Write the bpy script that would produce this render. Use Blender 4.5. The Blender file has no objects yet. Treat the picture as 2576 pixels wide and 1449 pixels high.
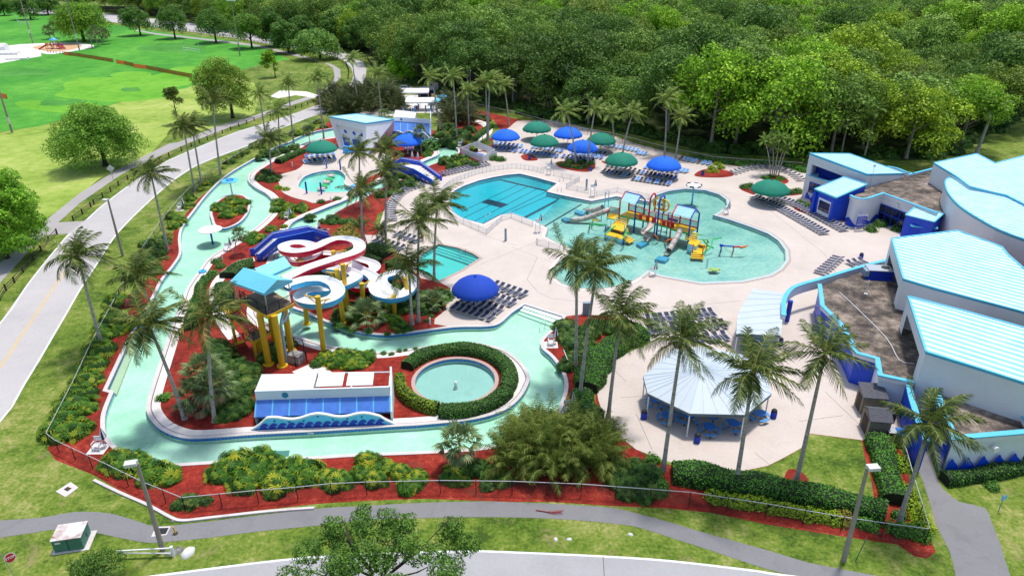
import bpy, bmesh, math, random
from mathutils import Vector, Matrix, Euler, geometry, noise
RND = random.Random(11)
rad = math.radians
scene = bpy.context.scene
COL = scene.collection
# ---------------------------------------------------------------- camera model (survey of the place from the photograph)
CAM_H, TILT, FPX, CX, CY = 43.0, rad(26.3), 1760.0, 1288.0, 724.5
_s, _c = math.sin(TILT), math.cos(TILT)
def G(px, py, z=0.0):
    u = (px-CX)/FPX; v = (py-CY)/FPX
    d = (CAM_H-z)/(_s+v*_c)
    return Vector((u*d, d*(_c-v*_s), z))
def PR(p):
    dz = CAM_H-p[2]
    d = p[1]*_c+dz*_s; v = (dz*_c-p[1]*_s)/d
    return CX+FPX*p[0]/d, CY+FPX*v
def zat(bx, by, ty):
    x, y, _ = G(bx, by); lo, hi = 0.0, 42.0
    for i in range(40):
        m = (lo+hi)/2
        if PR((x, y, m))[1] > ty: lo = m
        else: hi = m
    return lo
def GP(pts, z=0.0): return [G(p[0], p[1], p[2] if len(p) > 2 else z) for p in pts]
# ---------------------------------------------------------------- object bookkeeping
def tag(o, label=None, cat=None, group=None, kind=None):
    if label: o['label'] = label
    if cat: o['category'] = cat
    if group: o['group'] = group
    if kind: o['kind'] = kind
    return o
LOCAL = set()
def empty(name, loc, label=None, cat=None, group=None, rz=0.0, local=False):
    o = bpy.data.objects.new(name, None); COL.objects.link(o)
    o.location = loc; o.rotation_euler = (0, 0, rz); o.empty_display_size = .3
    if rz or local: LOCAL.add(o.name)
    return tag(o, label, cat, group)
def copy_tree(o, parent=None):
    c = o.copy(); COL.objects.link(c)
    if parent: c.parent = parent
    for ch in o.children: copy_tree(ch, c)
    return c
class MB:
    def __init__(s): s.v = []; s.f = []; s.m = []; s.sm = []
    def add(s, vs, fs, mi=0, sm=False):
        b = len(s.v); s.v += [tuple(v) for v in vs]
        for f in fs: s.f.append(tuple(b+i for i in f)); s.m.append(mi); s.sm.append(sm)
        return s
    def quad(s, a, b, c, d, mi=0): return s.add([a, b, c, d], [(0, 1, 2, 3)], mi)
    def tri(s, a, b, c, mi=0): return s.add([a, b, c], [(0, 1, 2)], mi)
    def poly(s, pts, mi=0): return s.add(pts, [tuple(range(len(pts)))], mi)
    def box(s, c, size, rz=0.0, mi=0, M=None):
        hx, hy, hz = size[0]/2, size[1]/2, size[2]/2
        cs = [(-hx,-hy,-hz),(hx,-hy,-hz),(hx,hy,-hz),(-hx,hy,-hz),(-hx,-hy,hz),(hx,-hy,hz),(hx,hy,hz),(-hx,hy,hz)]
        Rm = M if M is not None else Matrix.Rotation(rz, 3, 'Z')
        c = Vector(c)
        return s.add([c+Rm@Vector(p) for p in cs], [(3,2,1,0),(4,5,6,7),(0,1,5,4),(1,2,6,5),(2,3,7,6),(3,0,4,7)], mi)
    def bar(s, a, b, w, h=None, mi=0):
        a = Vector(a); b = Vector(b); d = b-a; L = d.length
        if L < 1e-6: return s
        h = h or w; d.normalize()
        up = Vector((0, 0, 1)) if abs(d.z) < .95 else Vector((1, 0, 0))
        x = d.cross(up).normalized(); y = x.cross(d)
        M = Matrix((x, d, y)).transposed()
        return s.box((a+b)/2, (w, L, h), mi=mi, M=M)
    def tube(s, path, r, n=8, mi=0, caps=True, closed=False):
        path = [Vector(p) for p in path]; rs = r if isinstance(r, (list, tuple)) else [r]*len(path)
        N = len(path); rings = []; x = None
        for i, p in enumerate(path):
            if closed: t = path[(i+1) % N]-path[i-1]
            else: t = path[min(i+1, N-1)]-path[max(i-1, 0)]
            t = t.normalized() if t.length > 1e-9 else Vector((0, 0, 1))
            if x is None:
                x = t.cross(Vector((0, 0, 1)) if abs(t.z) < .9 else Vector((1, 0, 0))).normalized()
            else:
                x = (x-t*x.dot(t)); x = x.normalized() if x.length > 1e-6 else t.orthogonal().normalized()
            y = t.cross(x)
            rings.append([p+(x*math.cos(2*math.pi*k/n)+y*math.sin(2*math.pi*k/n))*rs[i] for k in range(n)])
        vs = [v for rg in rings for v in rg]; fs = []
        M = N if closed else N-1
        for i in range(M):
            a = i*n; b = ((i+1) % N)*n
            for k in range(n): fs.append((a+k, a+(k+1) % n, b+(k+1) % n, b+k))
        s.add(vs, fs, mi, True)
        if caps and not closed:
            s.add(rings[0], [tuple(reversed(range(n)))], mi); s.add(rings[-1], [tuple(range(n))], mi)
        return s
    def cyl(s, c, r, h, n=16, mi=0, r2=None):
        c = Vector(c); return s.tube([c, c+Vector((0, 0, h))], [r, r if r2 is None else r2], n, mi)
    def lathe(s, prof, c=(0, 0, 0), n=24, mi=0, sm=True, rfun=None):
        c = Vector(c); vs = []; fs = []
        for j, (r, z) in enumerate(prof):
            for k in range(n):
                a = 2*math.pi*k/n; rr = r*(rfun(j, a) if rfun else 1)
                vs.append(c+Vector((rr*math.cos(a), rr*math.sin(a), z)))
        for j in range(len(prof)-1):
            for k in range(n): fs.append((j*n+k, j*n+(k+1) % n, (j+1)*n+(k+1) % n, (j+1)*n+k))
        return s.add(vs, fs, mi, sm)
    def prism(s, pts, z0, z1, mi=0, top=None, bottom=True):
        if area2(pts) < 0: pts = list(reversed(pts))
        n = len(pts); lo = [Vector((p[0], p[1], z0)) for p in pts]; hi = [Vector((p[0], p[1], z1)) for p in pts]
        s.add(lo+hi, [(i, (i+1) % n, n+(i+1) % n, n+i) for i in range(n)], mi)
        s.add(hi, [tuple(range(n))], mi if top is None else top)
        if bottom: s.add(lo, [tuple(reversed(range(n)))], mi)
        return s
    def loft(s, lo, hi, mi=0):
        n = len(lo); return s.add(list(lo)+list(hi), [(i, (i+1) % n, n+(i+1) % n, n+i) for i in range(n)], mi)
    def mesh(s, name, mats):
        me = bpy.data.meshes.new(name); me.from_pydata(s.v, [], s.f)
        for m in (mats if isinstance(mats, (list, tuple)) else [mats]): me.materials.append(m)
        me.polygons.foreach_set('material_index', s.m); me.polygons.foreach_set('use_smooth', s.sm)
        me.update(); return me
    def build(s, name, mats, parent=None, loc=None):
        root = parent
        while root and root.parent: root = root.parent
        if root and root.type == 'EMPTY' and root.name not in LOCAL:      # shapes laid out in world metres hang from the thing's base
            L = root.location; s.v = [(v[0]-L.x, v[1]-L.y, v[2]-L.z) for v in s.v]
        o = bpy.data.objects.new(name, s.mesh(name, mats)); COL.objects.link(o)
        if parent:
            o.parent = parent
        if loc is not None: o.location = loc
        return o
def link(name, me, parent=None, loc=None, rz=0.0, sc=None):
    o = bpy.data.objects.new(name, me); COL.objects.link(o)
    if parent: o.parent = parent
    if loc is not None: o.location = loc
    o.rotation_euler = (0, 0, rz)
    if sc is not None: o.scale = sc if isinstance(sc, (tuple, list, Vector)) else (sc, sc, sc)
    return o
# ---------------------------------------------------------------- 2-D tools
def area2(p): return sum(p[i][0]*p[(i+1) % len(p)][1]-p[(i+1) % len(p)][0]*p[i][1] for i in range(len(p)))/2
def smooth(pts, k=4, closed=True, sharp=()):
    n = len(pts); out = []
    rng = range(n) if closed else range(n-1)
    P = [Vector(p) for p in pts]
    for i in rng:
        p1 = P[i]; p2 = P[(i+1) % n]
        p0 = P[i-1] if (closed or i > 0) else p1; p3 = P[(i+2) % n] if (closed or i+2 < n) else p2
        if i in sharp: p0 = p1
        if (i+1) % n in sharp: p3 = p2
        for j in range(k):
            t = j/k
            out.append(0.5*((2*p1)+(p2-p0)*t+(2*p0-5*p1+4*p2-p3)*t*t+(3*p1-p0-3*p2+p3)*t**3))
    if not closed: out.append(P[-1])
    return out
def inside(p, poly):
    x, y = p[0], p[1]; r = False; j = len(poly)-1
    for i in range(len(poly)):
        a = poly[i]; b = poly[j]
        if (a[1] > y) != (b[1] > y) and x < (b[0]-a[0])*(y-a[1])/(b[1]-a[1])+a[0]: r = not r
        j = i
    return r
class Reg:
    """a polygon with its bounding box"""
    def __init__(s, pts):
        s.p = [(v[0], v[1]) for v in pts]
        xs = [q[0] for q in s.p]; ys = [q[1] for q in s.p]; s.bb = (min(xs), min(ys), max(xs), max(ys))
    def has(s, q):
        b = s.bb
        return b[0] <= q[0] <= b[2] and b[1] <= q[1] <= b[3] and inside(q, s.p)
def sheet(name, polys, test, z, mat, kind='structure', parent=None, zf=None):
    vs = []; es = []
    for P in polys:
        p = P.p if isinstance(P, Reg) else [(v[0], v[1]) for v in P]
        b = len(vs); n = len(p); vs += [Vector(q) for q in p]; es += [(b+i, b+(i+1) % n) for i in range(n)]
    ov, oe, of, *_ = geometry.delaunay_2d_cdt(vs, es, [], 0, 1e-5)
    fs = []
    for f in of:
        c = ((ov[f[0]][0]+ov[f[1]][0]+ov[f[2]][0])/3, (ov[f[0]][1]+ov[f[1]][1]+ov[f[2]][1])/3)
        if test(c): fs.append(f)
    mb = MB(); mb.add([(v[0], v[1], zf(v) if zf else z) for v in ov], fs)
    o = mb.build(name, mat, parent)
    if kind: o['kind'] = kind
    return o
def offset(poly, d, closed=True):
    """shift a closed contour sideways; positive = outwards"""
    n = len(poly); sg = 1 if area2(poly) > 0 else -1; out = []
    for i in range(n):
        a = Vector(poly[i-1][:2]); b = Vector(poly[i][:2]); c = Vector(poly[(i+1) % n][:2])
        if not closed and i == 0: a = b
        if not closed and i == n-1: c = b
        t1 = (b-a); t2 = (c-b)
        t1 = t1.normalized() if t1.length > 1e-9 else t2.normalized(); t2 = t2.normalized() if t2.length > 1e-9 else t1
        n1 = Vector((t1.y, -t1.x)); n2 = Vector((t2.y, -t2.x)); m = n1+n2
        m = m.normalized() if m.length > 1e-6 else n1
        k = min(1/max(m.dot(n1), .4), 1.8)
        out.append(b+m*d*k*(sg if closed else 1))
    return out
def ribbon(name, poly, d0, d1, z0, z1, mat, kind='structure', closed=True, parent=None):
    """raised band along a contour between two sideways offsets"""
    A = offset(poly, d0, closed); B = offset(poly, d1, closed); n = len(A); mb = MB()
    for i in range(n if closed else n-1):
        j = (i+1) % n
        a0 = (A[i].x, A[i].y, z1); a1 = (A[j].x, A[j].y, z1); b0 = (B[i].x, B[i].y, z1); b1 = (B[j].x, B[j].y, z1)
        mb.quad(a0, a1, b1, b0)
        mb.quad((A[i].x, A[i].y, z0), (A[j].x, A[j].y, z0), a1, a0)
        mb.quad((B[j].x, B[j].y, z0), (B[i].x, B[i].y, z0), b0, b1)
    o = mb.build(name, mat, parent)
    if kind: o['kind'] = kind
    return o
def strip_poly(path, w):
    """polygon of width w along an open path (world points)"""
    L = offset(path, w/2, False); Rr = offset(path, -w/2, False)
    return [Vector((p.x, p.y, 0)) for p in L]+[Vector((p.x, p.y, 0)) for p in reversed(Rr)]
# ---------------------------------------------------------------- materials
def new_mat(name):
    m = bpy.data.materials.new(name); m.use_nodes = True; nt = m.node_tree
    b = nt.nodes['Principled BSDF']; return m, nt, b
def N(nt, t, **kw):
    n = nt.nodes.new(t)
    for k, v in kw.items():
        if k in n.inputs: n.inputs[k].default_value = v
        else: setattr(n, k, v)
    return n
def rgba(c): return (c[0], c[1], c[2], 1.0)
def ramp(nt, fac, stops):
    r = nt.nodes.new('ShaderNodeValToRGB'); el = r.color_ramp.elements
    while len(el) < len(stops): el.new(.5)
    for e, (p, c) in zip(el, stops): e.position = p; e.color = rgba(c)
    nt.links.new(fac, r.inputs[0]); return r.outputs[0]
def mixc(nt, f, a, b, mode='MIX'):
    m = nt.nodes.new('ShaderNodeMix'); m.data_type = 'RGBA'; m.blend_type = mode
    for i, x in ((0, f), (6, a), (7, b)):
        if isinstance(x, (int, float)): m.inputs[i].default_value = x
        elif isinstance(x, (tuple, list)): m.inputs[i].default_value = rgba(x)
        else: nt.links.new(x, m.inputs[i])
    return m.outputs[2]
def wpos(nt): return nt.nodes.new('ShaderNodeNewGeometry').outputs['Position']
def noise_tex(nt, scale, detail=4, rough=.6, vec=None, dist=0.0, stretch=None):
    t = N(nt, 'ShaderNodeTexNoise'); t.inputs['Scale'].default_value = scale; t.inputs['Detail'].default_value = detail
    t.inputs['Roughness'].default_value = rough; t.inputs['Distortion'].default_value = dist
    v = vec or wpos(nt)
    if stretch:
        mp = N(nt, 'ShaderNodeMapping'); mp.inputs['Scale'].default_value = stretch[:3]
        if len(stretch) > 3: mp.inputs['Rotation'].default_value = (0, 0, stretch[3])
        nt.links.new(v, mp.inputs[0]); v = mp.outputs[0]
    nt.links.new(v, t.inputs['Vector']); return t.outputs['Fac']
def bump(nt, b, h, strength=.3, dist=.05):
    n = N(nt, 'ShaderNodeBump'); n.inputs['Strength'].default_value = strength; n.inputs['Distance'].default_value = dist
    nt.links.new(h, n.inputs['Height']); nt.links.new(n.outputs[0], b.inputs['Normal'])
def plain(name, c, rough=.6, var=.12, scale=1.2, metal=0.0, spec=.4, dirt=None, bmp=0.0, obj=True):
    """painted or cast surface: base colour with slight uneven wear"""
    m, nt, b = new_mat(name)
    vec = None
    f = noise_tex(nt, scale, 5, .65)
    col = ramp(nt, f, [(.25, [x*(1-var) for x in c]), (.75, [min(1, x*(1+var)) for x in c])])
    if dirt:
        f2 = noise_tex(nt, scale*.35, 6, .7, dist=.6)
        k = ramp(nt, f2, [(.48, (0, 0, 0)), (.72, (1, 1, 1))])
        mm = N(nt, 'ShaderNodeMath', operation='MULTIPLY'); nt.links.new(k, mm.inputs[0]); mm.inputs[1].default_value = dirt[1]
        col = mixc(nt, mm.outputs[0], col, dirt[0])
    nt.links.new(col, b.inputs['Base Color'])
    b.inputs['Roughness'].default_value = rough; b.inputs['Metallic'].default_value = metal; b.inputs['Specular IOR Level'].default_value = spec
    if bmp: bump(nt, b, noise_tex(nt, scale*12, 3, .6), bmp, .02)
    return m
def leaf_mat(name, stops, big=.25, transl=.3, rough=.55, use_obj=0, bigamt=.5, gain=1.75):
    """leaves: every leaf its own tint, clumps a little lighter or darker; optionally the tree's own colour"""
    stops = [(p, [min(.92, x*gain) for x in c]) for p, c in stops]; m, nt, b = new_mat(name); out = nt.nodes['Material Output']
    g = nt.nodes.new('ShaderNodeNewGeometry'); oi = nt.nodes.new('ShaderNodeObjectInfo')
    f = noise_tex(nt, big, 3, .6, g.outputs['Position'])
    a = N(nt, 'ShaderNodeMath', operation='MULTIPLY'); nt.links.new(g.outputs['Random Per Island'], a.inputs[0]); a.inputs[1].default_value = 1-bigamt
    a2 = N(nt, 'ShaderNodeMath', operation='MULTIPLY_ADD'); nt.links.new(f, a2.inputs[0]); a2.inputs[1].default_value = bigamt; nt.links.new(a.outputs[0], a2.inputs[2])
    col = ramp(nt, a2.outputs[0], stops)
    if use_obj == 1: col = mixc(nt, 1.0, col, oi.outputs['Color'], 'MULTIPLY')
    if use_obj == 2:
        rc = ramp(nt, oi.outputs['Random'], [(0, (.55, .7, .6)), (.18, (1, 1.05, .9)), (.36, (1.5, 1.75, .6)), (.52, (.85, .9, .75)), (.66, (1.35, 1.3, 1.15)), (.8, (1.15, 1.4, .7)), (.92, (1.6, 1.4, .8))])
        rc.node.color_ramp.interpolation = 'CONSTANT'; col = mixc(nt, 1.0, col, rc, 'MULTIPLY')
    nt.links.new(col, b.inputs['Base Color']); b.inputs['Roughness'].default_value = max(rough,.6); b.inputs['Specular IOR Level'].default_value = .2
    t = N(nt, 'ShaderNodeBsdfTranslucent'); nt.links.new(col, t.inputs[0])
    mx = N(nt, 'ShaderNodeMixShader'); mx.inputs[0].default_value = transl
    nt.links.new(b.outputs[0], mx.inputs[1]); nt.links.new(t.outputs[0], mx.inputs[2]); nt.links.new(mx.outputs[0], out.inputs[0])
    return m
def ground_mat(name, stops, s1, s2, fine, bmp=.4, rough=.9, stretch=None, spots=None):
    m, nt, b = new_mat(name)
    f1 = noise_tex(nt, s1, 5, .6, stretch=stretch); f2 = noise_tex(nt, s2, 4, .65); f3 = noise_tex(nt, fine, 3, .7)
    a = N(nt, 'ShaderNodeMath', operation='MULTIPLY_ADD'); nt.links.new(f2, a.inputs[0]); a.inputs[1].default_value = .55
    a1 = N(nt, 'ShaderNodeMath', operation='MULTIPLY'); nt.links.new(f1, a1.inputs[0]); a1.inputs[1].default_value = .7; nt.links.new(a1.outputs[0], a.inputs[2])
    a3 = N(nt, 'ShaderNodeMath', operation='MULTIPLY_ADD'); nt.links.new(f3, a3.inputs[0]); a3.inputs[1].default_value = .55; nt.links.new(a.outputs[0], a3.inputs[2])
    a4 = N(nt, 'ShaderNodeMath', operation='SUBTRACT'); nt.links.new(a3.outputs[0], a4.inputs[0]); a4.inputs[1].default_value = .4
    col = ramp(nt, a4.outputs[0], stops)
    if spots:
        k = ramp(nt, noise_tex(nt, spots[1], 5, .7, dist=.4), [(spots[2], (0, 0, 0)), (spots[2]+.12, (1, 1, 1))])
        col = mixc(nt, k, col, spots[0])
    nt.links.new(col, b.inputs['Base Color']); b.inputs['Roughness'].default_value = rough; b.inputs['Specular IOR Level'].default_value = .2
    bump(nt, b, f3, bmp, .05); return m
def water_mat(name, tint, rough=.04, bscale=1.6, bstr=.12, extra=None):
    """clear water: the bottom shows through with a tint, the surface mirrors the sky"""
    m, nt, b = new_mat(name); nt.nodes.remove(b); out = nt.nodes['Material Output']
    tr = N(nt, 'ShaderNodeBsdfTransparent'); gl = N(nt, 'ShaderNodeBsdfGlossy'); fr = N(nt, 'ShaderNodeFresnel', IOR=1.33)
    if extra:   # tint deepens with the depth of the floor along a direction
        sx = N(nt, 'ShaderNodeVectorMath', operation='DOT_PRODUCT'); nt.links.new(wpos(nt), sx.inputs[0]); sx.inputs[1].default_value = extra[0]
        mr = N(nt, 'ShaderNodeMapRange'); mr.inputs[1].default_value = extra[1]; mr.inputs[2].default_value = extra[2]; nt.links.new(sx.outputs['Value'], mr.inputs[0])
        nt.links.new(mixc(nt, mr.outputs[0], tint, extra[3]), tr.inputs[0])
    else: tr.inputs[0].default_value = rgba(tint)
    gl.inputs['Roughness'].default_value = rough
    bn = N(nt, 'ShaderNodeBump'); bn.inputs['Strength'].default_value = bstr; bn.inputs['Distance'].default_value = .1
    nt.links.new(noise_tex(nt, bscale, 3, .6, dist=.5), bn.inputs['Height'])
    nt.links.new(bn.outputs[0], gl.inputs['Normal']); nt.links.new(bn.outputs[0], fr.inputs['Normal'])
    mx = N(nt, 'ShaderNodeMixShader'); nt.links.new(fr.outputs[0], mx.inputs[0]); nt.links.new(tr.outputs[0], mx.inputs[1]); nt.links.new(gl.outputs[0], mx.inputs[2])
    nt.links.new(mx.outputs[0], out.inputs[0]); return m
def stripe_mat(name, c1, c2, ang, period, duty=.5, rough=.4):
    """standing-seam or ribbed sheet: bands of two colours along a world direction"""
    m, nt, b = new_mat(name)
    sx = N(nt, 'ShaderNodeVectorMath', operation='DOT_PRODUCT'); nt.links.new(wpos(nt), sx.inputs[0]); sx.inputs[1].default_value = (math.cos(ang)/period, math.sin(ang)/period, 0)
    fr = N(nt, 'ShaderNodeMath', operation='FRACT'); nt.links.new(sx.outputs['Value'], fr.inputs[0])
    col = ramp(nt, fr.outputs[0], [(0, c1), (duty*.8, c1), (duty, c2), (.94, c2), (1, c1)])
    f = noise_tex(nt, .5, 5, .7); col = mixc(nt, .22, col, ramp(nt, f, [(.3, [x*.7 for x in c1]), (.7, [min(1, x*1.25) for x in c2])]))
    nt.links.new(col, b.inputs['Base Color']); b.inputs['Roughness'].default_value = rough
    return m
M = {}
GR = [(.34, (.042, .080, .009)), (.46, (.100, .165, .016)), (.56, (.165, .215, .034)), (.68, (.30, .29, .10))]
M['grass'] = ground_mat('grass', GR, .13, .7, 3.2, 1.0, spots=((.25, .21, .09), .28, .58))
M['dry_grass'] = ground_mat('dry_grass', [(.28, (.13, .22, .022)), (.45, (.24, .34, .05)), (.62, (.36, .42, .10)), (.82, (.50, .46, .22))], .07, .4, 4.0, .8)
M['field'] = ground_mat('field', [(.3, (.03, .17, .014)), (.48, (.055, .26, .022)), (.62, (.10, .33, .03)), (.8, (.20, .40, .08))], .035, .2, 2.0, .4, stretch=(1, .35, 1, .4))
M['field_pale'] = ground_mat('field_pale', [(.3, (.07, .26, .014)), (.5, (.125, .35, .02)), (.75, (.21, .42, .045))], .06, .3, 2.0, .4)
M['field_dark'] = ground_mat('field_dark', [(.3, (.03, .16, .014)), (.5, (.06, .24, .03)), (.75, (.12, .30, .05))], .06, .3, 2.0, .4)
M['mulch'] = ground_mat('mulch', [(.3, (.085, .010, .007)), (.48, (.23, .020, .012)), (.62, (.33, .038, .022)), (.74, (.46, .13, .08))], .3, 1.8, 7.0, 1.0, spots=((.17, .035, .022), .4, .56))
M['sand'] = ground_mat('sand', [(.3, (.42, .25, .13)), (.7, (.62, .40, .22))], .3, 1.5, 8, .4)
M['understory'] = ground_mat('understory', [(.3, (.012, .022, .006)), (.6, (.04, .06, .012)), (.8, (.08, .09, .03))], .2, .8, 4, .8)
def concrete(name, c, stain, amt=.5, s=.5):
    m, nt, b = new_mat(name)
    f = noise_tex(nt, .12, 6, .65); f2 = noise_tex(nt, 3.5, 4, .7)
    col = ramp(nt, f, [(.3, [x*.88 for x in c]), (.7, [min(1, x*1.07) for x in c])])
    k = ramp(nt, noise_tex(nt, s, 7, .72, dist=.5), [(.52, (0, 0, 0)), (.8, (amt, amt, amt))]); col = mixc(nt, k, col, stain)
    col = mixc(nt, .18, col, ramp(nt, f2, [(.3, [x*.6 for x in c]), (.7, [min(1, x*1.2) for x in c])]))
    nt.links.new(col, b.inputs['Base Color']); b.inputs['Roughness'].default_value = .85; b.inputs['Specular IOR Level'].default_value = .25
    bump(nt, b, f2, .12, .02); return m
M['deck'] = concrete('deck', (.56, .485, .43), (.40, .33, .28), .5, .35)
M['coping'] = concrete('coping', (.60, .55, .53), (.30, .27, .26), .6, 1.2)
M['walk'] = concrete('walk', (.72, .66, .62), (.48, .40, .36), .5, .8)
M['road'] = concrete('road', (.45, .425, .415), (.33, .31, .31), .55, .25)
M['front_road'] = concrete('front_road', (.36, .355, .36), (.24, .235, .24), .5, .3)
M['path'] = concrete('path', (.21, .205, .21), (.12, .118, .122), .7, .4)
M['far_path'] = concrete('far_path', (.36, .335, .325), (.24, .22, .21), .6, .4)
M['white_line'] = plain('white_line', (.72, .72, .72), .7, .12, 2.0, dirt=((.42, .41, .41), .5))
M['yellow_line'] = plain('yellow_line', (.62, .42, .12), .7, .15, 2.0)
M['joint'] = plain('joint', (.16, .13, .12), .9)
M['tile_blue'] = stripe_mat('tile_blue', (.01, .09, .36), (.03, .19, .58), .7, .3, .3, .25)
M['brick'] = concrete('brick', (.47, .34, .30), (.30, .20, .17), .6, 2.0)
M['mint'] = ground_mat('mint', [(.32, (.52, .74, .58)), (.46, (.64, .83, .69)), (.58, (.73, .87, .76)), (.72, (.84, .92, .86))], .05, .3, 2.5, .1)
M['cream'] = concrete('cream', (.72, .69, .52), (.55, .52, .38), .5, .6)
M['poolfloor'] = concrete('poolfloor', (.72, .88, .88), (.60, .82, .82), .5, .3)
M['splashfloor'] = ground_mat('splashfloor', [(.32, (.28, .46, .47)), (.47, (.44, .62, .60)), (.6, (.62, .72, .66)), (.72, (.74, .78, .70))], .045, .25, 2.5, .1, spots=((.38, .40, .28), .09, .57))
M['ringfloor'] = concrete('ringfloor', (.50, .66, .64), (.34, .46, .44), .8, .6)
M['white_paint'] = plain('white_paint', (.78, .78, .78), .5, .05, 1.0)
M['roofwhite'] = concrete('roofwhite', (.66, .65, .65), (.32, .31, .31), .7, .7)
M['stucco'] = plain('stucco', (.73, .735, .745), .85, .05, .4, dirt=((.50, .51, .53), .25), bmp=.15)
M['stucco_pale'] = plain('stucco_pale', (.70, .75, .80), .85, .05, .4, dirt=((.5, .53, .55), .3), bmp=.15)
M['stucco_white'] = plain('stucco_white', (.80, .80, .80), .8, .04, .5, dirt=((.55, .55, .56), .25))
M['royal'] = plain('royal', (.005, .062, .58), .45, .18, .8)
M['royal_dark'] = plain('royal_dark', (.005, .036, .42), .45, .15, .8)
M['royal_lip'] = plain('royal_lip', (.06, .22, .72), .4, .1, .8)
M['cyan_trim'] = plain('cyan_trim', (.10, .48, .68), .45, .1, 1.0)
M['navy'] = plain('navy', (.012, .016, .05), .7, .25, 3.0)
M['cyan_roof'] = plain('cyan_roof', (.17, .60, .82), .45, .05, .6)
M['lattice'] = plain('lattice', (.75, .75, .75), .5)
M['steel'] = plain('steel', (.55, .56, .57), .35, .08, 2, metal=.6)
M['black_steel'] = plain('black_steel', (.015, .016, .02), .5, .2, 2)
M['bronze_mesh'] = plain('bronze_mesh', (.05, .045, .04), .7)
M['yellow'] = plain('yellow', (.68, .42, .015), .45, .10, .6, dirt=((.45, .27, .03), .4))
M['slide_white'] = plain('slide_white', (.84, .84, .83), .3, .03, .6)
M['slide_red'] = plain('slide_red', (.80, .022, .07), .3, .12, .8)
M['slide_blue'] = plain('slide_blue', (.09, .52, .98), .3, .1, .8)
M['wood_deck'] = ground_mat('wood_deck', [(.3, (.12, .085, .06)), (.7, (.30, .21, .15))], .8, 2, 9, .4)
M['tabletop'] = plain('tabletop', (.015, .17, .58), .4, .1, 2)
M['tanwood'] = plain('tanwood', (.20, .17, .13), .85, .2, 3, dirt=((.1, .09, .07), .5))
M['shingle'] = plain('shingle', (.085, .085, .10), .9, .35, 5)
M['gravel'] = ground_mat('gravel', [(.32, (.035, .03, .028)), (.48, (.11, .09, .075)), (.58, (.24, .19, .15)), (.75, (.42, .35, .29))], .25, 1.1, 11.0, 1.0)
M['glass'] = plain('glass', (.008, .011, .016), .06, .3, .7, spec=.8)
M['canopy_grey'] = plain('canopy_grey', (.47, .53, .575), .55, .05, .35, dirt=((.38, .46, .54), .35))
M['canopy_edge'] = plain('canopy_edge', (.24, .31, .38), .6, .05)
M['green_metal'] = plain('green_metal', (.06, .20, .15), .6, .2, 1.5, dirt=((.14, .18, .14), .4))
M['rusty_top'] = plain('rusty_top', (.62, .58, .56), .7, .08, 2, dirt=((.20, .05, .03), .9))
M['pole_conc'] = plain('pole_conc', (.30, .265, .22), .85, .15, 2.0, dirt=((.14, .12, .10), .5))
M['wood_dark'] = plain('wood_dark', (.05, .035, .025), .9, .3, 4)
M['orange_mesh'] = leaf_mat('orange_mesh', [(0, (.62,.17,.05)), (1, (.70,.26,.10))], .5, .6, gain=1.3)
M['tan_slide'] = plain('tan_slide', (.50, .42, .37), .5, .08, 1)
M['play_red'] = plain('play_red', (.55, .015, .03), .4)
M['play_blue'] = plain('play_blue', (.012, .05, .45), .4)
M['play_green'] = plain('play_green', (.012, .45, .09), .4)
M['play_orange'] = plain('play_orange', (.75, .17, .02), .4)
M['play_yellow'] = plain('play_yellow', (.74, .44, .01), .5, .12, 3)
M['play_sky'] = plain('play_sky', (.42, .72, .86), .4)
M['play_lightblue'] = plain('play_lightblue', (.10, .42, .72), .5)
M['mesh_dark'] = plain('mesh_dark', (.06, .05, .05), .7)
M['umb_blue'] = plain('umb_blue', (.006, .13, .74), .8, .12, .6)
M['umb_navy'] = plain('umb_navy', (.005, .05, .40), .8, .12, .6)
M['umb_green'] = plain('umb_green', (.005, .19, .12), .8, .12, .6)
M['skin'] = plain('skin', (.48, .25, .16), .6)
M['bark_palm'] = ground_mat('bark_palm', [(.3, (.20, .18, .155)), (.5, (.38, .35, .31)), (.75, (.54, .51, .46))], 1.2, 3, 14, .8, stretch=(.6, .6, 5))
M['bark'] = ground_mat('bark', [(.3, (.025, .02, .015)), (.6, (.08, .065, .05)), (.8, (.16, .14, .11))], 1.2, 3, 9, .8)
M['bark_pale'] = ground_mat('bark_pale', [(.3, (.16, .14, .11)), (.6, (.30, .27, .23)), (.8, (.42, .38, .33))], 1.2, 3, 9, .8)
M['rock'] = ground_mat('rock', [(.3, (.12, .115, .11)), (.7, (.42, .40, .38))], .8, 2, 7, 1.0)
M['dead_frond'] = leaf_mat('dead_frond', [(.2, (.10, .06, .03)), (.8, (.32, .22, .13))], .8, .1)
M['palm'] = leaf_mat('palm', [(.15, (.022, .042, .010)), (.42, (.055, .092, .018)), (.7, (.125, .16, .035)), (.92, (.33, .31, .10))], .6, .22, .4, 0, .35, 1.5)
M['palm_far'] = leaf_mat('palm_far', [(.15, (.022, .042, .010)), (.42, (.055, .092, .018)), (.7, (.125, .16, .035)), (.92, (.33, .31, .10))], .6, .22, .4, 0, .35, 3.0)
M['palm_rib'] = plain('palm_rib', (.24, .24, .05), .5, .2, 1.5)
M['sabal'] = leaf_mat('sabal', [(.15, (.03, .055, .02)), (.5, (.08, .125, .045)), (.9, (.21, .23, .11))], .6, .18, .45)
M['areca'] = leaf_mat('areca', [(.15, (.03, .055, .01)), (.5, (.085, .13, .02)), (.8, (.19, .20, .05)), (.95, (.38, .36, .12))], .5, .25, .45)
M['royal_leaf'] = leaf_mat('royal_leaf', [(.2, (.05, .10, .015)), (.6, (.13, .22, .04)), (.9, (.28, .34, .10))], .6, .25, .45)
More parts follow.
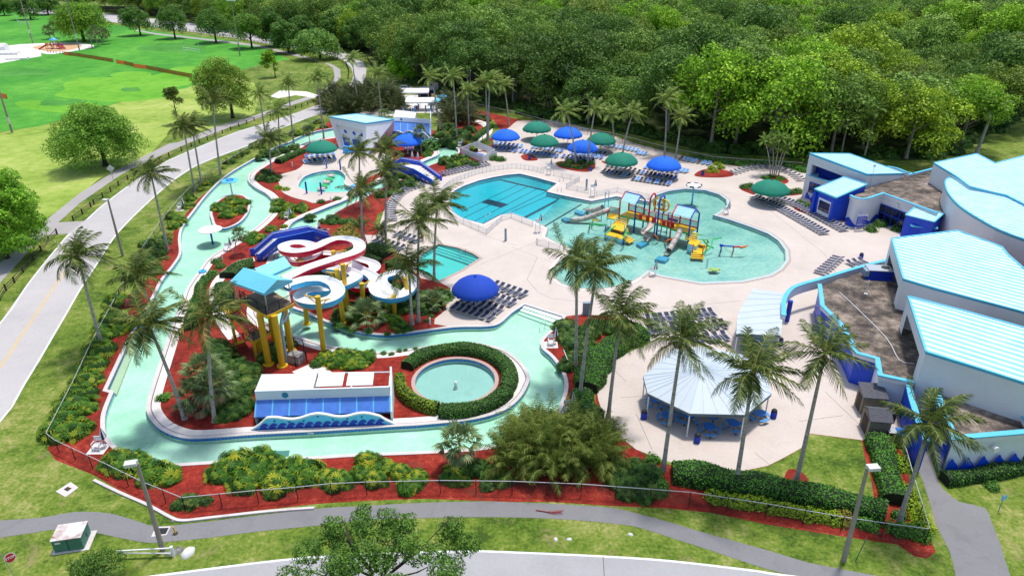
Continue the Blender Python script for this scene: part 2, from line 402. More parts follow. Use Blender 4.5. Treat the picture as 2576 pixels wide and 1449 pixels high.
M['philo'] = leaf_mat('philo', [(.1, (.010, .038, .006)), (.34, (.030, .10, .012)), (.56, (.075, .185, .016)), (.74, (.20, .27, .02)), (.92, (.46, .38, .02))], .35, .25, .5, 0, .35, 1.35)
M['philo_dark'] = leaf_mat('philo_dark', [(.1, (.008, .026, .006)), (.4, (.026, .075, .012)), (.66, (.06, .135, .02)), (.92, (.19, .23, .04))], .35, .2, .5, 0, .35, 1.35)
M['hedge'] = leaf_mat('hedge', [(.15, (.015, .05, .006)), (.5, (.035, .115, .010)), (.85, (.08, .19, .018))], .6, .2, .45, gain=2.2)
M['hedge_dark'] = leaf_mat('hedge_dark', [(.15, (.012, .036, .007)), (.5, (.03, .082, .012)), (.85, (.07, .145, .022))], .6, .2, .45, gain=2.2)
M['hedge_lime'] = leaf_mat('hedge_lime', [(.15, (.06, .13, .006)), (.5, (.15, .24, .010)), (.85, (.30, .34, .02))], .6, .25, .45)
M['hedge_olive'] = leaf_mat('hedge_olive', [(.15, (.08, .075, .012)), (.5, (.17, .15, .02)), (.85, (.30, .24, .05))], .6, .25, .45)
M['maroon'] = leaf_mat('maroon', [(.15, (.03, .004, .006)), (.5, (.10, .012, .018)), (.85, (.22, .04, .04))], .6, .2, .45)
M['tree'] = leaf_mat('tree', [(.15, (.014, .036, .007)), (.42, (.04, .085, .013)), (.68, (.085, .15, .022)), (.9, (.17, .24, .04))], .3, .25, .5, 1, gain=2.3)
M['forest'] = leaf_mat('forest', [(.15, (.016, .036, .008)), (.42, (.045, .084, .014)), (.66, (.10, .155, .024)), (.88, (.21, .25, .06))], .12, .25, .55, 1, .55, 2.2)
M['forest_far'] = leaf_mat('forest_far', [(.15, (.016, .036, .008)), (.42, (.045, .084, .014)), (.66, (.10, .155, .024)), (.88, (.21, .25, .06))], .12, .25, .55, 2, .55, 2.2)
# ================================================================ ground plan
RIV_OUT = smooth(GP([(832,325),(794,332),(756,345),(726,360),(706,366),(644,399),(575,440),(525,487),(487,535),(462,570),(455,600),(457,637),(440,667),(410,705),(390,745),(360,800),(325,860),
    (270,980),(287,985),(267,1037),(265,1075),(270,1095),(282,1112),(300,1128),(325,1141),(385,1162),(425,1167),(545,1160),(764,1150),(894,1142),(1069,1135),(1219,1125),(1290,1103),(1350,1078),(1388,1050),
    (1405,1025),(1420,975),(1413,937),(1388,900),(1362,876),(1360,855),(1376,838),(1396,822),(1415,797),(1320,767),(1288,788),(1258,814),(1225,822),(1144,824),(1044,837),(969,844),(894,835),(819,810),(769,787),(731,772),
    (722,745),(728,715),(748,680),(765,640),(772,610),(785,585),(794,570),(804,560),(834,540),(864,522),(900,505),(950,478),(1000,455),(1060,425),(1087,413),(1120,402),(1148,388),(1151,376),(1129,360),(1085,347),(1040,331),(1000,320),(900,314)]),
    4, True, sharp=(16,17,18,40,41,42,43,44))
RIV_IN = smooth(GP([(764,362),(740,374),(706,388),(676,405),(650,421),(632,433),(624,444),(625,457),(644,474),(672,490),(688,512),(678,540),(644,572),(600,602),(562,625),(525,650),(500,682),(470,725),(455,765),(435,807),(415,870),(400,915),
    (380,975),(369,1015),(370,1040),(386,1066),(410,1085),(450,1100),(500,1104),(644,1094),(781,1087),(989,1074),(1069,1069),(1194,1055),(1270,1032),(1310,1000),(1330,965),(1333,947),(1320,922),(1300,901),(1270,881),(1225,867),(1181,862),(1119,865),
    (1044,876),(969,885),(919,884),(869,877),(819,867),(769,852),(728,840),(690,822),(660,804),(648,785),(655,752),(675,712),(690,672),(700,640),(712,610),(720,588),(730,568),(744,556),(769,545),(831,520),(869,505),(930,472),(985,441),(1035,421),(1076,403),(1105,389),(1102,376),(1085,364),(1050,352),(1010,345),(960,339),(900,338),(850,343),(800,351)]), 4, True)
PLANTER = smooth(GP([(531,550),(537,567),(552,575),(575,574),(607,558),(626,533),(630,508),(616,493),(590,490),(560,497),(537,515),(528,535)]), 3, True)
POOL = GP([(1131,512),(1134,492),(1145,480),(1169,468),(1205,455),(1240,447),(1275,441),(1308,438),(1350,448),(1400,462),(1374,483),(1408,491),(1488,507),(1550,495),(1600,503),(1636,509),(1652,492),(1682,482),(1725,476),(1775,480),(1808,490),(1826,503),(1828,517),(1812,531),(1793,542),
    (1838,555),(1888,572),(1932,589),(1957,606),(1974,630),(1975,655),(1957,677),(1932,691),(1863,706),(1763,710),(1663,692),(1628,680),(1606,697),(1580,712),(1545,722),(1500,727),(1455,725),(1415,714),(1395,698),(1391,678),(1405,660),(1430,640),(1436,628),(1373,596),(1380,575),(1345,557),(1288,538),(1259,541),(1216,564),(1165,550),(1142,535)])
KIDS = smooth(GP([(751,467),(764,447),(794,435),(834,429),(856,432),(869,445),(866,460),(874,470),(889,477),(869,483),(819,484),(779,482),(756,474)]), 4, True)
TEAL = GP([(1103,615),(1150,624),(1188,638),(1206,650),(1160,680),(1103,707),(1066,692),(1046,666),(1064,638)])
rc = G(1145, 957); RING_R = 4.35
RING = [Vector((rc.x+RING_R*math.cos(a*math.pi/32), rc.y+RING_R*math.sin(a*math.pi/32), 0)) for a in range(64)]
rO, rI, rP, rL, rK, rT, rR = [Reg(p) for p in (RIV_OUT, RIV_IN, PLANTER, POOL, KIDS, TEAL, RING)]
POOLS = [rO, rI, rP, rL, rK, rT, rR]
def river(p): return rO.has(p) and not rI.has(p) and not rP.has(p)
def wet(p): return river(p) or rL.has(p) or rK.has(p) or rT.has(p) or rR.has(p)
# ---- sheets, each a few millimetres over the one below
BIG = [(-1200,-200),(1200,-200),(1200,2600),(-1200,2600)]
sheet('ground', [BIG]+POOLS, lambda p: not wet(p), 0.0, M['grass'])
FENCE = GP([(120,1129),(140,1157),(235,1194),(300,1232),(375,1267),(457,1307),(644,1284),(794,1267),(919,1259),(1069,1254),(1288,1262),(1388,1262),(1538,1272),(1663,1277),(1788,1289),(1932,1319),(2107,1347),(2257,1369),(2302,1399),(2332,1404),(2354,1387),(2335,1344),(2294,1237),(2277,1149),(2249,1114),(2300,1040),(2600,1080),(2700,600),(2300,440),
    (2030,440),(1900,421),(1790,410),(1700,390),(1560,352),(1460,330),(1300,300),(1215,280),(1180,270),(1150,290),(1110,330),(1000,322),(830,305),(790,330),(700,372),(640,408),(560,452),(500,500),(450,560),(410,630),(370,700),(300,830),(255,890),(200,985),(160,1040)])
rF = Reg(FENCE)
sheet('mulch_bed', [rF]+POOLS, lambda p: rF.has(p) and not wet(p), .006, M['mulch'])
DECK = GP([(1092,815),(1094,802),(1119,782),(1126,757),(1134,725),(1110,712),(1060,700),(1030,672),(1030,655),(1014,644),(980,628),(964,624),(920,611),(916,591),(946,592),(950,587),(956,560),(970,520),(985,490),(1020,468),(1060,452),(1112,447),(1160,425),(1215,412),(1225,400),(1200,396),(1185,384),(1222,382),(1248,372),(1240,355),(1300,305),(1400,302),(1520,335),(1600,362),(1700,388),(1790,409),(1860,420),(1950,413),(2045,425),(2035,470),
    (2040,530),(2130,560),(2215,560),(2290,590),(2340,640),(2330,780),(2280,900),(2240,1000),(2310,1040),(2280,1100),(2170,1107),(2037,1090),(2015,1127),(1970,1152),(1932,1171),(1875,1183),(1813,1186),(1738,1177),(1663,1155),(1600,1130),(1558,1097),(1520,1050),(1505,1005),(1500,975),(1506,945),(1536,912),(1575,890),(1613,872),(1625,850),(1600,812),(1530,793),(1450,792),(1415,797),(1288,900),(1264,812),(1144,824)])
rD = Reg(DECK)
sheet('pool_deck', [rD]+POOLS, lambda p: rD.has(p) and not wet(p) and not rI.has(p), .012, M['deck'])
ISL = Reg(smooth(GP([(700,442),(745,428),(764,412),(768,396),(800,382),(870,372),(960,385),(990,400),(975,425),(930,445),(895,470),(893,488),(844,500),(794,511),(769,505),(735,496),(709,482),(702,462)]), 3, True))
sheet('island_deck', [ISL]+POOLS, lambda p: ISL.has(p) and not wet(p) and rI.has(p), .012, M['deck'])
IWALK = strip_poly(smooth(GP([(640,652),(604,660),(572,682),(550,705),(541,730),(546,775),(566,818),(590,850)]), 4, False), 1.5)
sheet('island_walk', [Reg(IWALK)], lambda p: inside(p, IWALK), .012, M['walk'])
for pts in ([(735,935),(797,908),(840,940),(840,960),(760,955)],):
    q = Reg(GP(pts)); sheet('concrete_pad', [q], q.has, .014, M['walk'])
# lawns inside the grounds
for pts in ([(1875,1184),(1932,1172),(1970,1153),(2015,1128),(2038,1091),(2168,1108),(2178,1150),(2190,1200),(2200,1262),(2150,1256),(2040,1230),(1960,1215),(1900,1210),(1850,1212),(1740,1190),(1660,1160),(1610,1136),(1640,1140),(1738,1180),(1813,1189)],
            [(940,575),(1000,560),(1010,525),(985,520),(950,540)],
            [(1190,385),(1235,366),(1260,330),(1240,300),(1222,320),(1205,345)],
            [(1622,880),(1650,850),(1640,842),(1615,862),(1570,884),(1530,907),(1500,945),(1492,985),(1503,1035),(1498,1000),(1505,947),(1540,913),(1580,892)],
            [(1500,340),(1600,357),(1790,401),(1790,395),(1600,345),(1500,328)]):
    q = Reg(GP(pts)); sheet('lawn', [q]+POOLS, lambda p: q.has(p) and not wet(p), .009, M['grass'])
for pts in ([(1310,393),(1330,388),(1353,400),(1345,405),(1320,404)],[(1400,408),(1440,405),(1490,408),(1497,422),(1478,433),(1440,430),(1405,420)],[(1513,405),(1560,412),(1570,420),(1530,416)],
            [(1746,442),(1765,428),(1800,425),(1838,432),(1845,442),(1820,447),(1775,447)],[(1862,475),(1890,467),(1900,490),(1880,485)],[(1925,447),(1940,441),(1965,443),(1984,455),(1976,463),(1955,462)],[(1965,492),(2000,480),(2025,478),(2022,488),(1990,493)],
            [(1225,354),(1222,349),(1235,348),(1240,355)],[(1973,1200),(1985,1180),(2015,1185),(2036,1214),(2010,1220),(1978,1212)],[(2170,1108),(2178,1160),(2195,1215),(2207,1262),(2222,1262),(2210,1200),(2196,1150),(2192,1107)],[(1998,527),(2012,505),(2050,520),(2048,540)]):
    q = Reg(smooth(GP(pts), 3, True)); sheet('planting_bed', [q], q.has, .017, M['mulch'])
# fields, roads and paths
q = Reg(GP([(-500,300),(-200,360),(0,332),(100,318),(300,258),(470,222),(560,190),(650,165),(730,150),(640,115),(560,100),(470,90),(340,72),(200,48),(0,20),(-400,20)])); sheet('playing_field', [q], q.has, .008, M['field'])
RR2 = random.Random(5)
def patch(cx, cy, w, h, mat, k=7):
    a = G(cx, cy); pts = []
    for i in range(12):
        t = 2*math.pi*i/12; r = .75+.35*RR2.random(); pts.append(G(cx+w/2*math.cos(t)*r, cy+h/2*math.sin(t)*r))
    qq = Reg(smooth(pts, 3, True)); return qq
for i, (cx, cy, w, h, mm) in enumerate([(290,225,330,60,'field_pale'),(150,268,240,34,'field_pale'),(420,205,160,40,'field_pale'),(330,190,120,24,'field_pale'),(330,226,60,12,'field_dark'),(190,255,60,10,'field_dark'),(140,260,90,16,'field_dark'),(440,120,200,26,'field_dark'),(60,182,150,22,'field_dark'),(500,178,140,22,'field_pale')]):
    q = patch(cx, cy, w, h, mm); sheet('mown_patch', [q], q.has, .012+.001*i, M[mm])
q = Reg(smooth(GP([(-300,420),(0,335),(130,312),(290,262),(400,250),(440,300),(380,385),(250,450),(170,520),(120,545),(0,640),(-300,800)]), 2, True)); sheet('dry_lawn', [q], q.has, .007, M['dry_grass'])
q = Reg(smooth(GP([(290,262),(470,222),(560,195),(640,210),(640,285),(500,330),(400,300)]), 2, True)); sheet('dry_lawn', [q], q.has, .0075, M['dry_grass'])
ROAD = GP([(-400,1420),(0,1062),(60,970),(100,905),(135,845),(175,777),(205,725),(240,672),(275,617),(297,587),(337,545),(390,495),(437,455),(487,422),(537,400),(600,377),(644,360),(699,327),(764,302),(819,282),(862,258),(900,232),(918,205),(922,175),(910,152),(880,138),(840,128),(780,112),(700,98),(600,78),(475,58),(375,47),(312,40),(200,28),(87,17),(0,6),(-300,-30),(-300,-5),(0,23),(87,34),(200,48),(312,60),(375,66),(475,80),(600,98),(700,116),(780,130),(840,143),(868,156),(884,172),(889,190),(882,212),(855,235),(804,262),(744,285),(669,310),(600,330),(525,359),(475,380),(425,402),(380,428),(332,460),(282,497),(250,522),(217,552),(175,585),(160,602),(100,675),(62,725),(0,812),(-400,1180)])
q = Reg(ROAD); sheet('road', [q], q.has, .020, M['road'])
FROAD = GP([(250,1475),(370,1449),(500,1432),(644,1414),(789,1399),(950,1391),(1164,1384),(1288,1387),(1513,1397),(1688,1409),(1895,1432),(1932,1439),(2100,1461),(2300,1490),(2300,1700),(100,1700)])
q = Reg(FROAD); sheet('front_road', [q], q.has, .020, M['front_road'])
PATH = smooth(GP([(-100,1322),(0,1309),(100,1302),(175,1289),(230,1287),(287,1293),(350,1312),(390,1323),(457,1319),(644,1297),(794,1279),(919,1272),(1069,1264),(1219,1261),(1288,1263),(1413,1268),(1538,1277),(1613,1294),(1688,1314),(1763,1337),(1932,1384),(2032,1414),(2132,1434),(2260,1462),(2240,1500),(1990,1446),(1895,1420),(1788,1384),(1688,1352),(1613,1328),(1563,1319),(1438,1307),(1288,1301),(1144,1301),(1019,1304),(894,1311),(794,1322),(644,1337),(525,1352),(400,1364),(360,1363),(300,1352),(225,1337),(150,1331),(87,1339),(0,1352),(-100,1368)]), 3, True)
q = Reg(PATH); sheet('path', [q], q.has, .015, M['path'])
q = Reg(smooth(GP([(2282,1120),(2314,1192),(2337,1257),(2357,1324),(2389,1387),(2404,1449),(2410,1500),(2570,1500),(2542,1449),(2514,1362),(2492,1307),(2477,1277),(2414,1262),(2382,1239),(2362,1214),(2347,1169),(2330,1110)]), 2, True)); sheet('path', [q], q.has, .015, M['path'])
LP = GP([(-60,720),(0,662),(37,632),(87,582),(125,547),(200,487),(250,455),(295,427),(375,387),(425,362),(450,358),(550,317),(644,290),(735,256),(800,236),(830,215),(842,195),(838,172),(815,158),(760,140),(644,113),(500,96),(390,84),(340,75),(340,78),(390,88),(500,100),(644,118),(760,146),(834,162),(856,175),(857,195),(836,218),(804,242),(739,264),(644,300),(560,328),(475,360),(385,400),(305,440),(265,467),(200,512),(147,560),(215,556),(172,588),(112,592),(92,610),(50,657),(0,712),(-60,770)])
q = Reg(LP); sheet('side_path', [q], q.has, .016, M['far_path'])
for pts in ([(680,243),(705,228),(770,231),(800,240),(790,247),(745,240),(700,248)],):
    q = Reg(GP(pts)); sheet('side_path', [q], q.has, .017, M['walk'])
q = Reg(smooth(GP([(1180,285),(1186,281),(1200,300),(1222,308),(1238,320),(1236,337),(1215,350),(1207,362),(1222,378),(1195,378),(1187,360),(1195,345),(1216,332),(1218,322),(1205,312),(1188,303)]), 3, True)); sheet('garden_path', [q], q.has, .013, M['walk'])
q = Reg(GP([(-80,128),(10,117),(50,112),(150,108),(200,108),(236,115),(236,120),(196,128),(135,137),(118,137),(103,134),(104,142),(0,160),(-80,172)])); sheet('plaza', [q], q.has, .014, M['walk'])
q = Reg(smooth(GP([(82,119),(150,110),(190,112),(206,118),(170,128),(128,131),(108,128)]), 3, True)); sheet('sand_pit', [q], q.has, .018, M['sand'])
q = Reg(GP([(905,240),(1130,240),(1130,292),(905,292)])); sheet('yard', [q], q.has, .021, M['walk'])
q = Reg(GP([(1010,285),(1110,285),(1110,300),(1010,300)])); sheet('yard_lawn', [q], q.has, .024, M['grass'])
# painted road lines (real strips on the asphalt)
def line(path, w, z, mat, name='road_line'):
    pp = strip_poly(path, w); qq = Reg(pp); mb = MB(); n = len(path)
    for i in range(n-1): mb.quad(*[(v.x, v.y, z) for v in (pp[i], pp[i+1], pp[2*n-2-i], pp[2*n-1-i])])
    o = mb.build(name, mat); o['kind'] = 'structure'; return o
line(smooth(GP([(-200,1232),(0,1060),(60,968),(100,903),(135,843),(175,775),(205,723),(240,670),(275,615),(297,585),(337,543),(390,493),(437,453),(487,420),(537,398),(600,375),(644,358),(699,326),(764,301)]), 3, False), .22, .024, M['white_line'])
line(smooth(GP([(-200,1010),(0,814),(62,727),(100,677),(160,604),(176,588)]), 3, False), .2, .024, M['white_line'])
line(smooth(GP([(219,553),(250,524),(282,499),(332,462),(380,430),(425,404),(475,382),(525,361),(600,332),(669,312),(744,287)]), 3, False), .2, .024, M['white_line'])
line(smooth(GP([(878,160),(888,175),(891,190),(884,212)]), 3, False), .2, .024, M['white_line'])
for d in (-3, 3): line(smooth(GP([(-120+d,1070),(0+d,923),(40+d,865),(80+d,807),(108+d,765),(135+d,725),(165+d,680)]), 3, False), .11, .024, M['yellow_line'])
line(smooth(GP([(370,1451),(500,1434),(644,1416),(789,1401),(950,1393),(1164,1386),(1288,1389),(1513,1399),(1688,1411),(1895,1435),(1932,1441),(2007,1451),(2100,1464)]), 3, False), .2, .024, M['white_line'])
line(GP([(1517,1400),(1520,1449),(1523,1500)]), .07, .024, M['joint'], 'pavement_joint')
# saw-cut joints in the deck
for pts in ([(1288,622),(1352,647),(1326,703),(1353,735),(1385,750),(1515,767)],[(1616,780),(1865,757)],[(1764,768),(1873,875),(1900,930)],[(1560,460),(1800,478),(1900,500),(2075,640),(2105,690)],[(1210,665),(1320,620),(1420,585)],[(1300,618),(1200,588)],[(1560,1000),(1720,990)],[(2075,985),(2180,1085)],[(2010,1060),(2120,1045)],[(1640,1130),(1600,1040)],[(1900,1140),(1950,1180)],[(1520,905),(1575,960)],[(760,440),(880,420)],[(1420,462),(1500,455),(1570,470)]):
    line(GP(pts), .045, .016, M['joint'], 'pavement_joint')
# kerb at the mulch bed
mb = MB(); kp = smooth(GP([(237,1209),(300,1240),(375,1273),(430,1303),(460,1311),(520,1305),(644,1291),(720,1284),(791,1279)]), 3, False); A = offset(kp, .13, False); B = offset(kp, -.13, False)
for i in range(len(kp)-1):
    a, b, c, d = A[i], A[i+1], B[i+1], B[i]
    mb.add([(a.x,a.y,0),(b.x,b.y,0),(c.x,c.y,0),(d.x,d.y,0),(a.x,a.y,.16),(b.x,b.y,.16),(c.x,c.y,.16),(d.x,d.y,.16)], [(4,5,6,7),(0,1,5,4),(2,3,7,6),(1,2,6,5),(3,0,4,7)])
o = mb.build('kerb', M['coping']); o['kind'] = 'structure'
# ---------------------------------------------------------------- pools
def basin(name, poly, zf, floor, wall, side=1, zw=-.24):
    n = len(poly); mb = MB()
    for i in range(n):
        a = poly[i]; b = poly[(i+1) % n]
        mb.quad((a[0],a[1],zw-.06),(b[0],b[1],zw-.06),(b[0],b[1],.012),(a[0],a[1],.012), 0)
        mb.quad((a[0],a[1],zf),(b[0],b[1],zf),(b[0],b[1],zw-.06),(a[0],a[1],zw-.06), 1)
    o = mb.build(name, [wall, floor]); o['kind'] = 'structure'; return o
basin('river_wall', RIV_OUT, -.64, M['mint'], M['tile_blue']); basin('river_wall', RIV_IN, -.64, M['mint'], M['tile_blue']); basin('river_wall', PLANTER, -.64, M['mint'], M['tile_blue'])
sheet('river_floor', [rO, rI, rP], river, -.60, M['mint'])
PDIR = (lambda d: Vector((d.y, -d.x, 0)))((G(1407,493)-G(1305,546)).normalized())
M['water_river'] = water_mat('water_river', (.76, .94, .88), .05, 2.6, .35)
M['water_pool'] = water_mat('water_pool', (.10, .70, .78), .05, 2.0, .25, (PDIR, PDIR.dot(G(1392,497)), PDIR.dot(G(1480,509)), (.68, .89, .85)))
M['water_kids'] = water_mat('water_kids', (.50, .92, .82), .05, 1.5, .10)
M['water_teal'] = water_mat('water_teal', (.30, .80, .76), .05, 1.5, .10)
M['water_ring'] = water_mat('water_ring', (.74, .92, .88), .05, 2.0, .2)
sheet('river_water', [rO, rI, rP], river, -.26, M['water_river'])
for nm, rg, poly, zf, fl, wl, wt in (('pool', rL, POOL, -.85, 'poolfloor', 'tile_blue', 'water_pool'), ('kids_pool', rK, KIDS, -.75, 'poolfloor', 'tile_blue', 'water_kids'), ('small_pool', rT, TEAL, -.85, 'poolfloor', 'brick', 'water_teal'), ('fountain_pool', rR, RING, -.6, 'ringfloor', 'tile_blue', 'water_ring')):
    zw = -.10 if nm in ('pool', 'small_pool') else -.22
    basin(nm+'_wall', poly, zf-.02, M[fl], M[wl], 1, zw)
    if nm == 'pool':
        a = G(1407,493); b = G(1345,557); lim = Reg([a+(a-b)*.2, b-(a-b)*.3, Vector((b.x-60, b.y-30, 0)), Vector((a.x-60, a.y+50, 0))])
        sheet('pool_floor', [rg, lim], lambda p: rg.has(p) and lim.has(p), zf, M['poolfloor']); sheet('pool_floor', [rg, lim], lambda p: rg.has(p) and not lim.has(p), zf+.25, M['splashfloor'])
    else: sheet(nm+'_floor', [rg], rg.has, zf, M[fl])
    sheet(nm+'_water', [rg], rg.has, zw, M[wt])
# copings
ribbon('river_coping', RIV_OUT, 0, .42, -.02, .075, M['coping']); ribbon('river_coping', RIV_IN, 0, -.42, -.02, .075, M['coping']); ribbon('river_coping', PLANTER, 0, -.42, -.02, .075, M['coping'])
ribbon('coping_joint', RIV_IN, -.42, -.52, -.02, .03, M['joint']); ribbon('river_walk', RIV_IN, -.52, -1.35, -.02, .04, M['walk'])
ribbon('pool_coping', POOL, 0, .22, -.02, .05, M['brick']); ribbon('pool_coping', POOL, .22, .62, -.02, .04, M['walk'])
ribbon('kids_pool_coping', KIDS, 0, .3, -.02, .05, M['coping']); ribbon('small_pool_coping', TEAL, 0, .45, -.02, .05, M['brick']); ribbon('fountain_coping', RING, 0, .42, -.02, .08, M['brick'])
SPL = POOL[15:38]; sg_ = 1 if area2(POOL) > 0 else -1
ribbon('splash_edge', SPL, sg_*.16, sg_*.50, .0, .062, plain('edge_tile', (.36,.60,.66), .4, .2, 3), closed=False); ribbon('splash_brick', SPL, sg_*.50, sg_*.85, .0, .056, M['brick'], closed=False)
# lane lines and drains on the pool floor
def fline(a, b, w, z, mat=None, name='lane_line'):
    mb = MB(); mb.bar((a.x, a.y, z), (b.x, b.y, z), w, .004); o = mb.build(name, mat or M['navy']); o['kind'] = 'structure'
for a, b in (((1310,452),(1160,522)),((1332,458),(1150,545)),((1356,463),(1180,552)),((1380,469),(1203,556)),((1395,476),(1240,543))): fline(G(*a), G(*b), .15, -.83)
fline(G(1407,493), G(1305,546), .34, -.58); fline(G(1463,507), G(1366,564), .34, -.58); fline(G(1485,510), G(1382,572), .1, -.58)
fline(G(1220,495), G(1270,508), 2.3, -.828)
for pts in ([(640,1135),(660,1123),(727,1120),(724,1134),(715,1137)],):
    mb = MB(); mb.poly([(v.x, v.y, -.585) for v in GP(pts)]); o = mb.build('river_drain', plain('drain_grate', (.12, .26, .26), .6)); o['kind'] = 'structure'
for a, b in (((480,1102),(452,1160)),((886,1090),(876,1145)),((1190,827),(1188,861)),((700,833),(775,807)),((1322,985),(1408,993)),((390,920),(295,905)),((500,682),(440,670))): fline(G(*a), G(*b), .06, -.585, M['white_paint'], 'floor_joint')
# alcove shelf and the entry steps
mb = MB(); mb.prism(GP([(325,862),(340,862),(291,985),(272,980)]), -.9, -.30); o = mb.build('river_shelf', M['cream']); o['kind'] = 'structure'
s0, s1, t0, t1 = G(1320,768), G(1415,798), G(1306,778), G(1402,812)
for k in range(4):
    a = s0.lerp(t0, k/2.2); b = s1.lerp(t1, k/2.2); c = s0.lerp(t0, (k+1)/2.2); d = s1.lerp(t1, (k+1)/2.2)
    mb = MB(); mb.prism([a, b, d, c], -.9, -.06-.17*k); o = mb.build('pool_step', M['mint']); o['kind'] = 'structure'
s0, s1 = G(1103,617), G(1205,651)
for k in range(3):
    dv = (G(1085,630)-s0)*.22; mb = MB(); mb.prism([s0+dv*k, s1+dv*k, s1+dv*(k+1), s0+dv*(k+1)], -.8, -.2-.17*k); o = mb.build('pool_step', M['poolfloor']); o['kind'] = 'structure'
# ================================================================ buildings on the right
_e = G(2576,785,7.3)-G(2272,702,7.3); SEAM = math.atan2(_e.y, _e.x)+math.pi/2
def seam_roof(name, pts, parent, thick=.22, ang=None, period=.45, lip=True):
    """sloped metal roof: slab with a stripe of standing seams and a cyan edge"""
    pts = [Vector(p) for p in pts]; mb = MB()
    if ang is None: d = pts[1]-pts[0]; ang = math.atan2(d.y, d.x)+math.pi/2
    m = stripe_mat('seam_roof', (.13, .47, .60), (.58, .74, .78), ang, period, .45, .45)
    mb.poly(pts, 0)
    dn = [p-Vector((0, 0, thick)) for p in pts]; mb.loft(dn, pts, 1); mb.poly(list(reversed(dn)), 1)
    o = mb.build(name, [m, M['cyan_trim']], parent)
    ctr = sum(pts, Vector())/len(pts); pr = MB()
    if lip:
        for i in range(len(pts)):
            a, b = pts[i], pts[(i+1) % len(pts)]; pr.bar(a+(ctr-a)*.004+Vector((0,0,.03)), b+(ctr-b)*.004+Vector((0,0,.03)), .22, .10)
        pr.build('roof_edge', M['cyan_trim'], o)
    return o
def wall_run(mb, top, zb, mi=0, closed=False):
    n = len(top)
    for i in range(n if closed else n-1):
        a, b = Vector(top[i]), Vector(top[(i+1) % n]); za = zb
        mb.quad((a.x, a.y, za), (b.x, b.y, za), b, a, mi)
def parapet(path, zt, h, w, mat, parent, name='parapet', closed=False, cap=True):
    """low wall with a cyan cap following a path"""
    mb = MB(); A = offset(path, w/2, closed); B = offset(path, -w/2, closed); n = len(path)
    for i in range(n if closed else n-1):
        j = (i+1) % n; q = [A[i], A[j], B[j], B[i]]
        lo = [(v.x, v.y, zt-h) for v in q]; hi = [(v.x, v.y, zt) for v in q]; mb.loft(lo, hi, 0); mb.poly(hi, 0)
    o = mb.build(name, mat, parent)
    if cap:
        mb = MB(); A = offset(path, w/2+.09, closed); B = offset(path, -w/2-.06, closed)
        for i in range(n if closed else n-1):
            j = (i+1) % n; q = [A[i], A[j], B[j], B[i]]
            mb.loft([(v.x, v.y, zt+.01) for v in q], [(v.x, v.y, zt+.13) for v in q]); mb.poly([(v.x, v.y, zt+.13) for v in q])
        mb.build('parapet_cap', M['cyan_trim'], o)
    return o
def wave_band(a, b, z0, z1, n, mat, parent, name='wave_band', out=.03, side=1):
    """painted wave along the foot of a wall: a thin plate with a rolling top edge"""
    a = Vector(a); b = Vector(b); d = (b-a); d.z = 0; L = d.length; d.normalize(); nrm = Vector((d.y, -d.x, 0))*out*side; mb = MB(); K = n*14; top = []; bot = []
    for i in range(K+1):
        t = i/K; p = a+d*L*t+nrm; ph = 2*math.pi*n*t
        h = z0+(z1-z0)*(.45+.42*math.sin(ph)+.13*math.sin(2*ph)); bot.append((p.x, p.y, 0)); top.append((p.x, p.y, h))
    for i in range(K): mb.quad(bot[i], bot[i+1], top[i+1], top[i])
    return mb.build(name, mat, parent)
# --- entrance block
ent = empty('entrance_building', G(2060,520), 'white and blue entrance building with a pale cyan slanted roof beside the long lounger rows', 'building')
a, d, c_, b_ = G(2037,386,8.3), G(2182,439,6.9), G(2277,437,5.4), G(2137,387,6.8)
seam_roof('roof', [a, d, c_, b_], ent, .3, period=.40)
ad = (d-a); n_in = (b_-a); n_in.z = 0; n_in.normalize()
a0, d0 = Vector((a.x, a.y, 0)), Vector((d.x, d.y, 0))
mb = MB()
q1 = [a, a+(d-a)*.07, d0, d]
u = Vector((ad.x, ad.y, 0)).normalized(); L = Vector((ad.x, ad.y, 0)).length
def onA(t, z, inw=0.0): return a0+u*L*t+n_in*inw+Vector((0, 0, z))
ztopA = lambda t: 8.0+(6.6-8.0)*t
for (t0, t1, zl0, zl1) in ((0, .075, 0, 0), (.93, 1, 4.3, 4.3)):
    p = [onA(t0, zl0), onA(t1, zl1), onA(t1, ztopA(t1)), onA(t0, ztopA(t0))]; r = [onA(t0, zl0, .5), onA(t1, zl1, .5), onA(t1, ztopA(t1), .5), onA(t0, ztopA(t0), .5)]
    mb.poly(p); mb.quad(p[1], r[1], r[2], p[2]); mb.quad(r[0], p[0], p[3], r[3])
p = [onA(.075, ztopA(.075)-1.5), onA(.93, ztopA(.93)-1.5), onA(.93, ztopA(.93)), onA(.075, ztopA(.075))]; mb.poly(p)
r = [onA(.075, ztopA(.075)-1.5, 2.4), onA(.93, ztopA(.93)-1.5, 2.4)]; mb.quad(p[1], p[0], r[0], r[1])
rb = Vector((b_.x, b_.y, 0)); rcx = Vector((c_.x, c_.y, 0))
mb.quad(d0+Vector((0,0,4)), rcx+Vector((0,0,4)), c_-Vector((0,0,.3)), d-Vector((0,0,.3)))
mb.quad(rb, a0, a-Vector((0,0,.3)), b_-Vector((0,0,.3))); mb.quad(rcx, rb, b_-Vector((0,0,.3)), c_-Vector((0,0,.3)))
mb.build('wall', M['stucco'], ent)
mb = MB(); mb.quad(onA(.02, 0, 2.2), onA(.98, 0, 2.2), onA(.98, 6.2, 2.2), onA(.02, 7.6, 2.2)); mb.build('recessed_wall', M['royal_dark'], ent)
Dp = [G(2036,442,4.3), G(2085,458,4.3), G(2124,446,4.3), G(2092,431,4.3)]
mb = MB(); wall_run(mb, Dp, 0, closed=True); lo = [p-Vector((0,0,.6)) for p in Dp]; mb.build('planter_wall', M['stucco'], ent)
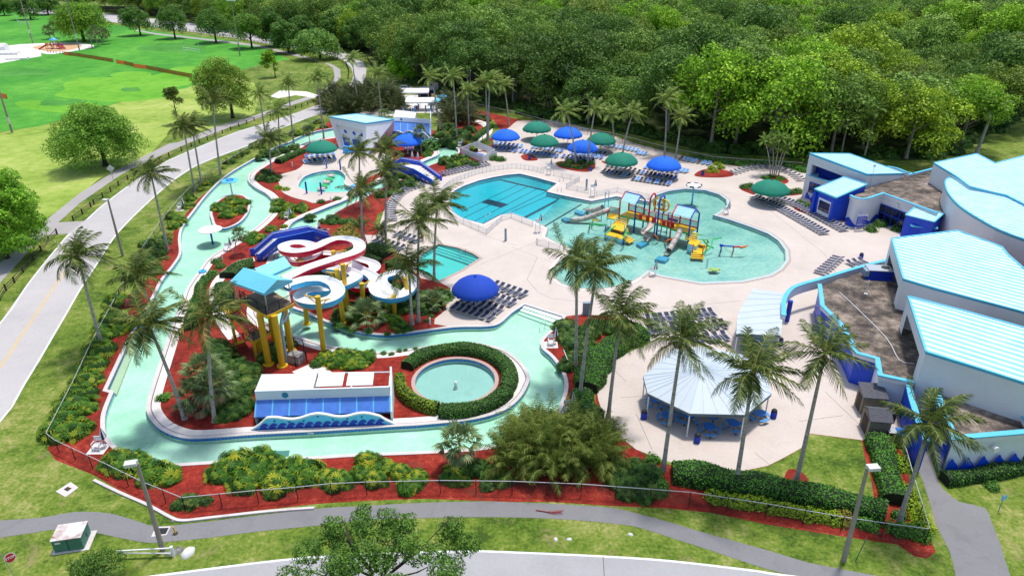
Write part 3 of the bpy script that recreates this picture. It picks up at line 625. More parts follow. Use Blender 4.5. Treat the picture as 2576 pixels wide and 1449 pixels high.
mb = MB(); mb.poly(lo); mb.build('planter_gravel', M['gravel'], ent); parapet([Vector(p) for p in Dp], 4.3, .5, .25, M['stucco'], ent, closed=True)
f0 = Vector(Dp[0]); f1 = Vector(Dp[1]); fu = (f1-f0).normalized(); fn = Vector((fu.y, -fu.x, 0)); fn = fn if fn.y < 0 else -fn
mb = MB(); s = f0+fu*.5+fn*.05; e = f0+fu*3.6+fn*.05
mb.quad(Vector((s.x,s.y,1.4)), Vector((e.x,e.y,1.4)), Vector((e.x,e.y,3.2)), Vector((s.x,s.y,3.2))); wn = mb.build('window', M['glass'], ent)
fr = MB()
for t in (0, .33, .66, 1): q = s.lerp(e, t)+fn*.04; fr.bar((q.x,q.y,1.3), (q.x,q.y,3.3), .12)
for z in (1.35, 2.3, 3.25): fr.bar((s.x,s.y,z), (e.x,e.y,z), .12)
fr.build('frame', M['royal'], wn)
wave_band(f0, f1, .3, 1.3, 3, M['royal'], ent, side=1 if fn.dot(Vector((fu.y,-fu.x,0))) > 0 else -1)
# --- blue ticket box with its own roof
Cp = [G(2049,476,4.35), G(2104,498,4.5), G(2182,464,5.9), G(2124,445,5.8)]
bx = empty('ticket_box', G(2100,545), 'bright blue box building with a small striped slanted roof and one framed window', 'kiosk')
_e = Cp[3]-Cp[0]; seam_roof('roof', Cp, bx, .2, ang=math.atan2(_e.y,_e.x)+math.pi/2, period=.6)
mb = MB(); ins = [p+(sum(Cp, Vector())/4-p)*.05 for p in Cp]; lo = [Vector((p.x,p.y,0)) for p in ins]; mb.loft(lo, [p-Vector((0,0,.21)) for p in ins]); mb.build('wall', M['royal'], bx)
s = ins[0]; e = ins[1]; fu = (e-s); fu.z = 0; Lf = fu.length; fu.normalize(); fn = Vector((fu.y, -fu.x, 0)); fn = fn if fn.y < 0 else -fn
def onC(t, z, o=.0): return Vector((s.x, s.y, 0))+fu*Lf*t+fn*o+Vector((0,0,z))
mb = MB(); mb.quad(onC(.24,.5,.02), onC(.84,.5,.02), onC(.84,3.3,.02), onC(.24,3.3,.02)); sur = mb.build('window_surround', M['stucco_white'], bx)
mb = MB(); mb.quad(onC(.3,1.2,.05), onC(.79,1.2,.05), onC(.79,2.9,.05), onC(.3,2.9,.05)); wn = mb.build('window', M['glass'], bx)
fr = MB()
for t in (.3, .545, .79): fr.bar(onC(t,1.2,.07), onC(t,2.9,.07), .07)
for z in (1.2, 2.0, 2.9): fr.bar(onC(.3,z,.07), onC(.79,z,.07), .07)
fr.build('frame', M['royal_dark'], wn)
for t0, t1 in ((.0,.12),(.9,1.0)):
    mb = MB(); mb.box((onC((t0+t1)/2,2.0,.18)), (Lf*(t1-t0), .4, 4.0), math.atan2(fu.y, fu.x)); mb.build('pier', M['royal'], bx)
# --- clubhouse: low gravel roof, round tower and the wedge blocks
club = empty('clubhouse', G(2400,620), 'large grey clubhouse with cyan ribbed roofs, a round tower and gravel flat roofs', 'building')
gv = GP([(2134,500),(2176,478),(2230,455),(2284,444),(2299,441),(2350,428),(2420,440),(2460,560),(2354,536),(2222,489),(2205,490),(2180,498)], 4.6)
mb = MB(); mb.poly(gv); mb.build('gravel_roof', M['gravel'], club)
fp = smooth(GP([(2140,492),(2150,498),(2165,501),(2182,500),(2203,493),(2222,487)], 4.95), 3, False)+[G(2290,512,4.95), G(2358,536,4.95)]
mb = MB(); wall_run(mb, fp, 0); mb.build('front_wall', M['stucco'], club); parapet(fp, 4.95, .5, .3, M['stucco'], club)
parapet(GP([(2284,441),(2300,437),(2347,425)], 4.95), 4.95, .5, .3, M['stucco'], club); parapet(smooth(GP([(2232,420),(2255,424),(2280,434),(2300,438)], 4.95), 3, False), 4.95, .5, .3, M['stucco'], club)
wl = fp[:-2]; tot = len(wl)
mb = MB()
pts = wl; acc = 0; seg = []
for i, p in enumerate(pts): seg.append((p, acc)); acc += (pts[(i+1) % tot]-p).length if i < tot-1 else 0
wv = []
for p, s_ in seg: wv.append((Vector((p.x, p.y, 0)), .9+.55*math.sin(s_*1.9)))
for i in range(len(wv)-1):
    o = Vector((-.02, -.06, 0)); p, h = wv[i]; q, g = wv[i+1]; mb.quad(p+o, q+o, q+o+Vector((0,0,g)), p+o+Vector((0,0,h)))
mb.build('wave_band', M['royal'], club)
s = Vector((fp[-3].x, fp[-3].y, 0)); e = Vector((fp[-2].x, fp[-2].y, 0)); fu = (e-s).normalized(); Lw = (e-s).length; fn = Vector((fu.y, -fu.x, 0)); fn = fn if fn.y < 0 else -fn
def onW(t, z, o=.04): return s+fu*Lw*t+fn*o+Vector((0,0,z))
mb = MB(); mb.quad(onW(.02,.2), onW(1.0,.2), onW(1.0,3.2), onW(.02,3.2)); wn = mb.build('window', M['glass'], club); fr = MB()
for t in (.02,.25,.5,.75,.99): fr.bar(onW(t,.2,.08), onW(t,3.2,.08), .1)
for z in (.2,1.75,3.2): fr.bar(onW(.02,z,.08), onW(.99,z,.08), .1)
fr.build('frame', M['royal'], wn)
mb = MB(); mb.box(onW(.62,3.9,.15), (.35,.3,.5), math.atan2(fu.y,fu.x)); mb.build('wall_lamp', M['white_paint'], club)
# blue portal with the two small curved roofs
po = empty('entrance_portal', G(2300,590), 'blue entrance portal with two small cyan curved roofs under the round tower', 'portal')
a = G(2278,590); b = G(2340,600); ang = math.atan2(b.y-a.y, b.x-a.x)
mb = MB(); hp = [G(2278,542,4.2), G(2350,560,4.2), G(2372,545,4.2), G(2300,528,4.2)]; mb.loft([Vector((p.x,p.y,0)) for p in hp], hp); mb.build('wall', M['royal'], po)
seam_roof('upper_roof', [hp[0]+Vector((0,0,.05)), hp[1]+Vector((0,0,.05)), hp[2]+Vector((0,0,.5)), hp[3]+Vector((0,0,.5))], po, .1, period=.5)
q = [G(2292,570,2.9), G(2358,577,2.9), G(2349,557,3.1), G(2290,556,3.1)]
mb = MB(); mb.loft([Vector((p.x,p.y,0)) for p in q], [p-Vector((0,0,.05)) for p in q]); mb.build('porch_wall', M['royal'], po); seam_roof('porch_roof', [p+Vector((0,0,.05)) for p in q], po, .15, period=.5)
# wedge block behind
E_ = GP([(2349,410),(2407,445),(2440,470),(2532,492),(2640,545),(2760,500),(2720,400),(2600,386),(2504,411),(2457,387)], 8.2)
seam_roof('back_block_roof', E_, club, .25, ang=SEAM, period=1.0); mb = MB(); wall_run(mb, [p-Vector((0,0,.26)) for p in E_], 3.5, closed=True); mb.build('back_block_wall', M['stucco'], club)
# round tower
Fp = smooth(GP([(2419,446),(2395,445),(2380,452),(2378,466),(2386,487),(2407,512),(2430,530),(2457,547),(2507,575),(2576,602),(2660,628)], 7.6), 4, False)+[G(2700,560,8.0), G(2532,491,8.0)]
mb = MB(); wall_run(mb, [p-Vector((0,0,.3)) for p in Fp[:-2]], 0, 0)
for f in range(len(mb.sm)): mb.sm[f] = True
mb.build('tower_wall', M['stucco'], club)
seam_roof('tower_roof', Fp, club, .35, ang=SEAM, period=1.0)
tp = Fp[8:24]
mb = MB()
for row, (z0, l0, l1) in enumerate(((3.9, 2.0, 5.6), (3.2, 2.2, 4.9))):      # two rows of dark lettering too small to read
    base = [Vector((p.x, p.y, 0)) for p in Fp[6:22]]; acc = 0
    for i in range(len(base)-1):
        sgm = base[i+1]-base[i]; nL = int(sgm.length/.34)
        for k in range(nL):
            at = acc+k*.34
            if l0 <= at <= l1 and (row*7+int(at*10)) % 5:
                p = base[i]+sgm*(k/max(nL,1)); n_ = Vector((sgm.y, -sgm.x, 0)).normalized(); n_ = n_ if n_.x < 0 else -n_
                mb.box(p+n_*.05+Vector((0,0,z0)), (.2, .05, .42), math.atan2(sgm.y, sgm.x))
        acc += sgm.length
mb.build('wall_lettering', M['navy'], club)
# middle wedge
Gp_ = GP([(2242,600),(2272,702),(2357,727),(2576,785),(2760,835),(2700,700),(2576,676),(2535,640),(2519,620),(2409,580)], 7.3)
seam_roof('middle_roof', Gp_, club, .25, ang=SEAM, period=1.0)
mb = MB(); wall_run(mb, [p-Vector((0,0,.26)) for p in Gp_[1:5]], 0); g0, g1 = Gp_[0], Gp_[1]
def onG(t, z): p = g0.lerp(g1, t); return Vector((p.x, p.y, z))
for t0, t1, z0, z1 in ((0,.12,0,7.05),(.88,1,0,7.05),(.12,.88,5.6,7.05)): mb.quad(onG(t0,z0), onG(t1,z0), onG(t1,z1), onG(t0,z1))
inn = (Gp_[-1]-Gp_[0]).normalized()*2.2; mb.quad(onG(.1,0)+inn, onG(.9,0)+inn, onG(.9,7)+inn, onG(.1,7)+inn); mb.quad(onG(.12,5.6), onG(.88,5.6), onG(.88,5.6)+inn, onG(.12,5.6)+inn)
wall_run(mb, [Gp_[-1]-Vector((0,0,.26)), Gp_[0]-Vector((0,0,.26))], 0); mb.build('middle_wall', M['stucco'], club)
# front wedge
Hp = GP([(2284,745),(2329,885),(2450,922),(2576,962),(2760,1010),(2760,870),(2576,824),(2430,783)], 7.4)
seam_roof('front_roof', Hp, club, .25, ang=SEAM, period=1.0)
mb = MB(); wall_run(mb, [p-Vector((0,0,.26)) for p in Hp[1:5]], 0); g0, g1 = Hp[0], Hp[1]
for t0, t1, z0, z1 in ((0,.14,0,7.15),(.86,1,0,7.15),(.14,.86,6.0,7.15)): mb.quad(onG(t0,z0), onG(t1,z0), onG(t1,z1), onG(t0,z1))
inn = (Hp[-1]-Hp[0]).normalized()*1.6; mb.quad(onG(.1,0)+inn, onG(.9,0)+inn, onG(.9,7)+inn, onG(.1,7)+inn); mb.quad(onG(.14,6), onG(.86,6), onG(.86,6)+inn, onG(.14,6)+inn)
wall_run(mb, [Hp[-1]-Vector((0,0,.26)), Hp[0]-Vector((0,0,.26))], 0); mb.build('front_block_wall', M['stucco'], club)
# big gravel roof with its parapet
Ip = GP([(2062,722),(2069,772),(2112,815),(2135,850),(2154,892),(2207,907),(2214,947),(2284,960),(2330,975),(2420,1000),(2420,760),(2300,660),(2236,662),(2157,688),(2110,702)], 3.4)
mb = MB(); mb.poly(Ip); mb.build('gravel_roof', M['gravel'], club)
Pp = GP([(2062,716),(2069,770),(2112,812),(2135,848),(2154,888),(2207,903),(2214,944),(2299,962)], 3.75)
parapet(Pp, 3.75, .45, .35, M['stucco'], club)
mb = MB(); wall_run(mb, [p-Vector((0,0,.42)) for p in Pp[:6]], 0); mb.build('blue_wall', M['royal'], club)
mb = MB(); wall_run(mb, [p-Vector((0,0,.42)) for p in Pp[5:]], 0); mb.build('yard_wall', M['stucco_pale'], club)
# curved beam on columns
Jp = smooth(GP([(2238,654),(2185,667),(2132,682),(2090,695),(2057,705),(2020,715),(1995,725),(1980,740),(1972,760),(1972,795)], 3.6), 3, False)
bm_ = empty('curved_beam_wall', G(1978,808), 'curved grey parapet beam on blue columns sweeping out from the clubhouse', 'beam wall')
parapet(Jp, 3.6, 1.15, .4, M['stucco'], bm_, 'beam')
for (x, y) in ((1979,808),(2074,800),(2135,905)):
    g = G(x, y); mb = MB(); mb.cyl((g.x, g.y, 0), .3, 2.9, 16); mb.build('column', M['royal_dark'], bm_)
ac = empty('roof_air_unit', G(2200,690,3.4), 'dark blue rooftop air unit with a round fan on the gravel roof', 'air unit'); g = G(2207,697,3.4); ang = rad(-8)
mb = MB(); mb.box((g.x,g.y,4.05), (3.0,1.9,1.15), ang); mb.build('cabinet', M['royal_dark'], ac)
mb = MB(); mb.box((g.x,g.y,4.68), (3.1,2.0,.10), ang); tp_ = mb.build('top_cover', M['steel'], ac); mb = MB(); mb.cyl((g.x+.8,g.y+.1,4.735), .5, .05, 20); mb.build('fan_grille', M['black_steel'], tp_)
mb = MB(); mb.box((g.x,g.y,3.46), (3.4,2.2,.08), ang); mb.build('base', M['royal'], ac)
mb = MB(); mb.box((g.x-1.75,g.y-.1,4.2), (.5,1.3,.8), ang); mb.build('intake_hood', M['canopy_edge'], ac)
def vent(px, py, z, h, lab):
    t = empty('roof_vent', G(px, py, z), lab, 'vent pipe'); g = G(px, py, z); mb = MB(); mb.cyl((g.x,g.y,z), .06, h, 8); mb.build('pipe', M['white_paint'], t); mb = MB(); mb.cyl((g.x,g.y,z), .22, .1, 10); mb.build('flashing', M['stucco'], t)
vent(2178,740,3.4,1.9,'thin white vent pipe standing on the gravel roof'); vent(2330,465,4.6,.5,'short vent on the upper gravel roof')
mb = MB(); cp = GP([(2112,735),(2150,770),(2230,850),(2262,905),(2300,915)], 3.46); mb.tube(smooth(cp, 3, False), .04, 6); tag(mb.build('roof_conduit', M['white_paint']), 'thin white conduit running across the gravel roof', 'conduit')
an = empty('roof_antenna', G(2186,452,5.6), 'thin antenna mast with a white dome on the entrance roof', 'antenna'); mb = MB(); g = G(2188,470,4.6); mb.tube([(g.x,g.y,4.6),(g.x,g.y,8.2)], .035, 6); mb.build('mast', M['steel'], an); mb = MB(); mb.lathe([(0.01,.5),(.2,.4),(.25,.1),(.2,0)], (g.x,g.y,8.2), 12); mb.build('dome', M['white_paint'], an)
# near block with the wave painted front
Kp = GP([(2344,957),(2450,972),(2537,985),(2600,1120),(2576,1092),(2400,1102)], 3.9); Kp = [Kp[0], Kp[2], G(2600,1085,3.9), Kp[5]]
nb = empty('front_annexe', G(2440,1150), 'white annexe with a blue wave painted along its foot and a gravel roof', 'building')
mb = MB(); mb.poly([p-Vector((0,0,.5)) for p in Kp]); mb.build('gravel_roof', M['gravel'], nb)
mb = MB(); wall_run(mb, [p-Vector((0,0,.3)) for p in Kp], 0, closed=True); mb.build('wall', M['stucco_pale'], nb); parapet([Vector(p) for p in Kp], 3.9, .5, .45, M['stucco_pale'], nb, closed=True)
s = Vector((Kp[3].x, Kp[3].y, 0)); e = Vector((Kp[2].x, Kp[2].y, 0)); dd = (e-s).normalized(); fn = Vector((dd.y, -dd.x, 0)); wave_band(s, e, .7, 1.9, 5, M['royal'], nb, side=1 if fn.y < 0 else -1, out=.27)
mb = MB(); p = s.lerp(e, .52)+(fn if fn.y < 0 else -fn)*.3+Vector((0,0,2.7)); q = p+(fn if fn.y < 0 else -fn)*.35; mb.tube([p, q], .28, 16); mb.build('wall_light', M['white_paint'], nb)
mb = MB(); s2 = Vector((Kp[0].x, Kp[0].y, 0)); mb.quad(s2+Vector((-.3,0,0)), s+Vector((-.3,0,0)), s+Vector((-.3,0,3.3)), s2+Vector((-.3,0,3.3))); mb.build('side_wall', M['royal'], nb)
pp = parapet(GP([(2284,960),(2292,1000),(2310,1060),(2330,1110)], 3.4), 3.4, 3.3, .4, M['royal'], None, 'yard_screen_wall'); tag(pp, 'tall blue wall with a cyan cap closing the service yard', 'wall')
# --- service yard
def shed(px, py, w, d, h, rz, body, roofm, lab, ridge):
    t = empty('shed', G(px, py), lab, 'shed', rz=rz); mb = MB(); w2, d2 = w/2, d/2
    A = [(-w2,-d2,0),(w2,-d2,0),(w2,d2,0),(-w2,d2,0)]; B = [(-w2,-d2,h),(w2,-d2,h),(w2,d2,h+(0 if ridge else .45)),(-w2,d2,h+(0 if ridge else .45))]; mb.loft(A, B)
    if ridge: mb.tri(B[0], B[3], (-w2,0,h+.6)); mb.tri(B[2], B[1], (w2,0,h+.6))
    mb.build('body', M[body], t); mb = MB(); o = .12
    if ridge:
        r0, r1 = (-w2-o,0,h+.66), (w2+o,0,h+.66)
        for sg in (-1, 1): e0, e1 = (-w2-o,sg*(d2+o),h-.05), (w2+o,sg*(d2+o),h-.05); mb.quad(e0, e1, r1, r0); mb.quad(*[(x,y,z-.07) for x,y,z in (e0,r0,r1,e1)]); mb.quad(e0, e1, (e1[0],e1[1],e1[2]-.07), (e0[0],e0[1],e0[2]-.07))
    else:
        P = [(-w2-o,-d2-o,h+.02),(w2+o,-d2-o,h+.02),(w2+o,d2+o,h+.5),(-w2-o,d2+o,h+.5)]; mb.loft([(x,y,z-.08) for x,y,z in P], P); mb.poly(P)
    mb.build('roof', M[roofm], t); mb = MB(); mb.box((-w2-.03,0,h*.45), (.05,d*.5,h*.82)); dr = mb.build('door', M['wood_dark'], t)
shed(2184,1030,2.2,1.9,2.1,rad(-8),'tanwood','shingle','tan shed with a dark flat pitched roof against the yard wall',False)
shed(2196,1085,1.9,2.3,2.1,rad(-8),'tanwood','shingle','weathered tan shed with a grey shingled gable roof',True)
def yard_box(name, px, py, size, rz, m1, m2, lab, cat):
    t = empty(name, G(px, py), lab, cat, rz=rz); mb = MB(); mb.box((0,0,size[2]/2), size); mb.build('body', M[m1], t); mb = MB(); mb.box((0,0,size[2]+.05), (size[0]*1.05,size[1]*1.05,.1)); mb.build('lid', M[m2], t)
yard_box('storage_cart', 2228,1052,(1.4,1.1,.9),rad(-10),'black_steel','bronze_mesh','dark cart standing beside the sheds','cart')
yard_box('storage_bin', 2245,1107,(1.3,1.0,1.1),rad(-10),'black_steel','steel','black bin with a pale lid by the shingled shed','bin')
yard_box('dumpster', 2275,1115,(1.7,1.2,1.2),rad(-10),'royal_dark','tile_blue','blue waste dumpster behind the fence gate','dumpster')
yard_box('dumpster', 2305,1118,(1.5,1.2,1.2),rad(-10),'royal','royal_dark','blue dumpster nearest the annexe wall','dumpster')
t = empty('tyre_rack', G(2255,1010), 'black tyre leaning on a stand in the yard', 'tyre'); g = G(2258,1040); mb = MB(); mb.tube([g+Vector((.42*math.cos(k*.5236),0,.55+.42*math.sin(k*.5236))) for k in range(12)], .13, 8, closed=True); mb.build('tyre', M['black_steel'], t)
t = empty('hand_truck', G(2225,1020), 'two wheeled hand truck leaning on the yard wall', 'hand truck'); g = G(2222,1022); mb = MB()
for dx in (-.22,.22): mb.tube([g+Vector((dx,0,.1)), g+Vector((dx+.05,.5,1.7))], .03, 6)
for z in (.5,1.0,1.5): mb.tube([g+Vector((-.22,.02+z*.29,z)), g+Vector((.27,.02+z*.29,z))], .025, 6)
mb.build('frame', M['black_steel'], t); mb = MB(); mb.box(g+Vector((0,-.15,.12)), (.5,.3,.1)); mb.build('toe_plate', M['play_orange'], t)
pl = empty('concrete_planter', G(2190,985), 'long tan concrete planter by the blue counter wall', 'planter'); mb = MB(); g = G(2185,955); mb.box(g+Vector((0,0,.45)), (2.4,.8,.9), rad(-8)); mb.build('box', M['tanwood'], pl)
M['canopy_seam'] = plain('canopy_seam', (.36,.46,.54), .6)
# --- pavilion with octagonal fabric roof
pav = empty('picnic_pavilion', G(1765,1000), 'eight sided pale blue canopy pavilion over the picnic tables', 'pavilion')
Po = GP([(1618,945),(1629,989),(1735,1040),(1877,1043),(1941,990),(1925,935),(1866,892),(1775,872),(1690,878)], 2.75); ap = G(1765,928,4.6)
mb = MB()
for i in range(len(Po)):
    a, b = Po[i], Po[(i+1) % len(Po)]; mb.tri(a, b, ap); mb.tri(b-Vector((0,0,.03)), a-Vector((0,0,.03)), ap-Vector((0,0,.03)))
roof = mb.build('canopy', M['canopy_grey'], pav); mb = MB()
for i in range(len(Po)):
    a, b = Po[i], Po[(i+1) % len(Po)]; mb.quad(a-Vector((0,0,.32)), b-Vector((0,0,.32)), b, a); mb.quad(b-Vector((0,0,.32))*1, a-Vector((0,0,.32)), a-Vector((0,0,.05)), b-Vector((0,0,.05)))
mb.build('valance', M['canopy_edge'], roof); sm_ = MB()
for i in range(len(Po)):
    a, b = Po[i], Po[(i+1) % len(Po)]
    for k in range(4): p = a.lerp(b, k/4); sm_.bar(p+Vector((0,0,.02)), ap+Vector((0,0,.02)), .02 if k else .06, .015)
sm_.build('seams', M['canopy_seam'], roof)
for p in Po:
    q = p.lerp(ap, .03); mb = MB(); mb.cyl((q.x, q.y, 0), .07, 2.6, 10); mb.cyl((q.x, q.y, 0), .16, .05, 10); mb.build('post', M['white_paint'], pav)
mb = MB()
for i in range(len(Po)): mb.bar(Po[i]-Vector((0,0,.15)), ap-Vector((0,0,.25)), .08)
mb.build('rafters', M['steel'], pav)
# --- long grey canopy by the curved beam
cn = empty('shade_canopy', G(1900,800), 'long pale blue sloped shade canopy on white posts beside the curved beam', 'canopy')
A_ = GP([(1895,726),(1858,787),(1852,840)], 2.9); B_ = GP([(1976,738),(1972,775),(1964,843)], 3.2)
A_ = smooth(A_, 4, False); B_ = smooth(B_, 4, False); mb = MB()
for i in range(len(A_)-1): mb.quad(A_[i], B_[i], B_[i+1], A_[i+1]); mb.quad(*[v-Vector((0,0,.04)) for v in (A_[i+1], B_[i+1], B_[i], A_[i])])
ro = mb.build('canopy', M['canopy_grey'], cn); mb = MB()
e = A_+list(reversed(B_))
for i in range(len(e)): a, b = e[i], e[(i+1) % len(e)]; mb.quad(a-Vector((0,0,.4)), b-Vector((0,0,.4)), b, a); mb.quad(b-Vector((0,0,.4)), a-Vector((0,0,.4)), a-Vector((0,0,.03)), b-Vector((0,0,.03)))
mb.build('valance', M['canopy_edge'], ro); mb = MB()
for i in range(1, len(A_)-1): mb.bar(A_[i]+Vector((0,0,.015)), B_[i]+Vector((0,0,.015)), .025, .02)
mb.build('seams', M['canopy_seam'], ro)
for p in (A_[0], A_[4], A_[-1], B_[-1]): q = p.lerp(G(1920,790,3), .06); mb = MB(); mb.cyl((q.x,q.y,0), .07, 2.75, 10); mb.build('post', M['white_paint'], cn)
# --- white changing house with the cyan roof (upper left)
wh = empty('changing_house', G(915,370), 'white changing house with a cyan roof and three round windows', 'building')
rf = GP([(828,294),(921,311),(991,301),(899,287)], 6.6); b0 = [G(853,374), G(921,392), G(992,336), G(900,322)]
seam_roof('roof', [rf[0], rf[1], rf[2], rf[3]], wh, .25, period=.5)
mb = MB(); fr_ = [b0[0], b0[1], Vector((rf[1].x,rf[1].y,6.35)), Vector((rf[0].x,rf[0].y,6.35))]
def onN(s_, t, o=0.0):
    lo = fr_[0].lerp(fr_[1], s_); hi = fr_[3].lerp(fr_[2], s_); n_ = (fr_[1]-fr_[0]).cross(fr_[3]-fr_[0]).normalized(); n_ = n_ if n_.y < 0 else -n_; return lo.lerp(hi, t)+n_*o
mb.quad(onN(0,0), onN(.12,0), onN(.12,1), onN(0,1)); mb.quad(onN(.12,.80), onN(1,.80), onN(1,1), onN(.12,1)); mb.quad(onN(.9,0), onN(1,0), onN(1,.8), onN(.9,.8))
mb.quad(onN(.12,0,-.6), onN(.9,0,-.6), onN(.9,.8,-.6), onN(.12,.8,-.6)); mb.quad(onN(.12,.8), onN(.9,.8), onN(.9,.8,-.6), onN(.12,.8,-.6)); mb.quad(onN(.12,0), onN(.12,.8), onN(.12,.8,-.6), onN(.12,0,-.6))
r1 = [b0[1], b0[2], Vector((rf[2].x,rf[2].y,6.35)), fr_[2]]; mb.poly(r1); mb.poly([b0[2], b0[3], Vector((rf[3].x,rf[3].y,6.35)), r1[2]]); mb.poly([b0[3], b0[0], fr_[3], Vector((rf[3].x,rf[3].y,6.35))])
mb.build('wall', M['stucco_white'], wh)
for s_ in (.32,.58,.82):
    mb = MB(); c0 = onN(s_, .62, -.55); ux = (fr_[1]-fr_[0]).normalized(); uz = (fr_[3]-fr_[0]).normalized(); mb.poly([c0+(ux*math.cos(k*.393)+uz*math.sin(k*.393))*.45 for k in range(16)]); wn = mb.build('round_window', M['royal'], wh)
for s_ in (.30,.62):
    mb = MB(); mb.quad(onN(s_-.12,.0,-.55), onN(s_+.1,.0,-.55), onN(s_+.1,.42,-.55), onN(s_-.12,.42,-.55)); mb.build('doorway', M['royal'], wh)
# --- pump houses with the wave mural
def pump_house(front, back, zt, lab, louvre, slab_part, panels, zm, mural_ext):
    t = empty('pump_house', front[0].lerp(front[1], .5), lab, 'pump house')
    a, b = front; d, c = back; up = Vector((0,0,1)); a, b, c, d = [Vector((p.x, p.y, 0)) for p in (a, b, c, d)]
    fa, fb = a.lerp(d, .30), b.lerp(c, .30)           # foot of the tall fascia, behind the louvred slope
    mb = MB(); e1 = d.lerp(c, slab_part); f1 = fa.lerp(fb, slab_part)
    mb.loft([fa, f1, e1, d], [p+up*(zt-.12) for p in (fa, f1, e1, d)]); P = [p+up*zt for p in (fa, f1, e1, d)]; mb.loft([p-up*.12 for p in P], P); mb.poly(P); mb.build('slab_roof', M['roofwhite'], t)
    n_ = (b-a).normalized(); nf = Vector((n_.y, -n_.x, 0)); nf = nf if nf.y < 0 else -nf
    mb = MB(); mb.quad(fa+nf*.02+up*(zt-1.0), fb+nf*.02+up*(zt-1.0), fb+nf*.02+up*(zt+.05), fa+nf*.02+up*(zt+.05)); mb.quad(fa+nf*.02+up*(zt+.05), fb+nf*.02+up*(zt+.05), fb-nf*.18+up*(zt+.05), fa-nf*.18+up*(zt+.05)); mb.quad(fb-nf*.18, fa-nf*.18, fa-nf*.18+up*(zt+.05), fb-nf*.18+up*(zt+.05)); mb.build('fascia', M['stucco_pale'], t)
    mb = MB(); cc = (fa+nf*.05+up*(zt-.5))+(fb-fa)*.22; mb.poly([cc+(n_*math.cos(k*.393)+up*math.sin(k*.393))*.33 for k in range(16)]); mb.build('round_vent', plain('vent_teal', (.02, .22, .32), .5), t)
    for k in range(louvre):
        u0, u1 = (k+.03)/louvre, (k+.97)/louvre; mb = MB(); q = [a.lerp(b,u0)+up*(zm*.7), a.lerp(b,u1)+up*(zm*.7), fa.lerp(fb,u1)+up*(zt-1.02), fa.lerp(fb,u0)+up*(zt-1.02)]; mb.loft([p-up*.08 for p in q], q); mb.poly(q); mb.build('blue_panel', M['louvre'], t)
    mb = MB()
    for k in range(louvre+1): u0 = k/louvre; mb.bar(a.lerp(b,u0)+up*(zm*.7-.03), fa.lerp(fb,u0)+up*(zt-1.05), .12, .10)
    mb.build('panel_battens', M['cyan_trim'], t)
    mb = MB(); mb.quad(a+up*0, fa, fa+up*(zt-1), a+up*(zm*.6)); q0 = b; mb.loft([b-n_*0, b+n_*.2, c+n_*.2, c], [b+up*1.2, b+n_*.2+up*1.2, c+n_*.2+up*(zt+.7), c+up*(zt+.7)]); mb.poly([b+up*1.2, b+n_*.2+up*1.2, c+n_*.2+up*(zt+.7), c+up*(zt+.7)]); mb.build('side_wall', M['stucco_pale'], t)
    # back frame with two pale panels
    if panels:
        mb = MB(); g1 = e1; g2 = c
        for p, q in ((f1,fb),(e1,c),(f1.lerp(fb,.5),e1.lerp(c,.5)),(fb,c)): mb.bar(p+up*(zt+.02), q+up*(zt+.02), .1)
        for p in (f1,e1,c,e1.lerp(c,.5)): mb.bar(p, p+up*zt, .1)
        mb.build('roof_frame', M['stucco'], t)
        for k in (0, 1): mb = MB(); q = [f1.lerp(fb,.03+.4*k), f1.lerp(fb,.38+.4*k), e1.lerp(c,.38+.4*k), e1.lerp(c,.03+.4*k)]; q = [q[0].lerp(q[3],.15),q[1].lerp(q[2],.15),q[2],q[3]]; q = [p+up*(zt+.1) for p in q]; mb.loft([p-up*.05 for p in q], q); mb.poly(q); mb.build('roof_panel', M['white_paint'], t)
    # mural wall standing on the river bank
    ma, mbb = a+(a-b).normalized()*mural_ext[0]+nf*.55, b+(b-a).normalized()*mural_ext[1]+nf*.55; Lm = (mbb-ma).length; K = 96
    def hgt(u): return zm*(.64+.13*math.sin(u*2*math.pi*3.1-1.2)+.22*math.sin(math.pi*u))*min(1, u*7+.18)*min(1, (1-u)*9+.08)
    def wallpts(off, hs): return [ma.lerp(mbb, i/K)+nf*off+up*max(.04, hs(i/K)) for i in range(K+1)]
    top = wallpts(0, hgt); bt = [Vector((p.x,p.y,-.25)) for p in top]; tb = [p-nf*.22 for p in top]; bb = [p-nf*.22 for p in bt]; mb = MB()
    for i in range(K): mb.quad(bt[i], bt[i+1], top[i+1], top[i]); mb.quad(bb[i+1], bb[i], tb[i], tb[i+1])
    mw = mb.build('mural_wall', plain('mural_sky', (.10, .52, .82), .5, .06), t)
    mb = MB()
    for i in range(K): mb.quad(top[i]-up*.16+nf*.03, top[i+1]-up*.16+nf*.03, top[i+1]+nf*.03, top[i]+nf*.03); mb.quad(top[i]+nf*.03, top[i+1]+nf*.03, tb[i+1]-nf*.03, tb[i]-nf*.03)
    mb.build('white_crest', M['white_paint'], mw)
    mb = MB(); nw = max(6, int(Lm/.95)); w_ = Lm*.86/nw
    for k in range(nw):
        x0 = Lm*.06+k*w_; zb = .18; H_ = .62; pr = [(0,0),(.1,.35),(.3,.75),(.55,.98),(.85,1.0),(1.05,.8),(1.1,.55),(.95,.42),(.8,.5),(.78,.32),(.9,.12),(1.0,0)]
        mb.poly([ma+(mbb-ma).normalized()*(x0+px*w_*.95)+nf*.04+up*(zb+pz*H_) for px, pz in reversed(pr)])
    q0 = ma+(mbb-ma)*.03; q1 = ma+(mbb-ma)*.93; mb.quad(q0+nf*.04+up*.10, q1+nf*.04+up*.10, q1+nf*.04+up*.19, q0+nf*.04+up*.19); mb.build('painted_waves', M['royal_dark'], mw)
    mb = MB()
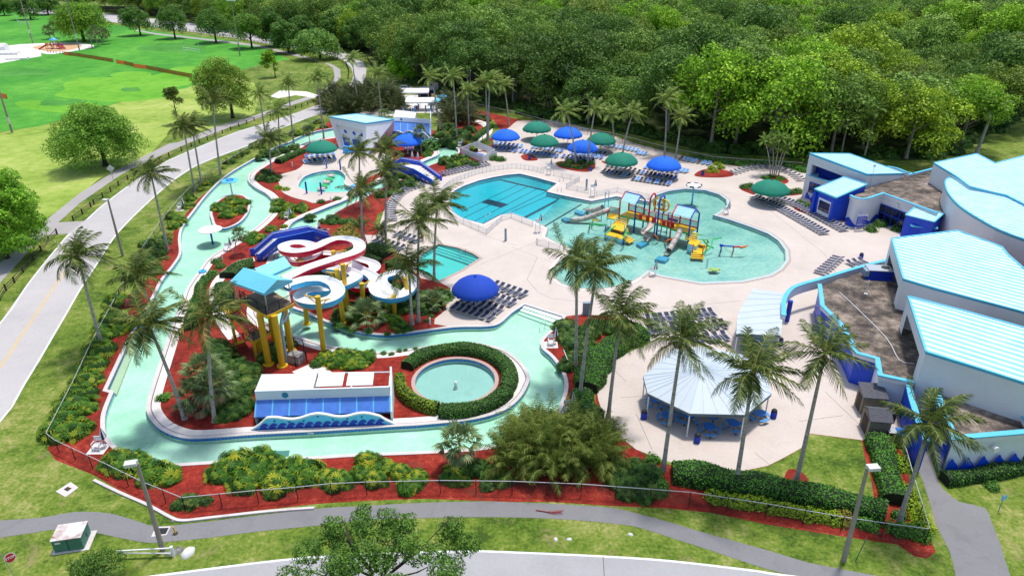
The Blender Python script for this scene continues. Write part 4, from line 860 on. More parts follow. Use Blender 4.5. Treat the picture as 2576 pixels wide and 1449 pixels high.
    for u0 in (.17,.27,.37,.47,.57,.67,.77): c0 = ma.lerp(mbb, u0)+nf*.045+up*(hgt(u0)-.33-.12*((int(u0*100)//10) % 2)); mb.box(c0, (.14,.02,.14), math.atan2(n_.y, n_.x))
    mb.build('wall_jets', M['navy'], mw)
    return t
M['louvre'] = plain('louvre', (.07, .19, .58), .35, .22, .9)
ph = pump_house((G(646,1074), G(984,1060)), (G(671,1008), G(988,1003)), 3.3, 'near pump house with sloping blue panels and a painted wave wall along the river', 8, .43, True, 1.75, (.4,.5))
ph2 = pump_house((G(990,345), G(1082,352)), (G(998,318), G(1085,328)), 4.2, 'far pump house with blue sloping panels and a small wave wall', 5, .6, False, 2.0, (.3,.6))
# ================================================================ slides, tower and the stair bridges
def flume(root, name, pts, shell, w=1.58, seam=2.4):
    """open half-pipe: white running surface, coloured shell and joint flanges"""
    P = smooth([Vector(p) for p in pts], 6, False); n = len(P)
    out = [(-.52,.40),(-.52,.0),(-.42,-.36),(-.18,-.52),(.18,-.52),(.42,-.36),(.52,.0),(.52,.40)]
    inn = [(.52,.40),(.47,.40),(.44,.14),(.34,-.04),(.14,-.12),(-.14,-.12),(-.34,-.04),(-.44,.14),(-.47,.40),(-.52,.40)]
    def ring(i, prof, k=1.0):
        t = P[min(i+1, n-1)]-P[max(i-1, 0)]; t.z = 0; t = t.normalized() if t.length > 1e-6 else Vector((1,0,0)); x = Vector((t.y, -t.x, 0))
        return [P[i]+x*a*w*k+Vector((0,0,b*(1.12 if k > 1 else 1)-(.0 if k == 1 else .02))) for a, b in prof]
    A = MB(); B = MB()
    for mb, prof in ((A, out), (B, inn)):
        rg = [ring(i, prof) for i in range(n)]; m = len(prof); vs = [v for r in rg for v in r]
        mb.add(vs, [(i*m+j, i*m+j+1, (i+1)*m+j+1, (i+1)*m+j) for i in range(n-1) for j in range(m-1)], 0, True)
    acc = 0
    for i in range(1, n-1):
        acc += (P[i]-P[i-1]).length
        if acc > seam:
            acc = 0; r0 = ring(i, out, 1.06); t = (P[i+1]-P[i-1]).normalized()*.06; m = len(out); A.add([v-t for v in r0]+[v+t for v in r0], [(j, j+1, m+j+1, m+j) for j in range(m-1)])
    A.build(name+'_shell', shell, root); B.build(name+'_lining', M['slide_white'], root)
def zrun(pts, z0, z1):
    n = len(pts); out = []; acc = [0]
    for i in range(1, n): acc.append(acc[-1]+math.hypot(pts[i][0]-pts[i-1][0], (pts[i][1]-pts[i-1][1])*1.8))
    return [G(p[0], p[1], z0+(z1-z0)*acc[i]/acc[-1]) for i, p in enumerate(pts)]
bs = empty('blue_water_slide', G(800,870), 'twisting water slide with a light blue shell spiralling in front of the tower', 'water slide')
flume(bs, 'flume', zrun([(722,722),(745,715),(775,708),(815,708),(843,721),(851,742),(832,758),(797,765),(763,759),(757,744),(785,735),(820,733),(858,722),(885,710),(897,699),(882,688),(848,680),(824,677),(824,670),(850,664),(880,668),(905,682),(930,694),(944,708),(944,730),(955,745),(985,751),(1015,745),(1033,728),(1035,708),(1012,692),(985,694),(962,704),(965,722),(1000,745)], 6.6, .9), M['slide_blue'])
rs = empty('red_water_slide', G(840,690), 'twisting water slide with a red shell and white lining looping behind the tower', 'water slide')
flume(rs, 'flume', zrun([(722,704),(742,694),(770,681),(810,667),(850,654),(888,642),(905,630),(900,615),(880,607),(852,605),(825,612),(800,624),(775,633),(745,637),(720,633),(716,623),(740,616),(768,617),(790,626),(799,638),(785,652),(755,660),(735,656),(748,647),(780,643),(815,642),(850,645),(885,653),(915,660),(938,668),(943,680),(925,693),(900,703),(888,716),(905,725),(940,722)], 6.6, 1.0), M['slide_red'])
def slide_post(root, bx, by, tx, ty, arms=(), r=.30):
    z = zat(bx, by, ty); g = G(bx, by); t = G(tx, ty, z); mb = MB(); mb.tube([g, t], r, 14); mb.cyl((g.x, g.y, 0), r*1.7, .12, 14); mb.cyl((t.x, t.y, t.z-.02), r*1.06, .06, 14); o = mb.build('support_post', M['yellow'], root)
    for (ax, ay, dz) in arms:
        p = t+Vector((0,0,-dz)); q = G(ax, ay, max(.4, z-dz+.25)); mb = MB(); mb.tube([p, q], .09, 8); mb.tube([p-Vector((0,0,.9)), p.lerp(q,.7)-Vector((0,0,.05))], .06, 6); mb.build('bracket_arm', M['yellow'], o)
for a in ((bs,815,891,799,746,((765,742,.3),(830,752,.6))),(bs,864,811,847,678,((820,684,.5),)),(bs,916,786,910,713,((932,705,.3),)),(bs,993,792,990,744,((975,750,.2),)),(bs,1028,760,1019,699,((1005,694,.3),)),
          (rs,852,712,838,632,((872,630,.1),)),(rs,876,792,862,665,((882,660,.4),)),(rs,775,712,757,654,((740,650,.3),)),(rs,772,815,762,700,())): slide_post(*a)
# tower
tw = empty('slide_tower', G(690,890), 'yellow legged slide tower with a bright cyan hip roof and dark railings', 'slide tower')
zp = 6.7; Pf, Pl, Pr = G(671,795,zp), G(603,752,zp), G(738,764,zp); Pb = Pl+Pr-Pf; pf = [Pf, Pr, Pb, Pl]
mb = MB(); mb.prism(pf, zp-.12, zp+.02); mb.build('platform', M['wood_deck'], tw)
mb = MB()
for i in range(4): mb.bar(pf[i]-Vector((0,0,.16)), pf[(i+1) % 4]-Vector((0,0,.16)), .14, .34)
mb.build('edge_beam', M['yellow'], tw)
def railing(root, path, h, mat, name='railing', sp=.16, skip=()):
    mb = MB()
    for i in range(len(path)-1):
        a, b = Vector(path[i]), Vector(path[i+1])
        if i in skip: continue
        for z in (.12, h): mb.bar(a+Vector((0,0,z)), b+Vector((0,0,z)), .05)
        nn = max(1, int((b-a).length/1.5))
        for k in range(nn+1): p = a.lerp(b, k/nn); mb.bar(p, p+Vector((0,0,h)), .06)
        nn = int((b-a).length/sp)
        for k in range(1, nn): p = a.lerp(b, k/nn); mb.bar(p+Vector((0,0,.12)), p+Vector((0,0,h)), .022)
    return mb.build(name, mat, root)
ins = [p.lerp((Pf+Pb)/2, .03) for p in pf]
railing(tw, [ins[3], ins[0], ins[1]], 1.15, M['black_steel'])
for (bx, by) in ((676,917),(711,921),(733,884)):
    g = G(bx, by); mb = MB(); mb.cyl((g.x,g.y,0), .36, zp-.15, 16); mb.cyl((g.x,g.y,0), .62, .15, 16); mb.cyl((g.x,g.y,3.2), .38, .06, 16); mb.build('leg', M['yellow'], tw)
q = Pb.lerp((Pf+Pb)/2, .25); mb = MB(); mb.cyl((q.x,q.y,0), .36, zp-.15, 16); mb.build('leg', M['yellow'], tw)
mb = MB(); g = G(722,912); mb.tube([g, g+Vector((0,0,4.8)), g+Vector((.1,.3,5.4)), g+Vector((.2,1.4,6.2)), g+Vector((.8,2.2,6.4))], .17, 10); mb.tube([g+Vector((0,0,4.9)), g+Vector((.5,.2,5.3)), g+Vector((1.1,.5,6.3))], .12, 8); mb.build('water_riser', plain('riser_blue', (.22,.40,.58), .5), tw)
ze = 9.1; e = [G(579,707,ze), G(665,738,ze), G(735,704.5,ze)]; r0 = G(698,704,ze+1.2); r1 = G(613,673,ze+1.2); bk = e[0]+(r1-e[0])*2; bk.z = ze
mb = MB(); mb.poly([e[0], e[1], r0, r1]); mb.tri(e[1], e[2], r0); mb.poly([e[2], bk, r1, r0]); mb.tri(bk, e[0], r1)
wg = [G(640,676,ze+.95), G(714,645.7,ze+.95), G(732,669.5,ze+.25), G(668,698,ze+.25)]; wb_ = wg[1]+(wg[1]-wg[2])*.9; wb_.z = ze+.25; wa_ = wg[0]+(wg[0]-wg[3])*.9; wa_.z = ze+.25; mb.poly([wg[3], wg[2], wg[1], wg[0]]); mb.poly([wg[0], wg[1], wb_, wa_])
ro = mb.build('roof', M['cyan_roof'], tw); mb = MB()
for a, b in ((e[0],e[1]),(e[1],e[2]),(e[2],bk),(bk,e[0]),(wg[3],wg[2]),(wg[2],wg[1]),(wg[1],wb_)): mb.bar(a-Vector((0,0,.13)), b-Vector((0,0,.13)), .08, .30)
mb.build('fascia', M['cyan_roof'], ro)
ctr = (Pf+Pb)/2
for p in (e[0], e[1], e[2], bk): q = p.lerp(Vector((ctr.x, ctr.y, ze)), .14); mb = MB(); mb.bar((q.x,q.y,zp), (q.x,q.y,ze), .12); mb.build('roof_post', M['steel'], tw)
def stairs(root, a, b, w, nm='stair_flight', treads=None):
    a, b = Vector(a), Vector(b); d = b-a; n = max(3, int(abs(d.z)/.19)); h = Vector((d.x, d.y, 0)).normalized(); x = Vector((h.y, -h.x, 0)); mb = MB()
    for sg in (-1, 1): mb.bar(a+x*sg*w/2, b+x*sg*w/2, .07, .28)
    st = mb.build(nm, M['yellow'], root); mb = MB()
    for k in range(n): p = a.lerp(b, (k+.5)/n); mb.box(p, (w-.1, .28, .05), math.atan2(h.y, h.x)-math.pi/2)
    mb.build('treads', M['wood_deck'] if treads is None else treads, st)
    for sg in (-1, 1): railing(st, [a+x*sg*w/2, b+x*sg*w/2], 1.05, M['black_steel'], 'handrail', .3)
L1 = GP([(619,846),(638,859),(679,836),(659,825)], 2.3); L1c = sum(L1, Vector())/4; mb = MB(); mb.prism(L1, 2.18, 2.3); mb.build('landing', M['wood_deck'], tw); mb = MB()
for i in range(4): mb.bar(L1[i]-Vector((0,0,.14)), L1[(i+1) % 4]-Vector((0,0,.14)), .12, .3)
mb.build('edge_beam', M['yellow'], tw); railing(tw, [L1[1], L1[2], L1[3]], 1.1, M['black_steel'])
L2c = G(576,776,4.6); mb = MB(); mb.box(L2c, (2.2,1.6,.14), rad(-30)); mb.build('landing', M['yellow'], tw)
stairs(tw, L1[0].lerp(L1[3], .45), L2c+Vector((.5,-.4,0)), 1.25); stairs(tw, L2c+Vector((.3,.6,0)), Pl.lerp(Pf, .12)+Vector((-.3,0,0)), 1.2); stairs(tw, G(600,862), L1[0].lerp(L1[1], .5), 1.25)
for p in (L1[1], L1c, L2c): mb = MB(); mb.cyl((p.x,p.y,0), .18 if p is not L1c else .34, p.z-.12, 12); mb.build('leg', M['yellow'], tw)
pc = empty('pump_cage', G(748,905), 'black railed cage with a grey pump block under the tower', 'cage'); g = G(752,912); mb = MB(); mb.box(g+Vector((-.3,.2,.55)), (1.5,1.2,1.1), rad(-20)); mb.build('pump_block', M['rock'], pc)
c4 = GP([(738,900),(745,925),(773,912),(765,883)]); railing(pc, c4+[c4[0]], 1.5, M['black_steel'], 'cage_rail', .35)
# blue stair bridge by the slides
br = empty('stair_bridge', G(720,640), 'royal blue stair bridge with white handrails crossing the channel beside the red slide', 'bridge')
nearT = [G(644,639.5,1.05), G(653,639.5,1.2), G(700,599.5,3.45), G(789,581,3.45), G(839,596,1.05)]
farT = [G(627.7,625.7,1.05), G(637.7,624.5,1.2), G(684,584.5,3.45), G(771.5,567,3.45), G(825,582,1.05)]
def bridge(br, nearT, farT, depth, cap, zf):
    for T, other, nm in ((nearT, farT, 'near'), (farT, nearT, 'far')):
        mb = MB(); o = MB(); n = len(T); inw = (other[1]-T[1]); inw.z = 0; inw = inw.normalized()*.18
        bot = [Vector((p.x,p.y,max(-.02, p.z-depth))) for p in T]; bot[0].z = -.02; bot[-1].z = -.02
        for i in range(n-1):
            mb.quad(bot[i], bot[i+1], T[i+1], T[i]); mb.quad(bot[i+1]+inw, bot[i]+inw, T[i]+inw, T[i+1]+inw); mb.quad(bot[i], bot[i]+inw, bot[i+1]+inw, bot[i+1])
            o.quad(T[i], T[i+1], T[i+1]+inw, T[i]+inw)
        for i in (0, n-1): mb.quad(bot[i], T[i], T[i]+inw, bot[i]+inw)
        pw = mb.build('parapet', M['royal'], br); o.build('lip', cap, pw); r = MB(); r.tube([p+inw*1.7+Vector((0,0,-.12)) for p in T[1:]], .035, 6); r.build('handrail', M['white_paint'], pw)
    n = len(nearT); mb = MB(); dk = MB()
    for i in range(1, n-1):
        a, b, c, d = nearT[i], nearT[i+1], farT[i+1], farT[i]; f = lambda p: Vector((p.x,p.y,max(.02,p.z-1.0)))
        a, b, c, d = f(a), f(b), f(c), f(d)
        if abs(a.z-b.z) < .5: dk.quad(a, b, c, d); dk.quad(*[v-Vector((0,0,.2)) for v in (d, c, b, a)])
        else:
            m = max(2, int(abs(a.z-b.z)/.17))
            for k in range(m):
                t0, t1 = k/m, (k+1)/m; zt = (a.lerp(b, t1) if b.z > a.z else a.lerp(b, t0)).z
                q = [a.lerp(b,t0), a.lerp(b,t1), d.lerp(c,t1), d.lerp(c,t0)]; hi = [Vector((v.x,v.y,zt)) for v in q]; mb.poly(hi); mb.loft([Vector((v.x,v.y,zt-.3)) for v in q], hi)
    a, b, c, d = nearT[1], nearT[2], farT[2], farT[1]
    mb.build('steps', M['walk'], br); dk.build('deck', M['walk'], br)
nearT2 = [nearT[0], nearT[1], nearT[2], nearT[3], nearT[4]]; bridge(br, nearT2, farT, 1.75, M['royal_lip'], 0)
# white tiered stair bridge over the far channel
b2 = empty('stair_bridge', G(1060,440), 'wide white stair bridge with blue side walls beside the arc of dark loungers', 'bridge')
nT = [G(1112,442,1.0), G(1108,441,1.1), G(1057,404,2.6), G(1010,396,2.6), G(985,410,1.0)]; fT = [G(1090,458,1.0), G(1086,452,1.05), G(1040,425,2.6), G(1000,414,2.6), G(975,425,1.0)]
bridge(b2, nT, fT, 1.7, M['royal_lip'], 0)
# ---------------------------------------------------------------- people
def skin_body(root, joints, bones, radii, mat, name='body'):
    me = bpy.data.meshes.new(name); ks = list(joints); me.from_pydata([joints[k] for k in ks], [(ks.index(a), ks.index(b)) for a, b in bones], []); me.materials.append(mat)
    o = bpy.data.objects.new(name, me); COL.objects.link(o); o.parent = root; md = o.modifiers.new('skin', 'SKIN'); md.use_smooth_shade = True
    for i, k in enumerate(ks): r = radii.get(k, .05); me.skin_vertices[0].data[i].radius = (r, r) if not isinstance(r, tuple) else r
    me.skin_vertices[0].data[0].use_root = True; sb = o.modifiers.new('smooth', 'SUBSURF'); sb.levels = 1; sb.render_levels = 1; return o
BONES = [('pelvis','waist'),('waist','chest'),('chest','neck'),('neck','head'),('head','crown')]
for s_ in 'lr': BONES += [('chest','sh'+s_),('sh'+s_,'el'+s_),('el'+s_,'wr'+s_),('wr'+s_,'hd'+s_),('pelvis','hip'+s_),('hip'+s_,'kn'+s_),('kn'+s_,'an'+s_),('an'+s_,'to'+s_)]
RAD = dict(pelvis=(.15,.11), waist=(.13,.095), chest=(.16,.11), neck=.055, head=(.075,.09), crown=(.06,.075))
for s_ in 'lr': RAD.update({'sh'+s_:.06,'el'+s_:.042,'wr'+s_:.03,'hd'+s_:.035,'hip'+s_:.085,'kn'+s_:.06,'an'+s_:.038,'to'+s_:.035})
def person(loc, rz, pose, cloth, lab, hair=(.03,.02,.015)):
    t = empty('person', loc, lab, 'person', rz=rz, local=True)
    J = dict(pelvis=(0,0,.95), waist=(0,0,1.12), chest=(0,0,1.36), neck=(0,0,1.5), head=(0,.02,1.6), crown=(0,.01,1.70))
    for s_, x in (('l',-1),('r',1)): J.update({'sh'+s_:(.19*x,0,1.40),'el'+s_:(.25*x,.02,1.13),'wr'+s_:(.26*x,.08,.88),'hd'+s_:(.26*x,.11,.80),'hip'+s_:(.09*x,0,.90),'kn'+s_:(.11*x,.03,.5),'an'+s_:(.11*x,0,.08),'to'+s_:(.12*x,.15,.04)})
    if pose == 'sit':
        for s_, x in (('l',-1),('r',1)): J.update({'kn'+s_:(.13*x,.45,.92),'an'+s_:(.13*x,.5,.48),'to'+s_:(.13*x,.64,.45),'wr'+s_:(.2*x,.3,1.05),'hd'+s_:(.18*x,.4,1.0)})
        J = {k: (v[0], v[1], v[2]-.45) for k, v in J.items()}
    if pose == 'lie': J = {k: (v[0], v[2]-.95, .14-v[1]) for k, v in J.items()}; J.update(dict(ell=(-.24,.62,.12), elr=(.24,.62,.12), wrl=(-.22,.9,.1), wrr=(.22,.9,.1), hdl=(-.2,1.0,.08), hdr=(.2,1.0,.08)))
    skin_body(t, J, BONES, RAD, M['skin'])
    hm = MB(); h = Vector(J['crown']); hh = Vector(J['head']); up = (h-hh).normalized(); hm.tube([hh+up*.05, h, h+up*.05, h+up*.085], [.092,.095,.075,.01], 10); hm.build('hair', plain('hair', hair, .8), t)
    cm = MB()
    for (ks, rr, mt) in cloth:
        c = MB(); c.tube([Vector(J[k]) for k in ks], rr, 10); c.build('clothing', mt, t)
    return t
navy_c = plain('swim_shorts', (.02,.09,.12), .8); white_c = plain('white_shirt', (.75,.75,.75), .8); red_c = plain('red_shorts', (.5,.05,.03), .8)
sh = lambda s_: (['pelvis','hip'+s_,'kn'+s_], [.12,.105,.085])
person(G(820,579,3.0), rad(-105), 'lie', [(['waist','pelvis'], [.14,.16], navy_c)]+[(*sh(k), navy_c) for k in 'lr'], 'shirtless person in dark swim shorts stretched flat on top of the blue bridge')
person(G(805,583,2.6), rad(160), 'stand', [(['pelvis','waist','chest','neck'], [.17,.155,.18,.08], white_c)]+[(*sh(k), navy_c) for k in 'lr'], 'person in a white shirt on the steps of the blue stair bridge')
lg = person(G(1062,607), rad(150), 'stand', [(['waist','pelvis'], [.14,.165], red_c)]+[(*sh(k), red_c) for k in 'lr'], 'lifeguard in red shorts standing by the small teal pool holding a yellow float')
mb = MB(); mb.tube([(-.3,.14,.9),(.1,.2,.95),(.45,.2,1.0)], .10, 8); fl = mb.build('rescue_float', M['yellow']); fl.location = G(1063,607)+Vector((.2,-.1,0)); tag(fl, 'yellow rescue float held by the lifeguard in red shorts', 'rescue float')
# ================================================================ furniture and smaller things
def lounger_mesh(col):
    f = MB(); s = MB(); L = 1.92; w = .33
    for sx in (-1, 1):
        x = sx*w; f.tube([(x,-.96,.34),(x,.22,.34),(x,.90,.62)], .022, 5); f.tube([(x,-.80,.33),(x*1.02,-.86,.02)], .02, 5); f.tube([(x,.25,.33),(x*1.02,.30,.02)], .02, 5); f.tube([(x,-.72,.06),(x,.24,.06)], .016, 5)
    for y, z in ((-.96,.34),(.22,.34),(.90,.62)): f.tube([(-w,y,z),(w,y,z)], .022, 5)
    f.tube([(-w,.62,.48),(-w,.66,.04)], .016, 5); f.tube([(w,.62,.48),(w,.66,.04)], .016, 5)
    Y = [(-.95,.352),(-.35,.33),(.22,.35),(.56,.48),(.89,.63)]
    for i in range(4): s.quad((-w+.03,Y[i][0],Y[i][1]), (w-.03,Y[i][0],Y[i][1]), (w-.03,Y[i+1][0],Y[i+1][1]), (-w+.03,Y[i+1][0],Y[i+1][1]))
    return f.mesh('lounger_frame', M['lattice']), s.mesh('lounger_sling', col)
M['sling_navy'] = plain('sling_navy', (.022, .026, .062), .75, .2, 4); M['sling_blue'] = plain('sling_blue', (.012, .10, .40), .7, .2, 4); M['sling_sky'] = plain('sling_sky', (.07, .27, .62), .7, .2, 4); M['sling_black'] = plain('sling_black', (.008, .010, .028), .75, .2, 4)
LM = {k: lounger_mesh(M['sling_'+k]) for k in ('navy','blue','sky','black')}
NL = 0
def lounger(x, y, rz, col, label, group):
    global NL; NL += 1
    t = empty('chaise_lounge', (x, y, .012), label, 'lounger', group, rz=rz); a, b = LM[col]; link('frame', a, t); link('sling', b, t)
def lrow(path, n, cols, label, group, head=1, sm=True):
    """n loungers side by side along a path; head=+1: heads to the left of the walking direction"""
    P = [G(*p) for p in path]; P = smooth(P, 8, False) if len(P) > 2 else P; acc = [0]
    for i in range(1, len(P)): acc.append(acc[-1]+(P[i]-P[i-1]).length)
    for k in range(n):
        s = acc[-1]*k/max(1, n-1); i = max(j for j in range(len(P)-1) if acc[j] <= s+1e-6); d = (P[i+1]-P[i]); p = P[i]+d*((s-acc[i])/max(1e-6, acc[i+1]-acc[i])); a = math.atan2(d.y, d.x)
        c = cols[k % len(cols)] if isinstance(cols, (list, tuple)) else cols
        lounger(p.x, p.y, a+(0 if head > 0 else math.pi)+RND.uniform(-.05,.05), c, label, group)
gl = 'loungers set out around the pools'
lrow([(1144,776),(1236,803)], 7, 'navy', 'navy lounger in the nearest row below the single blue umbrella', gl)
lrow([(1168,758),(1256,785)], 7, 'navy', 'navy lounger in the second row under the single blue umbrella', gl)
lrow([(1205,741),(1288,767)], 7, 'navy', 'navy lounger in the third row behind the single blue umbrella pole', gl)
lrow([(1244,721),(1316,746)], 6, 'navy', 'navy lounger in the row farthest behind the single blue umbrella', gl)
lrow([(1632,808),(1790,792)], 11, 'navy', 'navy lounger in the upper row above the octagonal pavilion', gl)
lrow([(1638,835),(1818,820)], 11, 'navy', 'navy lounger in the middle row above the octagonal pavilion', gl)
lrow([(1700,866),(1822,850)], 7, 'navy', 'navy lounger in the lowest row touching the octagonal pavilion roof', gl)
lrow([(1897,500),(1960,527),(2072,590)], 24, 'navy', 'navy lounger in the long row beside the splash pool', gl, 1)
lrow([(1940,497),(2000,518),(2122,582)], 23, 'navy', 'navy lounger in the long row nearer the ticket box', gl, 1)
lrow([(2064,690),(2108,652)], 8, 'navy', 'navy lounger in the short row near the curved beam', gl, -1); lrow([(2140,668),(2170,662)], 3, 'navy', 'navy lounger in the trio behind the curved beam', gl)
lrow([(1062,468),(1030,478),(1006,492),(987,517),(983,538),(986,556)], 19, 'navy', 'navy lounger in the curved row around the deep pool by the hedge', gl, -1)
lrow([(1116,441),(1170,428),(1226,415)], 14, 'navy', 'navy lounger in the row between the white stair bridge and white enclosure', gl)
lrow([(946,608),(1008,628)], 6, 'navy', 'navy lounger in the front row behind the coconut palms near the teal pool', gl); lrow([(1000,594),(1050,609)], 5, 'navy', 'navy lounger in the back row behind the coconut palms near the teal pool', gl)
B = ['black','black','blue','black','black','sky','black']
lrow([(1518,434),(1580,446)], 7, B, 'dark or blue lounger in the front row under the nearest green umbrella', gl); lrow([(1530,420),(1594,433)], 7, ['black','black','black','blue'], 'dark or blue lounger in the back row under the nearest green umbrella', gl)
lrow([(1594,453),(1682,466)], 10, ['black','sky','black','black','blue'], 'dark or blue lounger in the front row under the largest far blue umbrella', gl); lrow([(1606,437),(1697,452)], 10, ['black','blue','black','black'], 'dark or blue lounger in the middle row under the largest far blue umbrella', gl); lrow([(1625,424),(1703,437)], 8, ['sky','black','black','blue'], 'dark or blue lounger in the back row under the largest far blue umbrella', gl)
lrow([(1709,431),(1726,435)], 3, 'sky', 'sky blue lounger right of the largest far blue umbrella', gl)
lrow([(1417,397),(1490,408)], 8, ['blue','black','sky'], 'blue lounger in the front row under the umbrella behind the round shrub bed', gl); lrow([(1440,388),(1513,400)], 8, ['sky','blue'], 'blue lounger in the back row under the umbrella behind the round shrub bed', gl)
lrow([(1312,384),(1400,397)], 10, ['blue','blue','sky'], 'blue lounger in the front row under the middle green umbrella', gl); lrow([(1342,373),(1412,384)], 8, ['sky','blue','black'], 'blue lounger in the back row under the middle green umbrella', gl)
lrow([(1238,375),(1297,383)], 7, ['blue','black','blue'], 'blue lounger in the front row under the leftmost far blue umbrella', gl); lrow([(1248,365),(1310,372)], 7, ['sky','blue'], 'blue lounger in the back row under the leftmost far blue umbrella', gl)
lrow([(1484,386),(1520,391)], 4, ['blue','black'], 'blue lounger under the rightmost of the three far green umbrellas', gl); lrow([(1515,367),(1602,382)], 10, 'sky', 'sky blue lounger in the row along the mulch behind the umbrellas', gl)
lrow([(1605,388),(1622,391)], 3, 'sky', 'sky blue lounger in the trio between two far umbrellas', gl); lrow([(1712,402),(1782,415)], 7, ['black','sky','sky','sky'], 'lounger in the row by the fence right of the far blue umbrella', gl)
lrow([(1845,438),(1890,425),(1935,422),(1968,430),(1996,442),(2014,456)], 16, 'navy', 'navy lounger in the curved row around the palm bed by the entrance', gl, 1)
lrow([(768,411),(842,402)], 7, ['sky','blue','black'], 'blue lounger in the front row under the green umbrella by the kids pool', gl); lrow([(772,398),(838,390)], 6, ['blue','sky'], 'blue lounger in the back row under the green umbrella by the kids pool', gl)
lrow([(1022,378),(1060,381)], 4, 'blue', 'blue lounger under the blue umbrella beside the white changing house', gl)
# ---- big funbrellas
def funbrella(px, py, bx, by, wpx, mat, label):
    g = G(bx, by); z = 2.55; sc = .8965*(py+150)/(CAM_H-3.2); R_ = wpx/2/sc; t = empty('pool_umbrella', g, label, 'umbrella', 'giant umbrellas over the loungers', local=True)
    n = 80; mb = MB(); pr = [(.02,2.02),(.10,1.98),(.30,1.84),(.55,1.52),(.78,1.02),(.93,.48),(1.0,.12),(1.0,-.02),(.99,-.30)]
    def rf(j, a): return 1+(.012*abs(math.cos(8*a)) if j > 2 else 0)
    k0 = len(mb.v); mb.lathe([(r*R_, z+h*.92) for r, h in pr], (0,0,0), n, 0, True, rf)
    for i in range(len(pr)-1, len(pr)):   # scalloped hem
        for k in range(n): v = mb.v[k0+i*n+k]; a = 2*math.pi*k/n; mb.v[k0+i*n+k] = (v[0], v[1], v[2]+.13*abs(math.sin(8*a)))
    cv = mb.build('canopy', mat, t); mb = MB(); mb.lathe([(.02,z+2.05),(.16,z+2.0),(.2,z+1.82),(.12,z+1.8)], (0,0,0), 12); mb.build('finial', mat, cv)
    mb = MB(); mb.cyl((0,0,0), .075, z+1.7, 10); mb.cyl((0,0,0), .3, .04, 14); mb.build('pole', M['lattice'], t)
    for k in range(8): a = k*math.pi/4; mb = MB(); mb.tube([(.05*math.cos(a),.05*math.sin(a),z+1.72),(R_*.6*math.cos(a),R_*.6*math.sin(a),z+1.25),(R_*.97*math.cos(a),R_*.97*math.sin(a),z+.05)], .025, 5); mb.build('rib', M['lattice'], t)
for a in ((1192,707,1197,772,117,'umb_navy','dark blue umbrella standing alone beside the small teal pool'),(1350,317,1350,352,72,'umb_green','green umbrella farthest back by the fence'),(1273,338,1272,373,72,'umb_blue','blue umbrella at the left end of the far group'),
    (1427,331,1428,367,72,'umb_blue','blue umbrella behind the middle green one, right of the farthest green'),(1370,352,1369,388,73,'umb_green','green umbrella in the middle of the far group'),(1510,346,1511,383,73,'umb_green','green umbrella at the right end of the back line'),
    (1463,367,1464,403,77,'umb_blue','blue umbrella right behind the round shrub bed'),(1559,396,1561,437,82,'umb_green','nearest green umbrella of the far group'),(1665,406,1667,448,85,'umb_blue','largest and rightmost blue umbrella of the far group'),
    (1929,467,1932,512,94,'umb_green','green umbrella near the entrance building at the long lounger rows'),(812,365,812,404,79,'umb_green','green umbrella by the kids pool and white changing house'),(1024,350,1026,386,74,'umb_blue','blue umbrella beside the white changing house')):
    funbrella(*a[:5], M[a[5]], a[6])
# ---- lifeguard chairs with folded striped umbrella
def guard(px, py, kind, label, rz=0.0):
    t = empty('lifeguard_chair', G(px, py), label, 'lifeguard chair', 'lifeguard posts', rz=rz or .01); hs = {'low': .55, 'tall': 1.5, 'deck': .5}[kind]; mb = MB(); w = .34
    for sx in (-1, 1):
        for sy in (-1, 1): mb.bar((sx*w*1.15,sy*w*1.15,0), (sx*w,sy*w,hs), .06)
        mb.bar((sx*w,-w,hs+.28), (sx*w,w,hs+.28), .06); mb.bar((sx*w,-w,hs), (sx*w,-w,hs+.28), .05); mb.bar((sx*w,w,hs), (sx*w,w,hs+.75), .05)
    for k in range(1, int(hs/.3)+1): mb.bar((-w,-w*1.1,k*.3), (w,-w*1.1,k*.3), .05)
    mb.build('frame', M['white_paint'], t); mb = MB(); mb.box((0,0,hs), (.68,.66,.06)); mb.build('seat', M['white_paint'], t); mb = MB(); mb.box((0,w,hs+.5), (.66,.05,.5)); mb.build('backrest', M['white_paint'], t)
    if kind == 'low': mb = MB(); mb.box((0,.0,.02), (1.6,1.5,.05)); mb.build('platform', M['walk'], t)
    u = MB(); v = MB(); ux, uy = .55, .35; hh = hs+1.75
    u.tube([(ux,uy,.0),(ux,uy,hh)], .03, 6); u.build('umbrella_pole', M['steel'], t)
    for mbx, par in ((MB(), 0), (MB(), 1)):
        for k in range(8):
            if k % 2 != par: continue
            a0, a1 = k*math.pi/4, (k+1)*math.pi/4; zt = hh+.02
            for (r0, z0, r1, z1) in ((.03,zt,.16,zt-.5),(.16,zt-.5,.30,zt-1.15),(.30,zt-1.15,.22,zt-1.3)): mbx.quad((ux+r0*math.cos(a0),uy+r0*math.sin(a0),z0),(ux+r0*math.cos(a1),uy+r0*math.sin(a1),z0),(ux+r1*math.cos(a1),uy+r1*math.sin(a1),z1),(ux+r1*math.cos(a0),uy+r1*math.sin(a0),z1))
        mbx.build('folded_umbrella', M['white_paint'] if par else M['umb_navy2'], t)
M['umb_navy2'] = plain('umb_navy2', (.012,.016,.08), .8)
